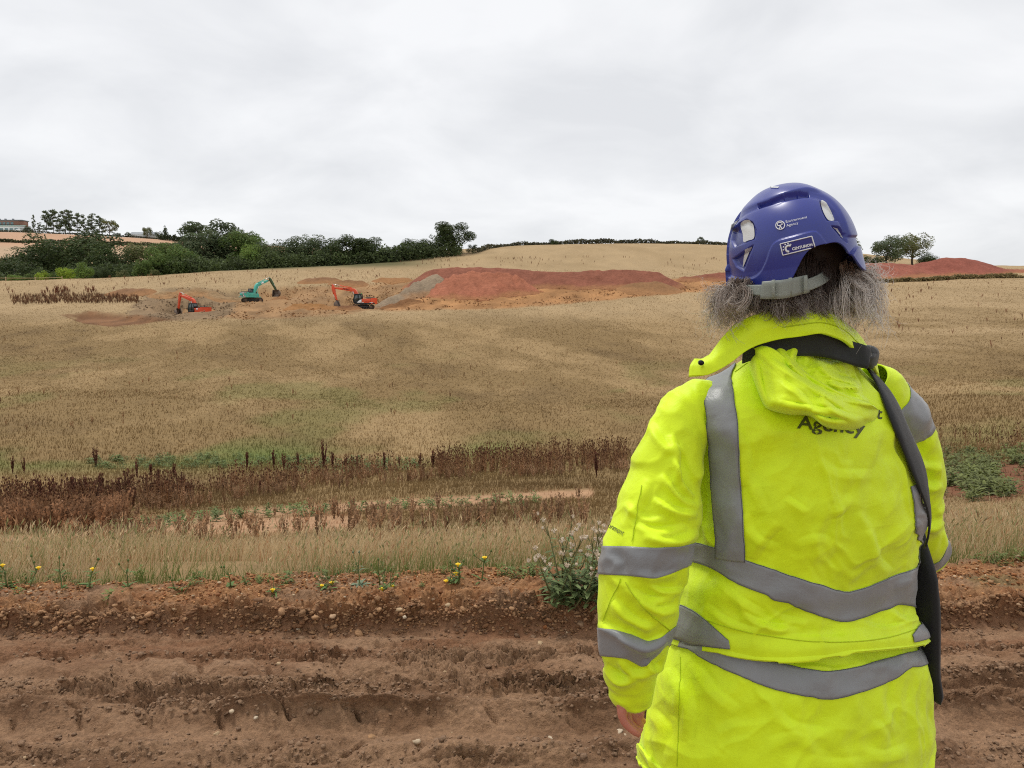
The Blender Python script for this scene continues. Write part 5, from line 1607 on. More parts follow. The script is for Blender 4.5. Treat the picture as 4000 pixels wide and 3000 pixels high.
def oxtongue(label, px, py, h, flowers, seed, D=None, bushy=6, greyish=False):
    rng = np.random.default_rng(seed)
    p = near_spot(px, py - 22) if D is None else U(px, py, D)
    root = empty('flowering_weed', tuple(p - [0, 0, .02]))
    tag(root, label, 'plant', 'flowering weeds along the bank')
    st, lf = MB(), MB()
    for k in range(bushy):
        a = rng.uniform(0, 6.28)
        leafy(lf, np.array([0, 0, rng.uniform(0, .25) * h]), (math.cos(a), math.sin(a), rng.uniform(.1, .8)), rng.uniform(.035, .08), rng.uniform(.005, .011))
    tips = []
    for (fx, fz) in (flowers if flowers else [(rng.uniform(-.05, .05), h)]):
        t = np.array([fx, rng.uniform(-.04, .04), fz])
        m = t * np.array([.35, .35, .55]) + rng.normal(0, .006, 3)
        st.tube([np.zeros(3), m, t], [.0042, .0034, .0022], 5, False)
        tips.append(t)
        for k in range(4):
            a = rng.uniform(0, 6.28); q = rng.uniform(.25, .9)
            leafy(lf, m * (1 - q) + t * q, (math.cos(a), math.sin(a), .6), rng.uniform(.03, .06), .007, 3)
        for k in range(2):
            b = m * .4 + t * .6; e_ = b + np.array([rng.uniform(-.05, .05), rng.uniform(-.03, .03), rng.uniform(.03, .09)])
            st.tube([b, e_], [.002, .0015], 4, False)
            lf.tube([e_, e_ + [0, 0, .012]], [.006, .003], 5)
    cc = lin(126, 140, 112) if greyish else lin(98, 122, 64)
    for nm, mbx, c in (('stem', st, lin(108, 120, 70)), ('leaves', lf, cc)):
        V = np.vstack(mbx.V)
        link(nm, mesh_np(nm, V, [np.vstack(x) for x in (mbx.Q, mbx.T) if x], True, c[None] * rng.uniform(.75, 1.2, (len(V), 1)), m_plant), root)
    if flowers:
        for t in tips:
            fm = MB()
            for ring, (r1, zz, m) in enumerate(((.0135, .005, 14), (.009, .008, 10))):
                for k in range(m):
                    a = 6.283 * k / m + ring * .2
                    u = np.array([math.cos(a), math.sin(a), 0]); s = np.array([-u[1], u[0], 0]) * r1 * .24
                    c0 = t + u * .003
                    fm.add([c0 - s * .5, c0 + s * .5, t + u * r1 + s + [0, 0, zz * .4], t + u * r1 - s + [0, 0, zz * .4]], [[0, 1, 2, 3]])
            fm.tube([t - [0, 0, .012], t, t + [0, 0, .007]], [.004, .008, .005], 8)
            fm.build('flower', m_yel, root)

def PXH(px0, py0, px, py, D):
    """offset and height of a flower from its plant's foot, at distance D"""
    a, b = U(px0, py0, D), U(px, py, D)
    return (b[0] - a[0], b[2] - a[2])

for lb, px, py, fl, sd, bu in [
    ('tall weed with yellow flowers at the left edge of the grass', 30, 2320, [(10, 2195), (20, 2300), (65, 2285), (62, 2322)], 1, 8),
    ('weed with one high yellow flower left of the next tall one', 110, 2315, [(130, 2215)], 2, 6),
    ('weed with a single high yellow flower in the left grass', 345, 2315, [(356, 2213)], 3, 6),
    ('low weed with two yellow flowers above the stony bank', 690, 2335, [(683, 2312), (718, 2322)], 4, 6),
    ('low weed with one yellow flower beside a green tuft', 1075, 2330, [(1070, 2282)], 5, 7),
    ('weed with two yellow flowers right of the green tuft', 1280, 2325, [(1252, 2283), (1290, 2275)], 6, 6),
    ('weed with two low yellow flowers beside the grey green plant', 1510, 2318, [(1494, 2281), (1529, 2284)], 7, 7),
    ('tall weed with yellow flowers in the middle of the bank', 1790, 2300, [(1791, 2190), (1783, 2225), (1743, 2263), (1762, 2267)], 8, 8),
    ('thin weed with one yellow flower left of the thistle', 1880, 2290, [(1893, 2163)], 9, 4),
    ('leaning weed without flowers at the left of the bank', 240, 2320, None, 10, 9),
    ('branched green weed left of the middle of the bank', 500, 2315, None, 11, 9),
    ('green weed in the grass above the stony bank', 900, 2318, None, 12, 10),
    ('tall green weed with buds right of the grey green plant', 1482, 2310, None, 13, 7)]:
    p0 = near_spot(px, py - 22); D = p0[1]
    f2 = None if fl is None else [PXH(px, py - 22, a, b, D) for a, b in fl]
    oxtongue(lb, px, py, 0.16 if fl else 0.11, f2, 900 + sd, None, bu)
oxtongue('silvery grey green leafy plant at the top of the stony bank', 1405, 2312, 0.12, None, 920, None, 46, True)

# thistle clump beside the person's arm
rng = np.random.default_rng(930)
p0 = near_spot(2260, 2338)
th = empty('thistle_clump', tuple(p0 - [0, 0, .03]))
th.scale = (.88, .88, .78)
tag(th, 'big green thistle clump with fluffy pale seed heads beside the hanging arm', 'thistle')
st, lf = MB(), MB()
heads = []
for k in range(26):
    a = rng.uniform(0, 6.28); sp = rng.uniform(.03, .24); hh = rng.uniform(.22, .52) * (1 - .5 * sp)
    b0 = np.array([rng.uniform(-.14, .16), rng.uniform(-.12, .12), 0])
    t = b0 + np.array([math.cos(a) * sp + .03, math.sin(a) * sp, hh])
    m = b0 + (t - b0) * .5 + rng.normal(0, .012, 3)
    st.tube([b0, m, t], [.005, .004, .002], 5, False)
    for j in range(16):
        q = rng.uniform(.02, .85); aa = rng.uniform(0, 6.28)
        leafy(lf, b0 + (t - b0) * q, (math.cos(aa), math.sin(aa), rng.uniform(0, .8)), rng.uniform(.04, .10) * (1.2 - .6 * q), rng.uniform(.006, .012), 4)
    for j in range(3):
        e_ = t + rng.normal(0, .03, 3) + [0, 0, .02]
        st.tube([m * .3 + t * .7, e_], [.002, .0015], 4, False); heads.append(e_)
for j in range(160):
    aa = rng.uniform(0, 6.28); b0 = np.array([rng.uniform(-.17, .2), rng.uniform(-.14, .12), rng.uniform(0, .16)])
    leafy(lf, b0, (math.cos(aa), math.sin(aa), rng.uniform(.1, 1)), rng.uniform(.05, .11), rng.uniform(.008, .016), 4)
for nm, mbx, c in (('stem', st, lin(120, 118, 76)), ('leaves', lf, lin(112, 128, 78))):
    V = np.vstack(mbx.V)
    link(nm, mesh_np(nm, V, [np.vstack(x) for x in (mbx.Q, mbx.T) if x], True, c[None] * np.repeat(rng.uniform(.6, 1.25, (len(V) // 3 + 1, 1)), 3, 0)[:len(V)], m_plant), th)
for i, e_ in enumerate(heads):
    hm = MB()
    hm.tube([e_ - [0, 0, .014], e_ - [0, 0, .006], e_ + [0, 0, .004]], [.003, .0075, .006], 6)
    r1 = rng.uniform(.012, .022) if rng.random() < .7 else .008
    for k in range(26):
        d = rng.normal(0, 1, 3); d[2] = abs(d[2]) * .9 + .15; d /= np.linalg.norm(d)
        s = np.cross(d, rng.normal(0, 1, 3)); s = s / np.linalg.norm(s) * .0016
        hm.add([e_ - s, e_ + s, e_ + d * r1 + s, e_ + d * r1 - s], [[0, 1, 2, 3]])
    hm.build('seed_head', m_seed, th)

# green weeds and red soil at the right edge
GW = []
for k in range(5):
    mbx = MB(); rr = np.random.default_rng(950 + k)
    for j in range(40):
        aa = rr.uniform(0, 6.28)
        leafy(mbx, np.array([rr.normal(0, .07), rr.normal(0, .07), rr.uniform(0, .3)]), (math.cos(aa), math.sin(aa), rr.uniform(0, 1)), rr.uniform(.08, .2), rr.uniform(.015, .035), 3)
    q = np.vstack(mbx.Q); V = np.vstack(mbx.V)
    GW.append((V, np.vstack([q[:, [0, 1, 2]], q[:, [0, 2, 3]]]), np.repeat(rr.uniform(.65, 1.25, (len(V), 1)), 3, 1) * lin(104, 116, 66)[None]))
gpts = belt(760, [(3640, 1760), (4200, 1750)], [(3640, 1960), (4200, 1965)], 951, 3640, 4200, lambda a, b: np.clip(.45 + 1.1 * vnoise(a / 70, b / 35, seed=9), 0, 1))
vpts = belt(260, [(350, 1795), (900, 1780), (1300, 1800), (1650, 1800)], [(350, 1840), (900, 1830), (1300, 1860), (1650, 1840)], 953, 350, 1650)
tuft = belt(180, [(450, 2060), (900, 2000), (1500, 1960), (2100, 1940)], [(450, 2085), (900, 2035), (1500, 2000), (2100, 1975)], 955, 450, 2100)
bnk = np.stack([np.random.default_rng(4).uniform(-3.2, 3.4, 150), np.zeros(150), np.zeros(150)], -1)
bnk[:, 1] = edge_y(bnk[:, 0]) + np.random.default_rng(6).normal(.05, .10, 150); bnk[:, 2] = np.where(bnk[:, 1] < edge_y(bnk[:, 0]), track_z(bnk[:, 0], bnk[:, 1]), ground_z(bnk[:, 0], bnk[:, 1])) - .005
add_stuff('green_weeds', [scatter(GW, gpts, .4, 1.0, 952, (1.1, 1.0, .85)), scatter(GW, vpts, .5, 1.1, 954, (1.0, 1.05, .9)), scatter(GW, tuft, .3, .7, 956, (1.1, 1.1, .9)), scatter(GW, bnk, .08, .26, 957, (1.15, 1.1, .9))], 'low green weeds in patches between the dry grass', m_plant, 'weeds')
# ================================================================== the person in the yellow coat
HIVIS = np.array([0.75, 0.97, 0.008])

def fabric(name, rgb, rough=0.55, weave=900.0, grime=True):
    m, nd, ln, b = new_mat(name)
    b.inputs['Roughness'].default_value = rough
    b.inputs['Specular IOR Level'].default_value = 0.35
    b.inputs['Sheen Weight'].default_value = 0.15
    tc = N(nd, 'ShaderNodeTexCoord')
    n1 = N(nd, 'ShaderNodeTexNoise', Scale=14.0, Detail=6.0, Roughness=0.65)
    ln.new(tc.outputs['Object'], n1.inputs['Vector'])
    r = N(nd, 'ShaderNodeValToRGB')
    r.color_ramp.elements[0].position = 0.25; r.color_ramp.elements[0].color = (*(np.array(rgb) * (0.86 if grime else 0.95)), 1)
    r.color_ramp.elements[1].position = 0.6; r.color_ramp.elements[1].color = (*np.clip(np.array(rgb), 0, 1), 1)
    ln.new(n1.outputs['Fac'], r.inputs[0])
    ln.new(r.outputs[0], b.inputs['Base Color'])
    n2 = N(nd, 'ShaderNodeTexNoise', Scale=26.0, Detail=5.0, Roughness=0.55, Distortion=0.6)
    ln.new(tc.outputs['Object'], n2.inputs['Vector'])
    n3 = N(nd, 'ShaderNodeTexNoise', Scale=weave, Detail=1.0)
    ln.new(tc.outputs['Object'], n3.inputs['Vector'])
    ad = N(nd, 'ShaderNodeMath', operation='MULTIPLY_ADD'); ad.inputs[1].default_value = 0.06
    ln.new(n3.outputs['Fac'], ad.inputs[0]); ln.new(n2.outputs['Fac'], ad.inputs[2])
    bp = N(nd, 'ShaderNodeBump', Strength=0.35, Distance=0.006)
    ln.new(ad.outputs[0], bp.inputs['Height']); ln.new(bp.outputs[0], b.inputs['Normal'])
    return m

m_hivis = fabric('fluorescent_yellow_cloth', HIVIS)
m_tape = fabric('grey_reflective_tape', lin(138, 140, 141), 0.36, 420.0, True)
m_black = fabric('black_webbing', lin(36, 38, 38), 0.7, 1200.0, False)
m_bag = fabric('black_bag_cloth', lin(30, 30, 31), 0.8, 700.0, False)
m_trou = fabric('navy_work_cloth', lin(44, 46, 58), 0.8, 700.0, False)
m_boot = plain('boot_leather', lin(60, 48, 38), 0.6, var=0.2)
m_seam = plain('stitching', (0.50, 0.64, 0.008), 0.7, var=0.1)
m_stitch = plain('grey_stitching', lin(84, 86, 86), 0.7, var=0.1)
m_print = plain('dark_print', lin(84, 90, 46), 0.6, var=0.05)
m_snap = plain('press_stud', lin(34, 34, 36), 0.3, metal=0.5, var=0.02)

# ---- displacement helpers working on the side of a surface that faces the lens at build time
def normals_of(Pg, wrap):
    """normals of a (rows, cols, 3) grid"""
    if wrap:
        du = np.roll(Pg, -1, 1) - np.roll(Pg, 1, 1)
    else:
        du = np.gradient(Pg, axis=1)
    dv = np.gradient(Pg, axis=0)
    n = np.cross(du, dv)
    n /= np.linalg.norm(n, axis=-1)[..., None] + 1e-12
    return n

def crease(px, py, line, amp, width, sharp=0.26):
    """a fold: soft ridge on one side of a crisp valley, fading at both ends"""
    d, t, sg = seg_dist(px, py, crom(line, 24))
    s = d * sg / width
    env = np.sin(np.pi * np.clip(t, 0.0, 1)) ** 0.6
    env = env * np.exp(-(np.maximum(d / width - 0.0, 0) / 2.2) ** 2)
    return amp * env * (1.25 * s * np.exp(-s * s * 0.9) - 0.6 * np.exp(-(np.abs(s) / sharp) ** 1.3) + 0.35 * np.exp(-(np.abs(s - 0.75) / 0.28) ** 1.3))

def wrinkles(Pg, seed, amp=1.0):
    X, Y, Z = Pg[..., 0], Pg[..., 1], Pg[..., 2]
    a = fbm(X * 7 + 3, Y * 7, Z * 5, oct=3, seed=seed)
    b = 1 - np.abs(fbm(X * 13 + 2.0 * a, Y * 13, Z * 10 + 2.0 * a, oct=3, seed=seed + 5)) * 2.2
    c = 1 - np.abs(fbm(X * 26 + 1.5 * a + Z * 9, Y * 26, Z * 19 - X * 8, oct=2, seed=seed + 9)) * 2.4
    e1 = 1 - np.abs(fbm(X * 5 + Z * 4 + a, Y * 5, Z * 7 - X * 4, oct=2, seed=seed + 13)) * 3.0
    e2 = np.clip(e1, -0.4, 1) ** 3
    q1, q2, qi = worley(X * 9 + Y * 5 + 0.7 * a, Z * 6.5 - X * 3 + 0.7 * fbm(X * 11, Z * 11, oct=2, seed=seed + 21), seed + 22)
    q3, q4, qj = worley(X * 21 + Y * 12 + 0.6 * a, Z * 15 + X * 6 + 0.5 * a, seed + 23)
    msk = np.clip(0.45 + 1.2 * fbm(X * 4 + 5, Y * 4, Z * 4, oct=2, seed=seed + 24), 0, 1)
    cr = 0.0105 * (q1 - 0.5) + msk * 0.0038 * (q3 - 0.5)
    return amp * (cr + 0.0050 * a + 0.0032 * b * np.clip(0.6 + a, 0, 1) + 0.0014 * c * np.clip(0.6 - a, 0, 1) + 0.0035 * e2)

YAW = math.radians(24)
D0 = 1.31

# ---- body of the coat: rings from the hem up; columns go round, starting at the middle of the back
RINGS = [  # photo row, left and right silhouette, depth ratio, squareness, lift of the back
    (3130, 2490, 3640, 0.62, 2.5, 0.045), (3000, 2494, 3640, 0.62, 2.5, 0.045), (2880, 2506, 3645, 0.62, 2.5, 0.045), (2760, 2535, 3642, 0.60, 2.5, 0.045), (2650, 2568, 3638, 0.58, 2.5, 0.045),
    (2575, 2598, 3624, 0.56, 2.5, 0.045), (2520, 2618, 3598, 0.53, 2.5, 0.045), (2470, 2630, 3575, 0.505, 2.5, 0.045), (2456, 2634, 3578, 0.515, 2.5, 0.045),
    (2490, 2620, 3620, 0.60, 2.5, 0.045), (2504, 2618, 3630, 0.61, 2.5, 0.045), (2470, 2618, 3626, 0.605, 2.5, 0.044), (2410, 2626, 3598, 0.56, 2.5, 0.04), (2340, 2632, 3578, 0.56, 2.5, 0.035), (2280, 2640, 3588, 0.57, 2.5, 0.03),
    (2180, 2680, 3590, 0.60, 2.5, 0.02), (2060, 2684, 3598, 0.63, 2.5, 0.015), (1940, 2684, 3598, 0.65, 2.5, 0.01), (1820, 2680, 3572, 0.66, 2.45, 0.0), (1720, 2672, 3530, 0.66, 2.4, 0.0),
    (1630, 2650, 3505, 0.64, 2.3, 0.0), (1560, 2655, 3485, 0.58, 2.2, 0.0), (1505, 2700, 3455, 0.52, 2.1, 0.0), (1455, 2790, 3405, 0.48, 2.0, 0.0), (1400, 2890, 3350, 0.50, 2.0, 0.0), (1340, 2930, 3310, 0.60, 2.0, 0.0), (1290, 2950, 3290, 0.62, 2.0, 0.0)]
NPH, NT = 420, 460
rk = np.array(RINGS, float)
tk = np.r_[0, np.cumsum(np.maximum(np.abs(np.diff(rk[:, 0])), 22))]; tk /= tk[-1]
tt = np.linspace(0, 1, NT)
rv = pchip(tk, rk, tt)
PHI = np.arange(NPH) / NPH * 2 * math.pi

def coat_point(tv, phi):
    """tv: ring parameter rows (n,6) ; phi: angle, 0 = middle of the back, growing to the wearer's right"""
    row, xl, xr, dr, sq, lift = [tv[..., k] for k in range(6)]
    pl, pr = U(xl, row, D0), U(xr, row, D0)
    cx, hw, cz = (pl[..., 0] + pr[..., 0]) / 2, (pr[..., 0] - pl[..., 0]) / 2, (pl[..., 2] + pr[..., 2]) / 2
    a = hw / np.sqrt(math.cos(YAW) ** 2 + (dr * math.sin(YAW)) ** 2)
    b = a * dr
    s, c = np.sin(phi), np.cos(phi)
    lx = a * np.sign(s) * np.abs(s) ** (2 / sq)
    ly = -b * np.sign(c) * np.abs(c) ** (2 / sq)
    X = cx + lx * math.cos(YAW) - ly * math.sin(YAW)
    Y = D0 + lx * math.sin(YAW) + ly * math.cos(YAW)
    Z = cz + lift * np.clip((D0 - Y) / 0.14, 0, 1.1)
    return np.stack([X, Y, Z], -1)

COAT = coat_point(rv[:, None, :], PHI[None, :])
# longer tail at the back, shorter at the sides
hemw = sstep(0.10, 0.0, tt)[:, None]
COAT[..., 2] -= hemw * (0.03 * np.clip(np.cos(PHI), -0.3, 1) - 0.11 * np.clip(-np.sin(PHI + .25), 0, 1) ** 3)[None]
nrm = normals_of(COAT, True)
if np.mean(nrm[200, :10, 1]) > 0: nrm = -nrm
px, py = PX(COAT)
front = (nrm[..., 1] < 0.05)
disp = wrinkles(COAT, 1500, 1.0)
CREASES = [
    ([(2900, 1640), (2935, 1760), (2945, 1900)], .010, 40), ([(2990, 1700), (2960, 1850), (3010, 2000)], .006, 38), ([(3080, 1930), (3130, 1965), (3160, 1990)], .006, 26), ([(3330, 1960), (3300, 2010), (3240, 2030)], .005, 26),
    ([(3060, 2060), (3000, 2130), (2960, 2200)], .006, 32), ([(3420, 2060), (3440, 2160), (3500, 2230)], .008, 34), ([(3380, 1990), (3420, 2100), (3415, 2220)], .006, 32), ([(2930, 2000), (2960, 2080), (3050, 2130)], .005, 30),
    ([(3100, 2110), (3200, 2080), (3290, 2130)], .004, 30), ([(3200, 1780), (3280, 1830), (3420, 1830)], .005, 36), ([(2760, 1620), (2740, 1760), (2745, 1900)], .010, 26), ([(2720, 1760), (2735, 1900), (2745, 2060)], .012, 24),
    ([(2800, 2240), (2900, 2330), (3000, 2390)], .006, 28), ([(2900, 2380), (3000, 2430), (3120, 2450)], .007, 24), ([(2960, 2410), (3040, 2440), (3090, 2420)], .006, 20), ([(3000, 2360), (3060, 2400), (3160, 2420)], .005, 22),
    ([(3480, 2360), (3520, 2400), (3590, 2400)], .007, 22), ([(3380, 2420), (3460, 2440), (3560, 2410)], .006, 22), ([(2760, 2350), (2860, 2420), (2960, 2450)], .005, 22),
    ([(3480, 2280), (3530, 2250), (3560, 2230)], .006, 18), ([(3060, 2470), (3200, 2480), (3330, 2470)], .004, 18),
    ([(2720, 2560), (2800, 2680), (2900, 2760)], .007, 40), ([(3040, 2760), (3120, 2820), (3260, 2850)], .006, 40), ([(2700, 2650), (2720, 2780), (2700, 2900)], .007, 36), ([(3000, 2880), (3100, 2850), (3200, 2900)], .005, 40),
    ([(3360, 2880), (3450, 2930), (3560, 2900)], .006, 40), ([(3500, 2640), (3480, 2760), (3540, 2860)], .006, 36), ([(3420, 2800), (3480, 2860), (3500, 2940)], .006, 30), ([(2560, 2760), (2620, 2840), (2600, 2940)], .008, 34),
    ([(3060, 2600), (3150, 2590), (3230, 2600)], .003, 14), ([(3160, 2585), (3260, 2600), (3330, 2590)], .003, 14), ([(2640, 2600), (2680, 2700), (2660, 2800)], .006, 30), ([(3150, 2940), (3260, 2960), (3400, 2950)], .004, 40)]
for ln_, am, wd in CREASES:
    disp = disp + np.where(front, crease(px, py, ln_, am * 0.85, wd * 1.4), 0)
damp = sstep(1.0, 0.86, tt)[:, None] * (1 - 0.97 * np.exp(-((tt - (tk[9] + tk[10]) / 2) / 0.040) ** 4))[:, None]
COAT = COAT + nrm * (disp * damp)[..., None]
coat_n = normals_of(COAT, True)
if np.mean(coat_n[200, :10, 1]) > 0: coat_n = -coat_n

person_foot = np.array([float(U(3110, 2200, D0)[0]), D0, 0.0])
def facing(f, G, n_):
    """turn the quads so that their normals agree with n_"""
    P_ = G.reshape(-1, 3); q_ = f[len(f) // 2 + 7]
    c_ = np.cross(P_[q_[1]] - P_[q_[0]], P_[q_[3]] - P_[q_[0]])
    return f if np.dot(c_, n_.reshape(-1, 3)[q_[0]]) > 0 else f[:, ::-1]
coat_me = mesh_np('coat', COAT - person_foot, facing(grid_faces(NT, NPH, True), COAT, coat_n), True, None, m_hivis)

cpx, cpy = PX(COAT)
cvis = (coat_n[..., 1] < 0.02) & (cpx > 2400) & (cpx < 3700)
_ci = np.argwhere(cvis)
_cp = np.stack([cpx[cvis], cpy[cvis]], -1)
_cd = COAT[cvis][:, 1]

I_FOLD = int(tk[9] * (NT - 1))          # ring inside the blouson fold at the waist
def coat_uv(pts, part=None):
    """(ring index, column index, signed about the back) of photo pixels on the coat; part: 'low' or 'up' of the waist fold"""
    out = []
    bad = np.zeros(len(_ci)) if part is None else np.where((_ci[:, 0] > I_FOLD - 8) if part == 'low' else (_ci[:, 0] < I_FOLD + 6), 1e9, 0)
    for a, b in pts:
        d = (_cp[:, 0] - a) ** 2 + (_cp[:, 1] - b) ** 2
        k = np.argmin(d + bad)
        i, j = _ci[k]
        out.append((i, j if j < NPH / 2 else j - NPH))
    return np.array(out, float)

def coat_at(i, j, off=0.002):
    i = np.clip(i, 0, NT - 1.001); j = np.mod(j, NPH)
    i0 = np.floor(i).astype(int); j0 = np.floor(j).astype(int) % NPH
    fi, fj = (i - i0)[..., None], (j - np.floor(j))[..., None]
    i1, j1 = i0 + 1, (j0 + 1) % NPH
    def g(A):
        return A[i0, j0] * (1 - fi) * (1 - fj) + A[i1, j0] * fi * (1 - fj) + A[i0, j1] * (1 - fi) * fj + A[i1, j1] * fi * fj
    return g(COAT) + g(coat_n) * np.asarray(off)[..., None] if np.ndim(off) else g(COAT) + g(coat_n) * off

def sheet(name, Pg, off_n, thick, mat, parent):
    """thin strip with thickness from a grid of points and normals"""
    nr, nc = Pg.shape[:2]
    A = Pg + off_n * thick
    V = np.vstack([A.reshape(-1, 3), Pg.reshape(-1, 3)])
    f = facing(grid_faces(nr, nc), A, off_n)
    n = nr * nc
    r0 = np.arange(nc); rl = (nr - 1) * nc + r0; c0 = np.arange(nr) * nc; cl = c0 + nc - 1
    def rim(e): return np.stack([e[:-1], e[1:], e[1:] + n, e[:-1] + n], -1)
    F_ = np.vstack([f, f[:, ::-1] + n, rim(r0)[:, ::-1], rim(rl), rim(c0), rim(cl)[:, ::-1]])
    o = link(name, mesh_np(name, V - person_foot, F_, True, None, mat), parent)
    if mat is m_tape:
        st_ = MB()
        for e_ in ((A[0] * .88 + A[1] * .12, A[-1] * .88 + A[-2] * .12) if nc > nr else (A[:, 0] * .88 + A[:, 1] * .12, A[:, -1] * .88 + A[:, -2] * .12)):
            st_.tube(e_ - person_foot, 0.0005, 4, False)
        st_.build('stitching', m_stitch, o, True)
    return o

def coat_strip(name, up, lo, mat, parent, n=120, m=10, off=0.0012, thick=0.0012, ext=(0, 0), part=None):
    """strip between an upper and a lower photo polyline on the coat; ext = columns added past each end"""
    A, B = coat_uv(crom(up, 60), part), coat_uv(crom(lo, 60), part)
    ja = np.concatenate([A[:, 1], B[:, 1]])
    def as_fn(Q):
        o = np.argsort(Q[:, 1]); q = Q[o]
        ju, idx = np.unique(q[:, 1], return_index=True)
        iu = np.array([q[q[:, 1] == v, 0].mean() for v in ju])
        return ju, np.convolve(np.pad(iu, 2, 'edge'), np.ones(5) / 5, 'valid')
    fa, fb = as_fn(A), as_fn(B)
    j = np.linspace(max(A[:, 1].min(), B[:, 1].min()) - ext[0], min(A[:, 1].max(), B[:, 1].max()) + ext[1], n)
    iu, il = np.interp(j, *fa), np.interp(j, *fb)
    q = np.linspace(0, 1, m)[:, None]
    I = il[None] * (1 - q) + iu[None] * q; J = np.repeat(j[None], m, 0)
    Pg = coat_at(I, J, off)
    nn = normals_of(Pg, False)
    ref = coat_at(I, J, 1.0) - coat_at(I, J, 0.0)
    nn = np.where((nn * ref).sum(-1, keepdims=True) < 0, -nn, nn)
    return sheet(name, Pg, nn, thick, mat, parent)

def coat_vstrip(name, le, ri, mat, parent, n=90, m=10, off=0.0012, thick=0.0012, top=0):
    """strip between a left and a right photo polyline running up the coat"""
    A, B = coat_uv(crom(le, 60)), coat_uv(crom(ri, 60))
    def as_fn(Q):
        o = np.argsort(Q[:, 0]); q = Q[o]
        return q[:, 0], np.convolve(np.pad(q[:, 1], 3, 'edge'), np.ones(7) / 7, 'valid')
    fa, fb = as_fn(A), as_fn(B)
    i = np.linspace(min(A[:, 0].min(), B[:, 0].min()), max(A[:, 0].max(), B[:, 0].max()) + top, n)
    q = np.linspace(0, 1, m)[None]
    J = np.interp(i, *fa)[:, None] * (1 - q) + np.interp(i, *fb)[:, None] * q
    I = np.repeat(i[:, None], m, 1)
    Pg = coat_at(I, J, off)
    nn = normals_of(Pg, False)
    ref = coat_at(I, J, 1.0) - coat_at(I, J, 0.0)
    nn = np.where((nn * ref).sum(-1, keepdims=True) < 0, -nn, nn)
    return sheet(name, Pg, nn, thick, mat, parent)

# ---- the body: one continuous skin
SK, SR, SE = [], [], []
def chain(pts, rad, start=None):
    prev = start
    for p, r_ in zip(pts, rad):
        SK.append(np.array(p, float)); SR.append(r_); k = len(SK) - 1
        if prev is not None: SE.append((prev, k))
        prev = k
    return prev

mb = MB()
def limb(pts, rad, n=14):
    P = crom(np.c_[np.array(pts, float), np.array(rad, float)], 18)
    mb.tube(P[:, :3], P[:, 3], n)
pel = np.array([person_foot[0], D0 + .015, 0.92])
ch = np.array([person_foot[0], D0 + .025, 1.27])
neck = U(3110, 1240, D0); headc = U(3092, 985, D0 + .005)
rgt = np.array([math.cos(YAW), math.sin(YAW), 0]); fwd = np.array([-math.sin(YAW), math.cos(YAW), 0])
limb([pel - [0, 0, .08], pel, ch - [0, 0, .12], ch, ch + [0, 0, .09], neck - [0, 0, .03]], [.09, .095, .09, .09, .07, .05], 18)
for s_ in (-1, 1):
    limb([pel + rgt * s_ * .07 - [0, 0, .06], ch + rgt * s_ * .07 - [0, 0, .1], ch + rgt * s_ * .08 + [0, 0, .02]], [.085, .075, .06], 16)
limb([neck + [0, .02, -.08], neck + [0, .015, 0], headc - [0, 0, .06]], [.05, .052, .056])
V0, T0 = ico(4)
HYAW = math.radians(14)
hr, hf = np.array([math.cos(HYAW), math.sin(HYAW), 0]), np.array([-math.sin(HYAW), math.cos(HYAW), 0])
def hp(x, y, z): return headc + hr * x + hf * y + np.array([0, 0, z])
q = V0 * np.array([.076, .094, .112])
q[:, 2] -= .02 * np.clip(V0[:, 1], 0, 1) * 0
jaw = np.clip(-V0[:, 2], 0, 1); q[:, 0] *= 1 - .25 * jaw
mb.add(headc + q[:, :1] * hr + q[:, 1:2] * hf + q[:, 2:] * np.array([0, 0, 1.0]), None, T0)
mb.tube([hp(0, .088, .012), hp(0, .108, -.022), hp(0, .09, -.032)], [.008, .013, .010], 8)            # nose
mb.tube([hp(-.022, .083, -.058), hp(0, .092, -.058), hp(.022, .083, -.058)], [.006, .008, .006], 8)      # lips
for s in (-1, 1):
    mb.tube([hp(s * .074, -.005, .015), hp(s * .084, -.012, .02), hp(s * .086, -.018, -.005), hp(s * .078, -.006, -.028)], [.008, .012, .011, .007], 8)
    hipp = pel + rgt * s * .095 - [0, 0, .05]
    kn = np.array([person_foot[0], D0, .50]) + rgt * s * .11 + fwd * .02; an = np.array([person_foot[0], D0, .09]) + rgt * s * .12 - fwd * .01
    limb([hipp, (hipp + kn) / 2, kn, (kn * .6 + an * .4) - fwd * .015, an], [.085, .075, .055, .052, .036])
    limb([an, an + fwd * .06 - [0, 0, .045], an + fwd * .15 - [0, 0, .06]], [.036, .036, .026])
# arms
sh_l = U(2790, 1660, 1.26); el_l = U(2500, 2290, 1.17); wr_l = U(2468, 2680, 1.17)
sh_r = U(3430, 1650, 1.40); el_r = U(3585, 2110, 1.46); wr_r = U(3592, 2125, 1.69)
limb([ch + [0, 0, .06], U(2850, 1600, 1.29), U(2730, 1600, 1.262), U(2660, 1680, 1.238), U(2622, 1800, 1.218), U(2590, 1960, 1.20), el_l, (el_l + wr_l) / 2, wr_l], [.05, .036, .028, .030, .034, .036, .036, .034, .026])
limb([ch + [0, 0, .06], sh_r, U(3545, 1860, 1.455), U(3575, 2070, 1.475), U(3600, 2140, 1.55), wr_r], [.05, .042, .040, .036, .034, .026])

def hand(wr, knuck, fingers, thumb, palm_n):
    """palm as a flat fan, four fingers of three joints, thumb from its side"""
    for k in knuck:
        a = np.array(wr) * .85 + np.array(k) * .15
        limb([a, (a + k) / 2 , k], [.015, .0145, .0115], 10)
    for f_, r_ in fingers:
        limb(f_, np.linspace(r_, r_ * .72, len(f_)), 10)
    limb(thumb, [.013, .011, .009, .0075], 10)

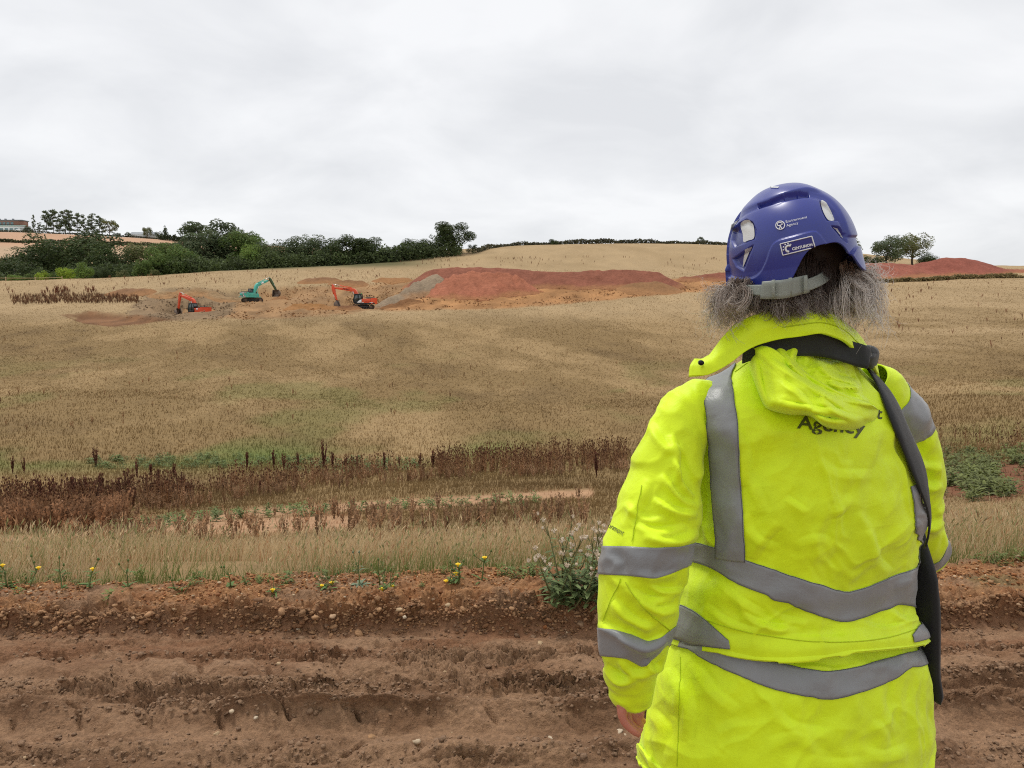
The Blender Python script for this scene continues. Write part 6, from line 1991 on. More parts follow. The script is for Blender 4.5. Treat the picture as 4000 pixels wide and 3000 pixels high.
Lk = [U(2427, 2772, 1.150), U(2440, 2768, 1.172), U(2455, 2764, 1.194), U(2470, 2758, 1.214)]
Lf = [([Lk[0], U(2438, 2815, 1.146), U(2466, 2848, 1.146), U(2500, 2870, 1.150)], .0088),
      ([Lk[1], U(2456, 2818, 1.170), U(2482, 2846, 1.170), U(2506, 2858, 1.174)], .0092),
      ([Lk[2], U(2475, 2808, 1.194), U(2498, 2828, 1.196), U(2508, 2836, 1.200)], .0094),
      ([Lk[3], U(2490, 2800, 1.216), U(2508, 2815, 1.220), U(2510, 2820, 1.226)], .0090)]
Lt = [U(2480, 2705, 1.20), U(2494, 2740, 1.205), U(2500, 2775, 1.200), U(2500, 2803, 1.192)]
hand(wr_l, Lk, Lf, Lt, None)
w = wr_r
Rk = [w + np.array([-.03, .075, .015 - .022 * k]) for k in range(4)]
hand(wr_r, Rk, [([k, k + [-.035, .02, -.01], k + [-.05, -.01, -.02], k + [-.04, -.028, -.02]], .009) for k in Rk], [w + [-.01, .03, .02], w + [-.035, .04, .04], w + [-.055, .06, .035], w + [-.06, .075, .02]], None)

m_skin, nd, ln, b = new_mat('skin')
b.inputs['Roughness'].default_value = 0.5
b.inputs['Subsurface Weight'].default_value = 0.12
b.inputs['Subsurface Radius'].default_value = (0.01, 0.004, 0.002)
tc = N(nd, 'ShaderNodeTexCoord'); n1 = N(nd, 'ShaderNodeTexNoise', Scale=45.0, Detail=5.0)
ln.new(tc.outputs['Object'], n1.inputs['Vector'])
mx = N(nd, 'ShaderNodeMixRGB'); mx.inputs[1].default_value = (*lin(178, 104, 86), 1); mx.inputs[2].default_value = (*lin(202, 136, 112), 1)
ln.new(n1.outputs['Fac'], mx.inputs[0]); ln.new(mx.outputs[0], b.inputs['Base Color'])
bp = N(nd, 'ShaderNodeBump', Strength=0.3, Distance=0.002); ln.new(n1.outputs['Fac'], bp.inputs['Height']); ln.new(bp.outputs[0], b.inputs['Normal'])

body = link('person', mesh_np('person', np.vstack(mb.V) - person_foot, [np.vstack(mb.Q), np.vstack(mb.T)], True, None, m_skin), None, person_foot)
rm = body.modifiers.new('remesh', 'REMESH'); rm.mode = 'VOXEL'; rm.voxel_size = 0.0042; rm.use_smooth_shade = True
sm = body.modifiers.new('smooth', 'SMOOTH'); sm.iterations = 3; sm.factor = 0.5
tag(body, 'person in a yellow high visibility coat and blue helmet, seen from behind', 'person')

coat = link('coat', coat_me, body)
sol = coat.modifiers.new('thickness', 'SOLIDIFY'); sol.thickness = 0.003; sol.offset = -1

# ---- reflective tape on the coat
coat_vstrip('reflective_tape', [(2800, 2150), (2782, 1900), (2768, 1700), (2755, 1500), (2752, 1440)], [(2914, 2195), (2897, 1900), (2885, 1700), (2868, 1480), (2860, 1400)], m_tape, coat, off=0.0020)
coat_strip('reflective_tape', [(2712, 2118), (2800, 2140), (2914, 2186), (3060, 2236), (3220, 2288), (3300, 2311), (3380, 2294), (3460, 2258), (3560, 2222)], [(2694, 2190), (2790, 2222), (2880, 2282), (3000, 2325), (3100, 2368), (3220, 2412), (3300, 2432), (3400, 2402), (3480, 2372), (3560, 2335)], m_tape, coat, ext=(60, 60))
coat_strip('reflective_tape', [(2700, 2490), (2850, 2540), (3050, 2592), (3180, 2616), (3250, 2620), (3370, 2598), (3480, 2568), (3590, 2535)], [(2690, 2530), (2760, 2580), (2900, 2645), (3050, 2700), (3180, 2724), (3250, 2732), (3400, 2692), (3500, 2645), (3600, 2575)], m_tape, coat, ext=(30, 60), part='low')
coat_strip('reflective_tape', [(2680, 2368), (2720, 2390), (2780, 2440), (2850, 2505)], [(2664, 2500), (2690, 2516), (2760, 2526), (2852, 2534)], m_tape, coat, ext=(50, 0), off=0.0016, part='up')
coat_strip('reflective_tape', [(3560, 2480), (3590, 2440), (3606, 2415)], [(3545, 2512), (3580, 2508), (3612, 2496)], m_tape, coat, ext=(0, 50), off=0.0016, part='up')
coat_vstrip('reflective_tape', [(3562, 2225), (3572, 2100), (3570, 1990), (3555, 1900)], [(3590, 2200), (3594, 2100), (3597, 1990), (3588, 1900)], m_tape, coat)

# ---- seams: thin raised stitched welts
def coat_seam(pts, part=None):
    a = crom(pts, 40)
    U_ = coat_uv(a, part)
    i = np.convolve(np.pad(U_[:, 0], 2, 'edge'), np.ones(5) / 5, 'valid'); j = np.convolve(np.pad(U_[:, 1], 2, 'edge'), np.ones(5) / 5, 'valid')
    P = coat_at(i, j, 0.0006)
    m_ = MB(); m_.tube(P - person_foot, 0.0008, 5, False)
    m_.build('seam', m_seam, coat, True)
coat_seam([(2690, 2395), (2850, 2452), (3050, 2492), (3200, 2508), (3350, 2506), (3500, 2485), (3590, 2450)], 'up')
coat_seam([(2660, 2560), (2655, 2700), (2650, 2850), (2645, 3000)], 'low')
coat_seam([(2752, 1560), (2735, 1640), (2722, 1760), (2718, 1900)])
coat_seam([(2870, 1455), (2910, 1425), (2930, 1412)])

# ---- sleeves
def sleeve(name, path, parent, nu=150, nv=96, seed=0, creases=(), squash=1.0):
    """path: [(px, py, D, half width in pixels)]"""
    K = np.array(path, float)
    W = np.c_[U(K[:, 0], K[:, 1], K[:, 2]), K[:, 3] * K[:, 2] / F]
    C_ = crom(W, nu)
    P, R_ = C_[:, :3], C_[:, 3]
    T_ = np.gradient(P, axis=0); T_ /= np.linalg.norm(T_, axis=1)[:, None]
    side = np.cross(np.array([0, 1.0, 0])[None], T_); side /= np.linalg.norm(side, axis=1)[:, None]
    dep = np.cross(T_, side)
    an = np.arange(nv) / nv * 2 * math.pi
    G = P[:, None] + R_[:, None, None] * (np.cos(an)[None, :, None] * side[:, None] + squash * np.sin(an)[None, :, None] * dep[:, None])
    n_ = G - P[:, None]; n_ /= np.linalg.norm(n_, axis=-1)[..., None]
    px_, py_ = PX(G)
    fr = n_[..., 1] < 0.15
    d_ = wrinkles(G, seed, 1.15)
    for l_, am, wd in creases:
        d_ = d_ + np.where(fr, crease(px_, py_, l_, am * 1.15, wd * 1.25), 0)
    e_ = np.minimum(sstep(0, 0.06, np.linspace(0, 1, nu)), 1)[:, None]
    G = G + n_ * (d_ * e_)[..., None]
    o = link(name, mesh_np(name, G - person_foot, facing(grid_faces(nu, nv, True), G, n_), True, None, m_hivis), parent)
    so = o.modifiers.new('thickness', 'SOLIDIFY'); so.thickness = 0.003; so.offset = -1
    return o, G, n_

LPATH = [(2800, 1545, 1.275, 55), (2735, 1570, 1.255, 78), (2668, 1640, 1.235, 100), (2628, 1760, 1.215, 118), (2598, 1890, 1.20, 140), (2565, 2040, 1.185, 160), (2535, 2150, 1.175, 168), (2513, 2250, 1.17, 168), (2506, 2350, 1.165, 166),
         (2492, 2450, 1.165, 148), (2474, 2560, 1.168, 120), (2472, 2650, 1.17, 100), (2474, 2710, 1.17, 88), (2477, 2745, 1.17, 80)]
SL_C = [([(2560, 1640), (2600, 1720), (2640, 1760)], .007, 26), ([(2640, 1690), (2670, 1800), (2660, 1900)], .009, 26), ([(2480, 2020), (2560, 2060), (2680, 2040)], .008, 30), ([(2520, 2080), (2620, 2095), (2720, 2060)], .010, 26),
        ([(2560, 1930), (2640, 1980), (2720, 1990)], .010, 26), ([(2600, 1840), (2660, 1930), (2735, 1960)], .009, 24), ([(2640, 1780), (2690, 1890), (2735, 1930)], .009, 22), ([(2470, 1950), (2520, 2010), (2600, 2010)], .006, 26),
        ([(2460, 2280), (2540, 2330), (2640, 2320)], .008, 28), ([(2500, 2330), (2580, 2370), (2660, 2360)], .010, 26), ([(2420, 2330), (2470, 2400), (2560, 2440)], .009, 28), ([(2530, 2270), (2600, 2300), (2675, 2290)], .007, 22),
        ([(2360, 2420), (2420, 2450), (2500, 2490)], .008, 24), ([(2440, 2460), (2520, 2500), (2600, 2470)], .010, 26), ([(2440, 2560), (2480, 2610), (2540, 2590)], .009, 26), ([(2380, 2590), (2430, 2640), (2470, 2620)], .010, 24),
        ([(2520, 2560), (2560, 2600), (2590, 2560)], .008, 20), ([(2500, 2215), (2560, 2240), (2640, 2220)], .005, 22), ([(2400, 2160), (2440, 2200), (2420, 2250)], .005, 20), ([(2560, 1880), (2530, 1970), (2460, 2080)], .006, 30)]
slv_l, GL, NL = sleeve('sleeve', LPATH, coat, seed=1600, creases=SL_C, squash=0.95, nu=190, nv=120)
# cuff end pulled to a slant
lpx, lpy = PX(GL)

def sleeve_band(parent, G, Nn, rows_up, rows_lo, name='reflective_tape', mat=m_tape, off=0.0014):
    """closed band round a sleeve between two ring positions given per column"""
    nu, nv = G.shape[:2]
    q = np.linspace(0, 1, 14)[:, None]
    I = rows_lo[None] * (1 - q) + rows_up[None] * q
    i0 = np.clip(np.floor(I).astype(int), 0, nu - 2); f_ = (I - i0)[..., None]
    J = np.repeat(np.arange(nv)[None], 14, 0)
    P = G[i0, J] * (1 - f_) + G[i0 + 1, J] * f_
    n_ = Nn[i0, J]
    A = P + n_ * off
    V = np.vstack([A.reshape(-1, 3)])
    o = link(name, mesh_np(name, V - person_foot, facing(grid_faces(14, nv, True), A, n_), True, None, mat), parent)
    s = o.modifiers.new('thickness', 'SOLIDIFY'); s.thickness = 0.0010; s.offset = 0
    return o

def ring_at(G, line):
    """for every column of a sleeve, the ring whose photo row meets the given line"""
    px_, py_ = PX(G)
    L_ = np.array(line, float)
    out = []
    for j in range(G.shape[1]):
        dy = py_[:, j] - np.interp(px_[:, j], L_[:, 0], L_[:, 1])
        k = np.nonzero((dy[:-1] < 0) & (dy[1:] >= 0))[0]
        k = k[0] if len(k) else int(np.argmin(np.abs(dy)))
        out.append(k + np.clip(-dy[k] / (dy[min(k + 1, len(dy) - 1)] - dy[k] + 1e-9), 0, 1))
    o = np.array(out)
    return (np.roll(o, 1) + o + np.roll(o, -1)) / 3

sleeve_band(slv_l, GL, NL, ring_at(GL, [(2340, 2133), (2450, 2134), (2560, 2140), (2660, 2136), (2720, 2118)]), ring_at(GL, [(2330, 2243), (2450, 2248), (2560, 2260), (2620, 2240), (2700, 2205)]))
sleeve_band(slv_l, GL, NL, ring_at(GL, [(2330, 2452), (2400, 2458), (2470, 2478), (2530, 2505), (2580, 2490), (2640, 2445)]), ring_at(GL, [(2340, 2562), (2400, 2566), (2450, 2572), (2510, 2606), (2545, 2580), (2600, 2520)]))
RPATH = [(3400, 1480, 1.37, 70), (3445, 1530, 1.39, 100), (3490, 1620, 1.41, 112), (3525, 1730, 1.43, 118), (3548, 1840, 1.45, 120), (3558, 1960, 1.46, 112), (3572, 2060, 1.47, 92), (3600, 2130, 1.50, 82), (3612, 2150, 1.56, 74), (3600, 2140, 1.64, 64), (3590, 2120, 1.70, 56)]
slv_r, GR, NR = sleeve('sleeve', RPATH, coat, seed=1700, creases=[([(3560, 1740), (3620, 1800), (3670, 1800)], .012, 30), ([(3590, 1840), (3630, 1880), (3665, 1870)], .010, 26), ([(3590, 2020), (3630, 2040), (3670, 2020)], .012, 24), ([(3560, 1700), (3590, 1800), (3580, 1900)], .010, 26)], nu=150, nv=96)
i = np.arange(96) * 0.0
sleeve_band(slv_r, GR, NR, i + 14, i + 34)
sleeve_band(slv_r, GR, NR, i + 96, i + 112)

# ---- seam on the left sleeve
def sleeve_seam(G, Nn, line, parent):
    px_, py_ = PX(G)
    vis = Nn[..., 1] < 0
    ids = np.argwhere(vis); q = np.stack([px_[vis], py_[vis]], -1)
    pts = []
    for a, b in crom(line, 30):
        k = np.argmin((q[:, 0] - a) ** 2 + (q[:, 1] - b) ** 2); i_, j_ = ids[k]
        pts.append(G[i_, j_] + Nn[i_, j_] * .0015)
    P = np.array(pts); P = np.stack([np.convolve(np.pad(P[:, k], 2, 'edge'), np.ones(5) / 5, 'valid') for k in range(3)], -1)
    m_ = MB(); m_.tube(P - person_foot, 0.0008, 5, False); m_.build('seam', m_seam, parent, True)
sleeve_seam(GL, NL, [(2510, 1890), (2490, 2000), (2470, 2120)], slv_l)
sleeve_seam(GL, NL, [(2430, 2260), (2390, 2340), (2355, 2430)], slv_l)
sleeve_seam(GL, NL, [(2440, 2270), (2520, 2380), (2620, 2465)], slv_l)

# ---- collar: a wide stand-up collar with its loose corner at the left
def loft(name, lines, mat, parent, n=90, m=16, seed=0, thick=0.004, amp=0.5, bulge=0.0):
    """sheet through several photo polylines (px, py, D), bottom to top"""
    L_ = np.array([crom([U(a, b, c) for a, b, c in l_], n) for l_ in lines])
    q = np.linspace(0, 1, m)
    k = np.linspace(0, 1, len(lines))
    G = pchip(k, L_.reshape(len(lines), -1), q).reshape(m, n, 3)
    n_ = normals_of(G, False)
    if np.mean(n_[..., 1]) > 0: n_ = -n_
    G = G + n_ * wrinkles(G, seed, amp)[..., None]
    o = link(name, mesh_np(name, G - person_foot, grid_faces(m, n), True, None, mat), parent)
    s = o.modifiers.new('thickness', 'SOLIDIFY'); s.thickness = thick; s.offset = 0
    return o, G, n_

collar, GC, NC = loft('collar', [
    [(2690, 1470, 1.180), (2770, 1462, 1.175), (2850, 1420, 1.185), (2930, 1362, 1.198), (3020, 1330, 1.200), (3120, 1314, 1.200), (3210, 1306, 1.205), (3290, 1338, 1.22), (3360, 1395, 1.255), (3420, 1455, 1.32), (3440, 1500, 1.40)],
    [(2694, 1430, 1.185), (2770, 1420, 1.18), (2838, 1372, 1.19), (2910, 1316, 1.20), (3010, 1282, 1.20), (3115, 1262, 1.20), (3210, 1258, 1.21), (3290, 1290, 1.228), (3360, 1356, 1.27), (3415, 1420, 1.34), (3436, 1470, 1.41)],
    [(2712, 1398, 1.195), (2764, 1390, 1.195), (2822, 1316, 1.21), (2880, 1265, 1.22), (2975, 1232, 1.218), (3080, 1207, 1.218), (3175, 1200, 1.225), (3265, 1232, 1.25), (3338, 1305, 1.29), (3395, 1390, 1.35), (3425, 1445, 1.42)]], m_hivis, coat, 110, 24, 1800, 0.005, 0.9)
p = U(2738, 1417, 1.176)
MB().cyl(p - person_foot + [0, -.004, 0], p - person_foot + [0, .004, 0], .0042, 14).build('press_stud', m_snap, collar, True)
P = np.array([GC[10, k] + NC[10, k] * .003 for k in range(34, 92)])
m_ = MB(); m_.tube(P - person_foot, 0.0009, 4, False); m_.build('seam', m_seam, collar, True)

# ---- hood, bunched below the collar: two folded rolls with real depth
bvh_coat = BVHTree.FromPolygons([Vector(v) for v in COAT.reshape(-1, 3)], [tuple(int(x) for x in f) for f in grid_faces(NT, NPH, True)])
def coat_depth(px_, py_):
    """distance y of the coat along the line of sight through a pixel"""
    o = Vector((0, 0, CAMZ))
    out = np.zeros(np.shape(px_))
    it = np.nditer(np.asarray(px_, float), flags=['multi_index'])
    for v in it:
        k = it.multi_index
        e_ = U(float(np.asarray(px_)[k]), float(np.asarray(py_)[k]), 1.3)
        d = (Vector(e_) - o).normalized()
        h = bvh_coat.ray_cast(o, d, 5)[0]
        out[k] = h.y if h is not None else np.nan
    return out

def roll(name, outline, centre, H, parent, mat=m_hivis, seed=0, nr=34, na=150, creases=(), back=0.012, shape=2.4, amp=1.0, free=None, edge_h=0.05):
    """a puffed fold lying on the coat: outline and centre in photo pixels, height H in metres"""
    O = crom(outline, na, True); c = np.array(centre, float)
    q = np.linspace(0, 1, nr)
    PX_ = c[0] + (O[None, :, 0] - c[0]) * q[:, None]; PY_ = c[1] + (O[None, :, 1] - c[1]) * q[:, None]
    dep = coat_depth(PX_, PY_)
    good = ~np.isnan(dep)
    dep = np.where(good, dep, np.nanmean(dep[good]) if good.any() else 1.2)
    for _ in range(4):
        dep = (dep + np.roll(dep, 1, 1) + np.roll(dep, -1, 1)) / 3
    hgt = H * (1 - q ** shape) ** (1 / 2.0)
    hg = hgt[:, None] - back * sstep(0.9, 1.0, q)[:, None] + 0 * PX_
    if free is not None:
        e_ = sstep(42, 14, seg_dist(O[:, 0], O[:, 1], crom(free, 40))[0])[None]
        lo_ = edge_h + (H - edge_h) * (1 - q ** 2)[:, None]
        hg = hg * (1 - e_) + lo_ * e_
    for l_, am, wd in creases:
        hg = hg + crease(PX_, PY_, l_, am * 1.5, wd * 1.2) * sstep(1.0, 0.85, q)[:, None]
    G = U(PX_, PY_, dep - hg)
    G = G + wrinkles(G, seed, amp)[..., None] * np.array([0, -1.0, 0]) * sstep(1.0, .8, q)[:, None, None]
    o = link(name, mesh_np(name, G - person_foot, grid_faces(nr, na, True), True, None, mat), parent)
    sr = o.modifiers.new('thickness', 'SOLIDIFY'); sr.thickness = 0.003; sr.offset = 0
    return o, G

hood, GH = roll('hood', [(2912, 1385), (2960, 1350), (3030, 1338), (3110, 1346), (3150, 1372), (3180, 1398), (3240, 1408), (3312, 1412), (3330, 1430), (3344, 1470), (3368, 1510), (3372, 1545), (3400, 1580), (3330, 1600), (3200, 1560), (3050, 1500), (2950, 1460)],
                (3130, 1450), .044, coat, seed=1900, free=[(3190, 1400), (3250, 1408), (3312, 1412), (3330, 1435), (3344, 1475)], edge_h=.016, creases=[([(3120, 1360), (3110, 1420), (3170, 1470)], .016, 24), ([(3200, 1400), (3260, 1460), (3360, 1480)], .016, 22), ([(3240, 1480), (3300, 1500), (3370, 1500)], .018, 18), ([(3050, 1345), (3090, 1400), (3160, 1440)], .010, 22), ([(3280, 1530), (3330, 1550), (3380, 1545)], .012, 18)])
flap, GF = roll('hood_flap', [(2915, 1375), (2960, 1352), (3020, 1365), (3090, 1420), (3180, 1480), (3290, 1540), (3400, 1580), (3432, 1606), (3420, 1640), (3392, 1650), (3360, 1672), (3310, 1680), (3230, 1668), (3165, 1625), (3080, 1618), (3010, 1600), (2982, 1578), (2950, 1500), (2925, 1430)],
                (3120, 1540), .074, hood, seed=1910, free=[(2960, 1352), (3020, 1365), (3090, 1420), (3180, 1480), (3290, 1540), (3400, 1580)], edge_h=.054, creases=[([(2960, 1400), (2975, 1480), (3005, 1570)], .008, 22), ([(3000, 1380), (3130, 1470), (3330, 1590)], .010, 26), ([(3040, 1560), (3180, 1585), (3330, 1600)], .008, 26), ([(3200, 1540), (3280, 1600), (3380, 1630)], .009, 24), ([(3160, 1610), (3230, 1630), (3310, 1640)], .010, 20), ([(3060, 1480), (3130, 1530), (3180, 1590)], .006, 26)])

# ---- print on the back and on the sleeve
def wrap_text(name, body_, px0, py0, px1, py1, cap, mat, parent, Gv, Gf, bold=0.0, off=0.0022, bv=None):
    """letters laid on a surface along the photo line (px0,py0)-(px1,py1); cap = letter size in pixels"""
    V, T = text_mesh(body_, 1.0, bold)
    L_ = math.hypot(px1 - px0, py1 - py0); k = L_ / V[:, 0].max()
    ex = np.array([px1 - px0, py1 - py0]) / L_; ey = np.array([ex[1], -ex[0]])
    q = np.array([px0, py0])[None] + V[:, :1] * k * ex[None] + V[:, 1:2] * cap / 0.7 * ey[None]
    o = Vector((0, 0, CAMZ)); out = []
    for a, b_ in q:
        e_ = Vector(U(a, b_, 1.3)); d = (e_ - o).normalized()
        h, nn, _, _ = bv.ray_cast(o, d, 5)
        if h is None: h, nn = e_, -d
        out.append(np.array(h - d * off))
    return link(name, mesh_np(name, np.array(out) - person_foot, T, False, None, mat), parent)

wrap_text('lettering', 'Agency', 3115, 1672, 3378, 1697, 50, m_print, coat, None, None, 0.018, 0.0016, bvh_coat)
wrap_text('lettering', 'Environment', 3118, 1606, 3446, 1636, 44, m_print, coat, None, None, 0.018, 0.0016, bvh_coat)
bvh_sl = BVHTree.FromPolygons([Vector(v) for v in GL.reshape(-1, 3)], [tuple(int(x) for x in f) for f in grid_faces(GL.shape[0], GL.shape[1], True)])
wrap_text('lettering', 'onment', 2372, 2058, 2432, 2092, 22, m_print, slv_l, None, None, 0.0, 0.002, bvh_sl)

# ---- trousers and boots
tb = MB()
for s in (-1, 1):
    hipp = pel + rgt * s * .085 - [0, 0, .0]
    kn = np.array([person_foot[0], D0, .50]) + rgt * s * .11 + fwd * .02; an = np.array([person_foot[0], D0, .12]) + rgt * s * .12
    P = crom(np.c_[np.array([hipp, (hipp + kn) / 2, kn, (kn + an) / 2, an]), np.array([.125, .105, .085, .08, .078])], 24)
    tb.tube(P[:, :3] - person_foot, P[:, 3], 20)
    bt = MB()
    a = np.array([person_foot[0], D0, .0]) + rgt * s * .12 - person_foot
    Q = crom(np.c_[np.array([a - fwd * .07 + [0, 0, .20], a - fwd * .06 + [0, 0, .08], a + fwd * .02 + [0, 0, .065], a + fwd * .12 + [0, 0, .055], a + fwd * .19 + [0, 0, .045]]), np.array([.06, .062, .055, .05, .035])], 16)
    bt.tube(Q[:, :3], Q[:, 3], 14).box(a + fwd * .055 + [0, 0, .014], (.10, .30, .034), (0, 0, YAW))
    bt.build('boot', m_boot, body, True)
tb.build('trousers', m_trou, body, True)
# ================================================================== helmet, hair, bag
m_blue, nd, ln, b = new_mat('blue_shell')
b.inputs['Base Color'].default_value = (*lin(42, 54, 138), 1)
b.inputs['Roughness'].default_value = 0.32
b.inputs['Specular IOR Level'].default_value = 0.5
b.inputs['Coat Weight'].default_value = 0.25
b.inputs['Coat Roughness'].default_value = 0.2
tc = N(nd, 'ShaderNodeTexCoord'); n1 = N(nd, 'ShaderNodeTexNoise', Scale=30.0, Detail=6.0, Roughness=0.6)
ln.new(tc.outputs['Object'], n1.inputs['Vector'])
mr = N(nd, 'ShaderNodeMapRange'); mr.inputs['To Min'].default_value = 0.24; mr.inputs['To Max'].default_value = 0.46
ln.new(n1.outputs['Fac'], mr.inputs['Value']); ln.new(mr.outputs[0], b.inputs['Roughness'])
m_white_r = plain('white_reflective_sticker', lin(214, 216, 214), 0.35, var=0.05, scale=200)
m_letter = plain('white_print', lin(232, 234, 236), 0.5, var=0.02)
m_badge = plain('badge_blue', lin(42, 38, 120), 0.4, var=0.04)
m_strap, nd, ln, b = new_mat('clear_plastic_strap')
b.inputs['Base Color'].default_value = (*lin(176, 182, 172), 1); b.inputs['Roughness'].default_value = 0.35
b.inputs['Transmission Weight'].default_value = 0.45; b.inputs['IOR'].default_value = 1.2

HC = U(3090, 1015, 1.285)                 # middle of the rim plane
HROT = Euler((math.radians(4), math.radians(-13), math.radians(4)), 'XYZ').to_matrix()
HR = np.array(HROT)
def hw(P): return HC + np.asarray(P) @ HR.T

NS, NTH = 200, 360
th_ = np.arange(NTH) / NTH * 2 * math.pi          # 0 = back, grows to the wearer's right
ss = np.linspace(0, 1, NS)
A_, B_, HH = .0975, .128, .121
arch = np.exp(-(np.abs((th_ + math.pi) % (2 * math.pi) - math.pi) / .50) ** 4)          # raised at the nape
frontw = np.exp(-(np.abs(th_ - math.pi) / .8) ** 2)
zr = -.028 - .012 * np.cos(2 * th_) * 0 + .052 * arch + .012 * frontw - .010 * np.exp(-(np.abs(np.abs((th_ + math.pi) % (2 * math.pi) - math.pi) - 1.05) / .4) ** 2)
S = np.zeros((NS, NTH, 3))
for k in range(NS):
    s = ss[k]
    a = s * math.pi / 2
    z = HH * math.cos(a) ** .92 if s < 1 else 0
    # meridian: superellipse down to the rim height of each azimuth
    zz = HH + (zr - HH) * (1 - math.cos(a) ** 1.0) if False else None
    t = s
    zc = HH * (1 - t ** 2.05) + zr * t ** 2.05
    rad = np.clip(1 - np.clip(zc / HH, 0, 1) ** 2.15, 0, 1) ** (1 / 2.15)
    rad = rad * (1 + .03 * np.clip(-zc / .03, 0, 1))
    S[k] = np.stack([A_ * rad * np.sin(th_), -B_ * rad * np.cos(th_) * np.where(np.cos(th_) < 0, 1.0, .98), zc], -1)
Sw = hw(S)
hn = normals_of(Sw, True)
if hn[100, 0, 1] > 0: hn = -hn
hpx, hpy = PX(Sw)
hf_ = hn[..., 1] < 0.25
def Z1(pts): return [(2650 + a / 2.2122, 650 + b_ / 2.2122) for a, b_ in pts]
d = np.zeros((NS, NTH))
# raised crown above a groove with slots
G1 = Z1([(395, 720), (425, 600), (470, 500), (560, 410), (700, 345), (900, 285), (1100, 250), (1240, 275), (1340, 355), (1410, 480), (1450, 600)])
dd, t_, sg = seg_dist(hpx, hpy, crom(G1, 60))
above = np.where(hf_, -sg, 1) * 1.0
side_ = np.where(hf_, dd * (-sg), 99)
# which side is above: the crown lies at smaller photo rows
gr_row = np.interp(hpx, *np.array(crom(G1, 60)).T)
up_ = np.where(hf_, gr_row - hpy, 99)
d += .0035 * sstep(-8, 2, up_) - .0045 * np.where(hf_, np.exp(-((dd + 0) / 7.0) ** 2), 0) * sstep(20, -10, np.abs(up_) - 14)
for q in ([(700, 345), (785, 320)], [(803, 312), (900, 283)], [(925, 276), (1020, 256)], [(1040, 252), (1115, 250)]):
    dd, t_, _ = seg_dist(hpx, hpy, Z1(q))
    d -= .007 * np.where(hf_, sstep(8.5, 5.0, dd), 0)
# band round the rim
BAND = Z1([(400, 925), (430, 935), (490, 965), (600, 975), (700, 930), (760, 830), (830, 665), (1000, 605), (1160, 565), (1215, 590), (1300, 700), (1380, 775), (1460, 780), (1530, 690)])
bl = np.array(crom(BAND, 80))
brow = np.interp(hpx, bl[:, 0], bl[:, 1])
d += np.where(hf_, .0045 * sstep(-5, 5, hpy - brow), .0045 * sstep(.86, .9, ss)[:, None])
# vents
VENTS = [Z1([(590, 455), (640, 480), (668, 550), (658, 628), (570, 662), (480, 698), (455, 640), (470, 560), (520, 490)]), Z1([(470, 800), (645, 682), (562, 902), (500, 862)]),
         Z1([(1222, 295), (1290, 318), (1352, 380), (1398, 468), (1285, 470), (1240, 385)]), Z1([(1322, 511), (1392, 520), (1445, 580), (1455, 655), (1420, 632), (1370, 572)])]
for v in VENTS:
    d -= .0065 * np.where(hf_, sstep(-2.5, 4.5, sdpoly(hpx, hpy, v)), 0)
# small step on top
d += .004 * sstep(.42, .36, ss)[:, None] * np.exp(-(S[..., 0] / .034) ** 4)
Sd = Sw + hn * d[..., None]
faces = grid_faces(NS, NTH, True)[:, ::-1]
hel = link('safety_helmet', None if False else bpy.data.meshes.new('tmp'))
bpy.data.objects.remove(hel)
helmet = empty('safety_helmet', tuple(HC))
tag(helmet, 'blue safety helmet with white reflective patches on the head of the person', 'helmet')
shell = link('shell', mesh_np('shell', Sd - HC, faces, True, None, m_blue), helmet)
so = shell.modifiers.new('thickness', 'SOLIDIFY'); so.thickness = 0.0035; so.offset = -1
bvh_h = BVHTree.FromPolygons([Vector(v) for v in Sd.reshape(-1, 3)], [tuple(int(x) for x in f) for f in faces])

def on_shell(px_, py_, off=0.0012):
    o = Vector((0, 0, CAMZ)); e_ = Vector(U(px_, py_, 1.25)); dv = (e_ - o).normalized()
    h, nn, _, _ = bvh_h.ray_cast(o, dv, 5)
    if h is None: return np.array(e_)
    if nn.dot(dv) > 0: nn = -nn
    return np.array(h + nn * off)

def patch(name, outline, mat, parent, off=0.0012, na=70, nr=10, centre=None):
    """thin patch that follows the shell; outline in photo pixels"""
    O = crom(outline, na, True)
    if len(outline) <= 4:
        P_ = np.vstack([outline, outline[0]]); L_ = np.r_[0, np.cumsum(np.linalg.norm(np.diff(P_, axis=0), axis=1))]
        s_ = np.linspace(0, L_[-1], na + 1)[:-1]; O = np.stack([np.interp(s_, L_, P_[:, k]) for k in (0, 1)], -1)
    c = O.mean(0) if centre is None else np.array(centre)
    V = np.array([[on_shell(*(c + (o - c) * r_), off) for o in O] for r_ in np.linspace(0, 1, nr)])
    return link(name, mesh_np(name, V - HC, grid_faces(nr, na, True), True, None, mat), parent)

for q in (Z1([(548, 482), (602, 457), (648, 498), (662, 575), (654, 624), (610, 640), (568, 652), (562, 590), (545, 530)]), Z1([(578, 718), (640, 688), (560, 882)]),
          Z1([(1229, 300), (1275, 318), (1318, 390), (1343, 464), (1290, 465), (1244, 385)]), Z1([(1333, 520), (1372, 532), (1424, 622), (1400, 606)])):
    patch('reflective_sticker', q, m_white_r, shell)
patch('reflective_sticker', Z1([(455, 505), (528, 456), (505, 490), (448, 560)]), m_white_r, shell)
patch('reflective_sticker', Z1([(792, 178), (872, 180), (862, 190), (800, 188)]), m_white_r, shell, na=30, nr=5)

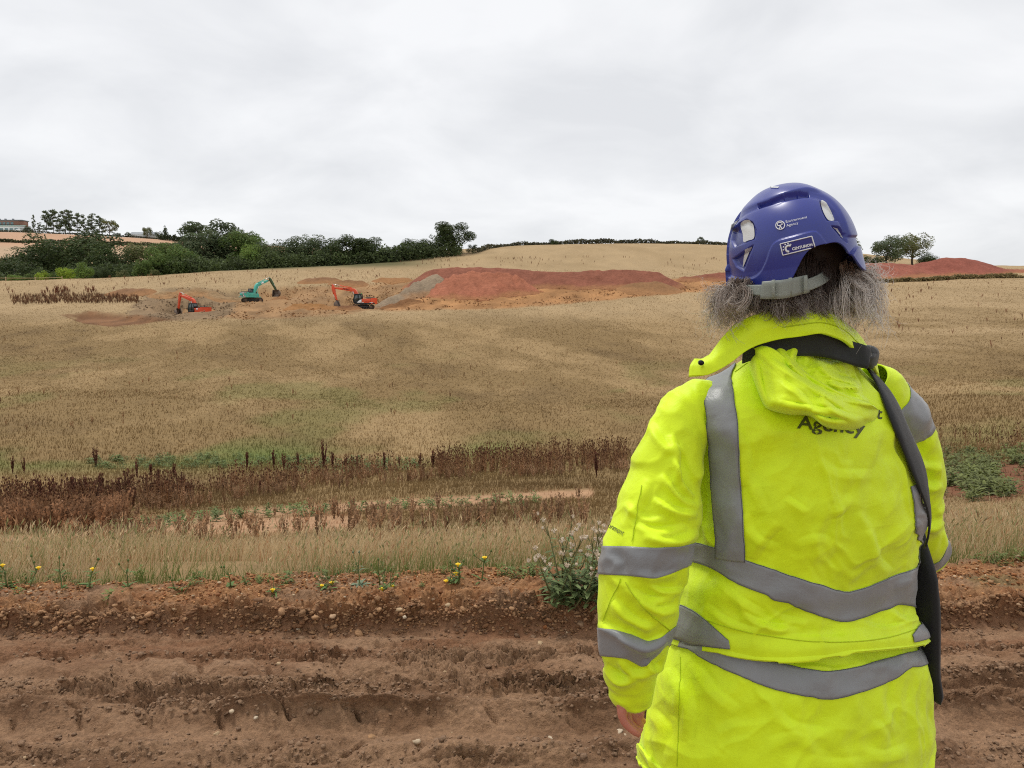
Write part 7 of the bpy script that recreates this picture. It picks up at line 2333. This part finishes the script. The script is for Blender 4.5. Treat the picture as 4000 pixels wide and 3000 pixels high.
# maker's badge
bx = Z1([(884, 672), (1150, 607), (1178, 700), (906, 768)])
bc = np.array(bx)
badge = patch('badge', list(map(tuple, bc)), m_badge, shell, 0.0016, 80, 8)
fr_ = [tuple(x) for x in bc]
for a, b_ in zip(fr_, fr_[1:] + fr_[:1]):
    P = np.array([on_shell(a[0] + (b_[0] - a[0]) * t, a[1] + (b_[1] - a[1]) * t, .0022) for t in np.linspace(0, 1, 16)])
    m_ = MB(); m_.tube(P - HC, .0009, 5); m_.build('badge_rim', m_letter, badge, True)

def shell_text(name, body_, p0, p1, cap, parent, bold=0.0, off=0.0024):
    V, T = text_mesh(body_, 1.0, bold)
    p0, p1 = np.array(p0), np.array(p1)
    L_ = np.linalg.norm(p1 - p0); k = L_ / V[:, 0].max()
    ex = (p1 - p0) / L_; ey = np.array([ex[1], -ex[0]])
    W_ = np.array([on_shell(*(p0 + v[0] * k * ex + v[1] * cap / .7 * ey), off) for v in V])
    return link(name, mesh_np(name, W_ - HC, T, False, None, m_letter), parent)

def z1(a, b_): return (2650 + a / 2.2122, 650 + b_ / 2.2122)
shell_text('lettering', 'CENTURION', z1(987, 726), z1(1158, 686), 10, badge, 0.035)
shell_text('lettering', 'Environment', z1(930, 492), z1(1112, 450), 9.5, shell, 0.0, .0014)
shell_text('lettering', 'Agency', z1(937, 524), z1(1037, 500), 9.5, shell, 0.0, .0014)

def shell_line(name, pts, parent, r_=.0007, off=.0018, n=40, closed=False):
    O = crom(pts, n, closed)
    if closed: O = np.vstack([O, O[0]])
    P = np.array([on_shell(a, b_, off) for a, b_ in O])
    m_ = MB(); m_.tube(P - HC, r_, 5); return m_.build(name, m_letter, parent, True)
c = z1(883, 512)
an = np.linspace(0, 2 * math.pi, 20, endpoint=False)
emb = shell_line('emblem', [(c[0] + 17 * math.cos(a), c[1] + 16 * math.sin(a)) for a in an], shell, .0008, .0014, 48, True)
shell_line('emblem_stroke', [(c[0] - 9, c[1] + 2), (c[0] - 11, c[1] - 6), (c[0] - 2, c[1] - 11), (c[0] + 9, c[1] - 7)], emb, .0007, .0014)
shell_line('emblem_stroke', [(c[0] - 10, c[1] + 1), (c[0] - 2, c[1] + 1), (c[0] + 9, c[1] - 4)], emb, .0008, .0014)
shell_line('emblem_stroke', [(c[0], c[1]), (c[0] - 1, c[1] + 7), (c[0] - 3, c[1] + 14)], emb, .0008, .0014)
shell_line('emblem_stroke', [(c[0], c[1] + 1), (c[0] + 3, c[1] + 7), (c[0] + 7, c[1] + 13)], emb, .0008, .0014)
c = z1(952, 712)
shell_line('emblem_stroke', [(c[0] + 9, c[1] - 10), (c[0] + 2, c[1] - 12), (c[0] - 8, c[1] - 6), (c[0] - 9, c[1] + 4), (c[0] - 2, c[1] + 11), (c[0] + 4, c[1] + 10)], badge, .0016, .0022)
for a in (200, 235, 268, 300, 165):
    aa = math.radians(a)
    shell_line('emblem_ray', [(c[0] + 17 * math.cos(aa), c[1] + 17 * math.sin(aa)), (c[0] + 21 * math.cos(aa), c[1] + 21 * math.sin(aa))], badge, .0013, .0022, 4)

# adjuster strap round the nape
def hloft(name, lines, mat, parent, n=60, m=8, thick=.002):
    L_ = np.array([crom([U(a, b_, c_) for a, b_, c_ in l_], n) for l_ in lines])
    G = np.array([L_[0] * (1 - q) + L_[1] * q for q in np.linspace(0, 1, m)])
    o = link(name, mesh_np(name, G - HC, grid_faces(m, n), True, None, mat), parent)
    s = o.modifiers.new('thickness', 'SOLIDIFY'); s.thickness = thick; s.offset = 0
    return o
nape = hloft('nape_strap', [[(2864, 1125, 1.27), (2900, 1148, 1.225), (2980, 1155, 1.185), (3080, 1152, 1.170), (3170, 1132, 1.180), (3238, 1095, 1.215), (3252, 1050, 1.245), (3250, 1010, 1.26)],
                            [(2868, 1098, 1.27), (2905, 1112, 1.225), (2990, 1112, 1.185), (3080, 1105, 1.170), (3160, 1088, 1.180), (3212, 1062, 1.215), (3224, 1035, 1.245), (3222, 1004, 1.26)]], m_strap, helmet)
hloft('buckle', [[(2970, 1168, 1.182), (3060, 1166, 1.164), (3160, 1142, 1.174)], [(2978, 1100, 1.182), (3065, 1092, 1.164), (3150, 1074, 1.174)]], m_strap, nape, 24, 6, .004)
for a in (3014, 3080, 3140):
    hloft('buckle_rib', [[(a, 1166 - (a - 3000) * .13, 1.166), (a + 14, 1164 - (a - 3000) * .13, 1.164)], [(a, 1096 - (a - 3000) * .13, 1.166), (a + 14, 1094 - (a - 3000) * .13, 1.164)]], m_strap, nape, 4, 4, .005)

# ---- hair
m_hair, nd, ln, b = new_mat('greying_hair')
at = N(nd, 'ShaderNodeAttribute', attribute_name='col'); ln.new(at.outputs['Color'], b.inputs['Base Color'])
b.inputs['Roughness'].default_value = 0.45; b.inputs['Specular IOR Level'].default_value = 0.35
rng = np.random.default_rng(1234)
HV, HT, HCc, hnn = [], [], [], 0
def strand(P, r0, c0, c1):
    global hnn
    n = len(P)
    T_ = np.gradient(P, axis=0); T_ /= np.linalg.norm(T_, axis=1)[:, None] + 1e-9
    a = np.cross(T_, np.array([0.3, 0.9, 0.1])); a /= np.linalg.norm(a, axis=1)[:, None] + 1e-9
    b2 = np.cross(T_, a)
    q = np.linspace(0, 1, n)[:, None]
    r_ = r0 * (1 - .75 * q)
    V = np.concatenate([P + a * r_, P - a * r_ * .5 + b2 * r_ * .87, P - a * r_ * .5 - b2 * r_ * .87], 1).reshape(-1, 3)
    f = grid_faces(n, 3, True) + hnn
    HV.append(V); HT.append(f); HCc.append(np.repeat(c0[None] * (1 - q) + c1[None] * q, 3, 0)); hnn += len(V)

BRN, DRK, GRY, WHT = lin(150, 132, 118), lin(66, 54, 48), lin(206, 197, 186), lin(242, 237, 228)
def lock(root, mids, n, spread, curl, tones, r0=.00055, tip_spread=2.0, pts=20):
    """a bunch of curly strands along a guide"""
    Gd = crom(np.vstack([root[None], mids]), pts)
    L_ = np.linalg.norm(np.diff(Gd, axis=0), axis=1).sum()
    ph0 = rng.uniform(0, 6.28); tw = rng.uniform(7, 14) * (1 if rng.random() < .5 else -1)
    q = np.linspace(0, 1, pts)
    for k in range(n):
        off = rng.normal(0, spread, 3)
        ph = ph0 + rng.normal(0, .6)
        cr = curl * rng.uniform(.5, 1.3)
        w_ = np.stack([np.cos(ph + tw * q), .6 * np.sin(ph * 1.3 + tw * q), np.sin(ph + tw * q)], -1) * (cr * q ** 0.8)[:, None]
        fl = rng.normal(0, spread * tip_spread, 3)
        P = Gd + off * (1 + .2 * q)[:, None] + w_ + fl * (q ** 2)[:, None]
        e_ = int(rng.uniform(.7, 1.0) * pts)
        u = rng.random()
        c0 = tones[0] * rng.uniform(.7, 1.3); c1 = (tones[1] * (1 - u) + tones[2] * u) * rng.uniform(.75, 1.2)
        strand(P[:max(e_, 5)], r0 * rng.uniform(.7, 1.3), c0, c1)

# left side: bushy curls below the rim
for k in range(46):
    x0 = rng.uniform(2850, 2960); r0 = U(x0, rng.uniform(1085, 1150), rng.uniform(1.21, 1.29))
    ex, ey = rng.uniform(2765, 2925), rng.uniform(1180, 1320)
    dD = rng.uniform(1.18, 1.30)
    mid = U((x0 + ex) / 2 + rng.uniform(-55, 5), 1120 + (ey - 1120) * rng.uniform(.3, .6), dD)
    lock(r0, np.array([mid, U(ex, ey, dD)]), 24, .0019, rng.uniform(.009, .022), (BRN * .8, BRN * 1.3, GRY), tip_spread=1.5)
for k in range(26):
    r0 = U(rng.uniform(2850, 2900), rng.uniform(1100, 1160), 1.24); e_ = (rng.uniform(2735, 2800), rng.uniform(1160, 1330))
    lock(r0, np.array([U((2870 + e_[0]) / 2, 1130 + (e_[1] - 1130) * .35, 1.23), U(e_[0], e_[1], rng.uniform(1.18, 1.26))]), 10, .004, .014, (BRN, GRY, WHT), tip_spread=3.5)
# nape
for k in range(90):
    x0 = rng.uniform(2885, 3300); y0 = rng.uniform(1090, 1160) - max(0, x0 - 3120) * .25
    dr_ = 1.185 + abs(x0 - 3085) / 180 * .05
    r0 = U(x0, y0, dr_ + .012)
    ex = x0 + rng.uniform(-70, 50); ey = rng.uniform(1205, 1262)
    lock(r0, np.array([U((x0 + ex) / 2 + rng.uniform(-10, 10), (y0 + ey) / 2, dr_ - .004), U(ex, ey, dr_ + rng.uniform(-.016, .012))]), 44, .0034, rng.uniform(.005, .012), (DRK, DRK * 2.0, GRY * .8), tip_spread=1.8)
for k in range(70):                                        # short hair under the helmet
    x0 = rng.uniform(3010, 3240); y0 = rng.uniform(985, 1080)
    dr_ = 1.195 + abs(x0 - 3100) / 180 * .035
    lock(U(x0, y0, dr_ + .01), np.array([U(x0 + rng.uniform(-12, 12), y0 + 60, dr_), U(x0 + rng.uniform(-22, 22), y0 + 125, dr_ - .004)]), 26, .0035, .003, (DRK, DRK, DRK * 1.3), pts=8)
# right side: long pale curls over the collar
for k in range(58):
    x0 = rng.uniform(3240, 3330); r0 = U(x0, rng.uniform(1020, 1090), rng.uniform(1.23, 1.31))
    ex, ey = rng.uniform(3285, 3400), rng.uniform(1150, 1320)
    ex += (ey - 1150) * .12
    dD = rng.uniform(1.20, 1.32)
    mid = U((x0 + ex) / 2 + rng.uniform(0, 60), 1060 + (ey - 1060) * rng.uniform(.3, .6), dD)
    lock(r0, np.array([mid, U(ex, ey, dD)]), 24, .0020, rng.uniform(.009, .022), (BRN, GRY, WHT), tip_spread=1.6)
for k in range(30):
    r0 = U(rng.uniform(3290, 3340), rng.uniform(1030, 1090), 1.26); e_ = (rng.uniform(3400, 3460), rng.uniform(1060, 1380))
    lock(r0, np.array([U((3330 + e_[0]) / 2 + 20, 1050 + (e_[1] - 1050) * .35, 1.25), U(e_[0], e_[1], rng.uniform(1.20, 1.28))]), 10, .004, .016, (BRN, GRY, WHT), tip_spread=3.5)
hair = link('hair', mesh_np('hair', np.vstack(HV) - person_foot, np.vstack(HT), True, np.vstack(HCc), m_hair), body)
# scalp under the strands
V0, T0 = ico(4)
q = V0 * np.array([.080, .100, .112]); keep = (V0[:, 1] < .35) 
P = headc + q[:, :1] * hr + q[:, 1:2] * hf + q[:, 2:] * np.array([0, 0, 1.0]) + np.array([0, -.002, .004])
T1 = T0[keep[T0].all(1)]
us = np.unique(T1); re_ = np.full(len(V0), -1); re_[us] = np.arange(len(us))
m_scalp = plain('dark_hair', lin(44, 36, 32), 0.7, var=0.3, scale=90)
link('hair_cap', mesh_np('hair_cap', P[us] - person_foot, re_[T1], True, None, m_scalp), body)

# ---- shoulder bag: strap over the right shoulder, bag on the right hip
bag = empty('shoulder_bag', tuple(U(3640, 2500, 1.36)))
tag(bag, 'black shoulder bag at the right hip, its strap over the shoulder of the coat', 'bag')
BL = np.array(bag.location)
def bag_sheet(name, Pg, nn, thick, mat):
    o = sheet(name, Pg, nn, thick, mat, bag)
    o.location = person_foot - BL
    return o
A, B = coat_uv(crom([(3320, 1392), (3378, 1450), (3410, 1540), (3455, 1650), (3504, 1760), (3541, 1850), (3566, 1930)], 60)), coat_uv(crom([(3405, 1400), (3455, 1480), (3490, 1560), (3540, 1680), (3565, 1780), (3582, 1870), (3590, 1945)], 60))
sm_ = lambda v: np.convolve(np.pad(v, 7, 'edge'), np.ones(15) / 15, 'valid')
I = np.linspace(0, 1, 8)[:, None]
II = sm_(A[:, 0])[None] * (1 - I) + sm_(B[:, 0])[None] * I; JJ = sm_(A[:, 1])[None] * (1 - I) + sm_(B[:, 1])[None] * I
# carry on round the side of the coat to the bag
ext = np.linspace(1, 24, 24)
II = np.hstack([II, II[:, -1:] - ext[None] * 2.4]); JJ = np.hstack([JJ, JJ[:, -1:] + ext[None] * 1.4])
Pg = coat_at(II, JJ, .0085)
for _ in range(3):
    Pg = np.stack([np.stack([np.convolve(np.pad(Pg[a_, :, b2_], 6, 'reflect', reflect_type='odd'), np.ones(13) / 13, 'valid') for b2_ in range(3)], -1) for a_ in range(Pg.shape[0])])
nn = coat_at(II, JJ, 1.0) - coat_at(II, JJ, 0.0)
bag_sheet('strap', Pg, nn, .003, m_black)
# strap behind the neck, under the collar
L_ = np.array([crom([U(*q) for q in l_], 60) for l_ in ([(2900, 1420, 1.225), (2960, 1400, 1.222), (3050, 1390, 1.220), (3180, 1390, 1.222), (3280, 1410, 1.225), (3370, 1445, 1.235)],
                                                       [(2905, 1350, 1.215), (2990, 1318, 1.211), (3080, 1304, 1.211), (3190, 1288, 1.217), (3270, 1310, 1.226), (3380, 1366, 1.25)])])
G = np.array([L_[0] * (1 - q) + L_[1] * q for q in np.linspace(0, 1, 8)])
n_ = normals_of(G, False); n_ = np.where(n_[..., 1:2] > 0, -n_, n_)
G = G + n_ * wrinkles(G, 2100, 1.2)[..., None]
bag_sheet('neck_strap', G, n_, .004, m_black)
pad, GP = roll('shoulder_pad', [(3290, 1352), (3340, 1350), (3400, 1352), (3428, 1368), (3430, 1395), (3412, 1438), (3370, 1425), (3330, 1408), (3290, 1395)], (3365, 1390), .035, None, m_black, 2110, 20, 90, [([(3300, 1370), (3360, 1385), (3425, 1380)], .008, 16)], .02)
pad.parent = bag; pad.location = person_foot - BL
bm_ = MB()
rows = [(2070, 3585, 3640), (2110, 3588, 3652), (2250, 3590, 3650), (2350, 3592, 3662), (2500, 3600, 3660), (2600, 3605, 3658), (2680, 3620, 3668), (2705, 3630, 3655)]
prev = None
ring = []
for py_, a, b_ in rows:
    p, q = U(a, py_, 1.34), U(b_, py_, 1.31)
    w_ = q[0] - p[0]
    an = np.linspace(0, 2 * math.pi, 20, endpoint=False)
    e_ = np.stack([p[0] + w_ / 2 + (w_ / 2 + .004) * np.sign(np.cos(an)) * np.abs(np.cos(an)) ** .6, 1.40 + .10 * np.sign(np.sin(an)) * np.abs(np.sin(an)) ** .6 * (0.6 if py_ < 2200 else 1), np.full(20, p[2])], -1)
    ring.append(e_)
R_ = np.array(ring)
R2 = pchip(np.linspace(0, 1, len(rows)), R_.reshape(len(rows), -1), np.linspace(0, 1, 30)).reshape(30, 20, 3)
bo = link('bag_body', mesh_np('bag_body', R2 - BL, grid_faces(30, 20, True), True, None, m_bag), bag)
sb = bo.modifiers.new('thickness', 'SOLIDIFY'); sb.thickness = .004
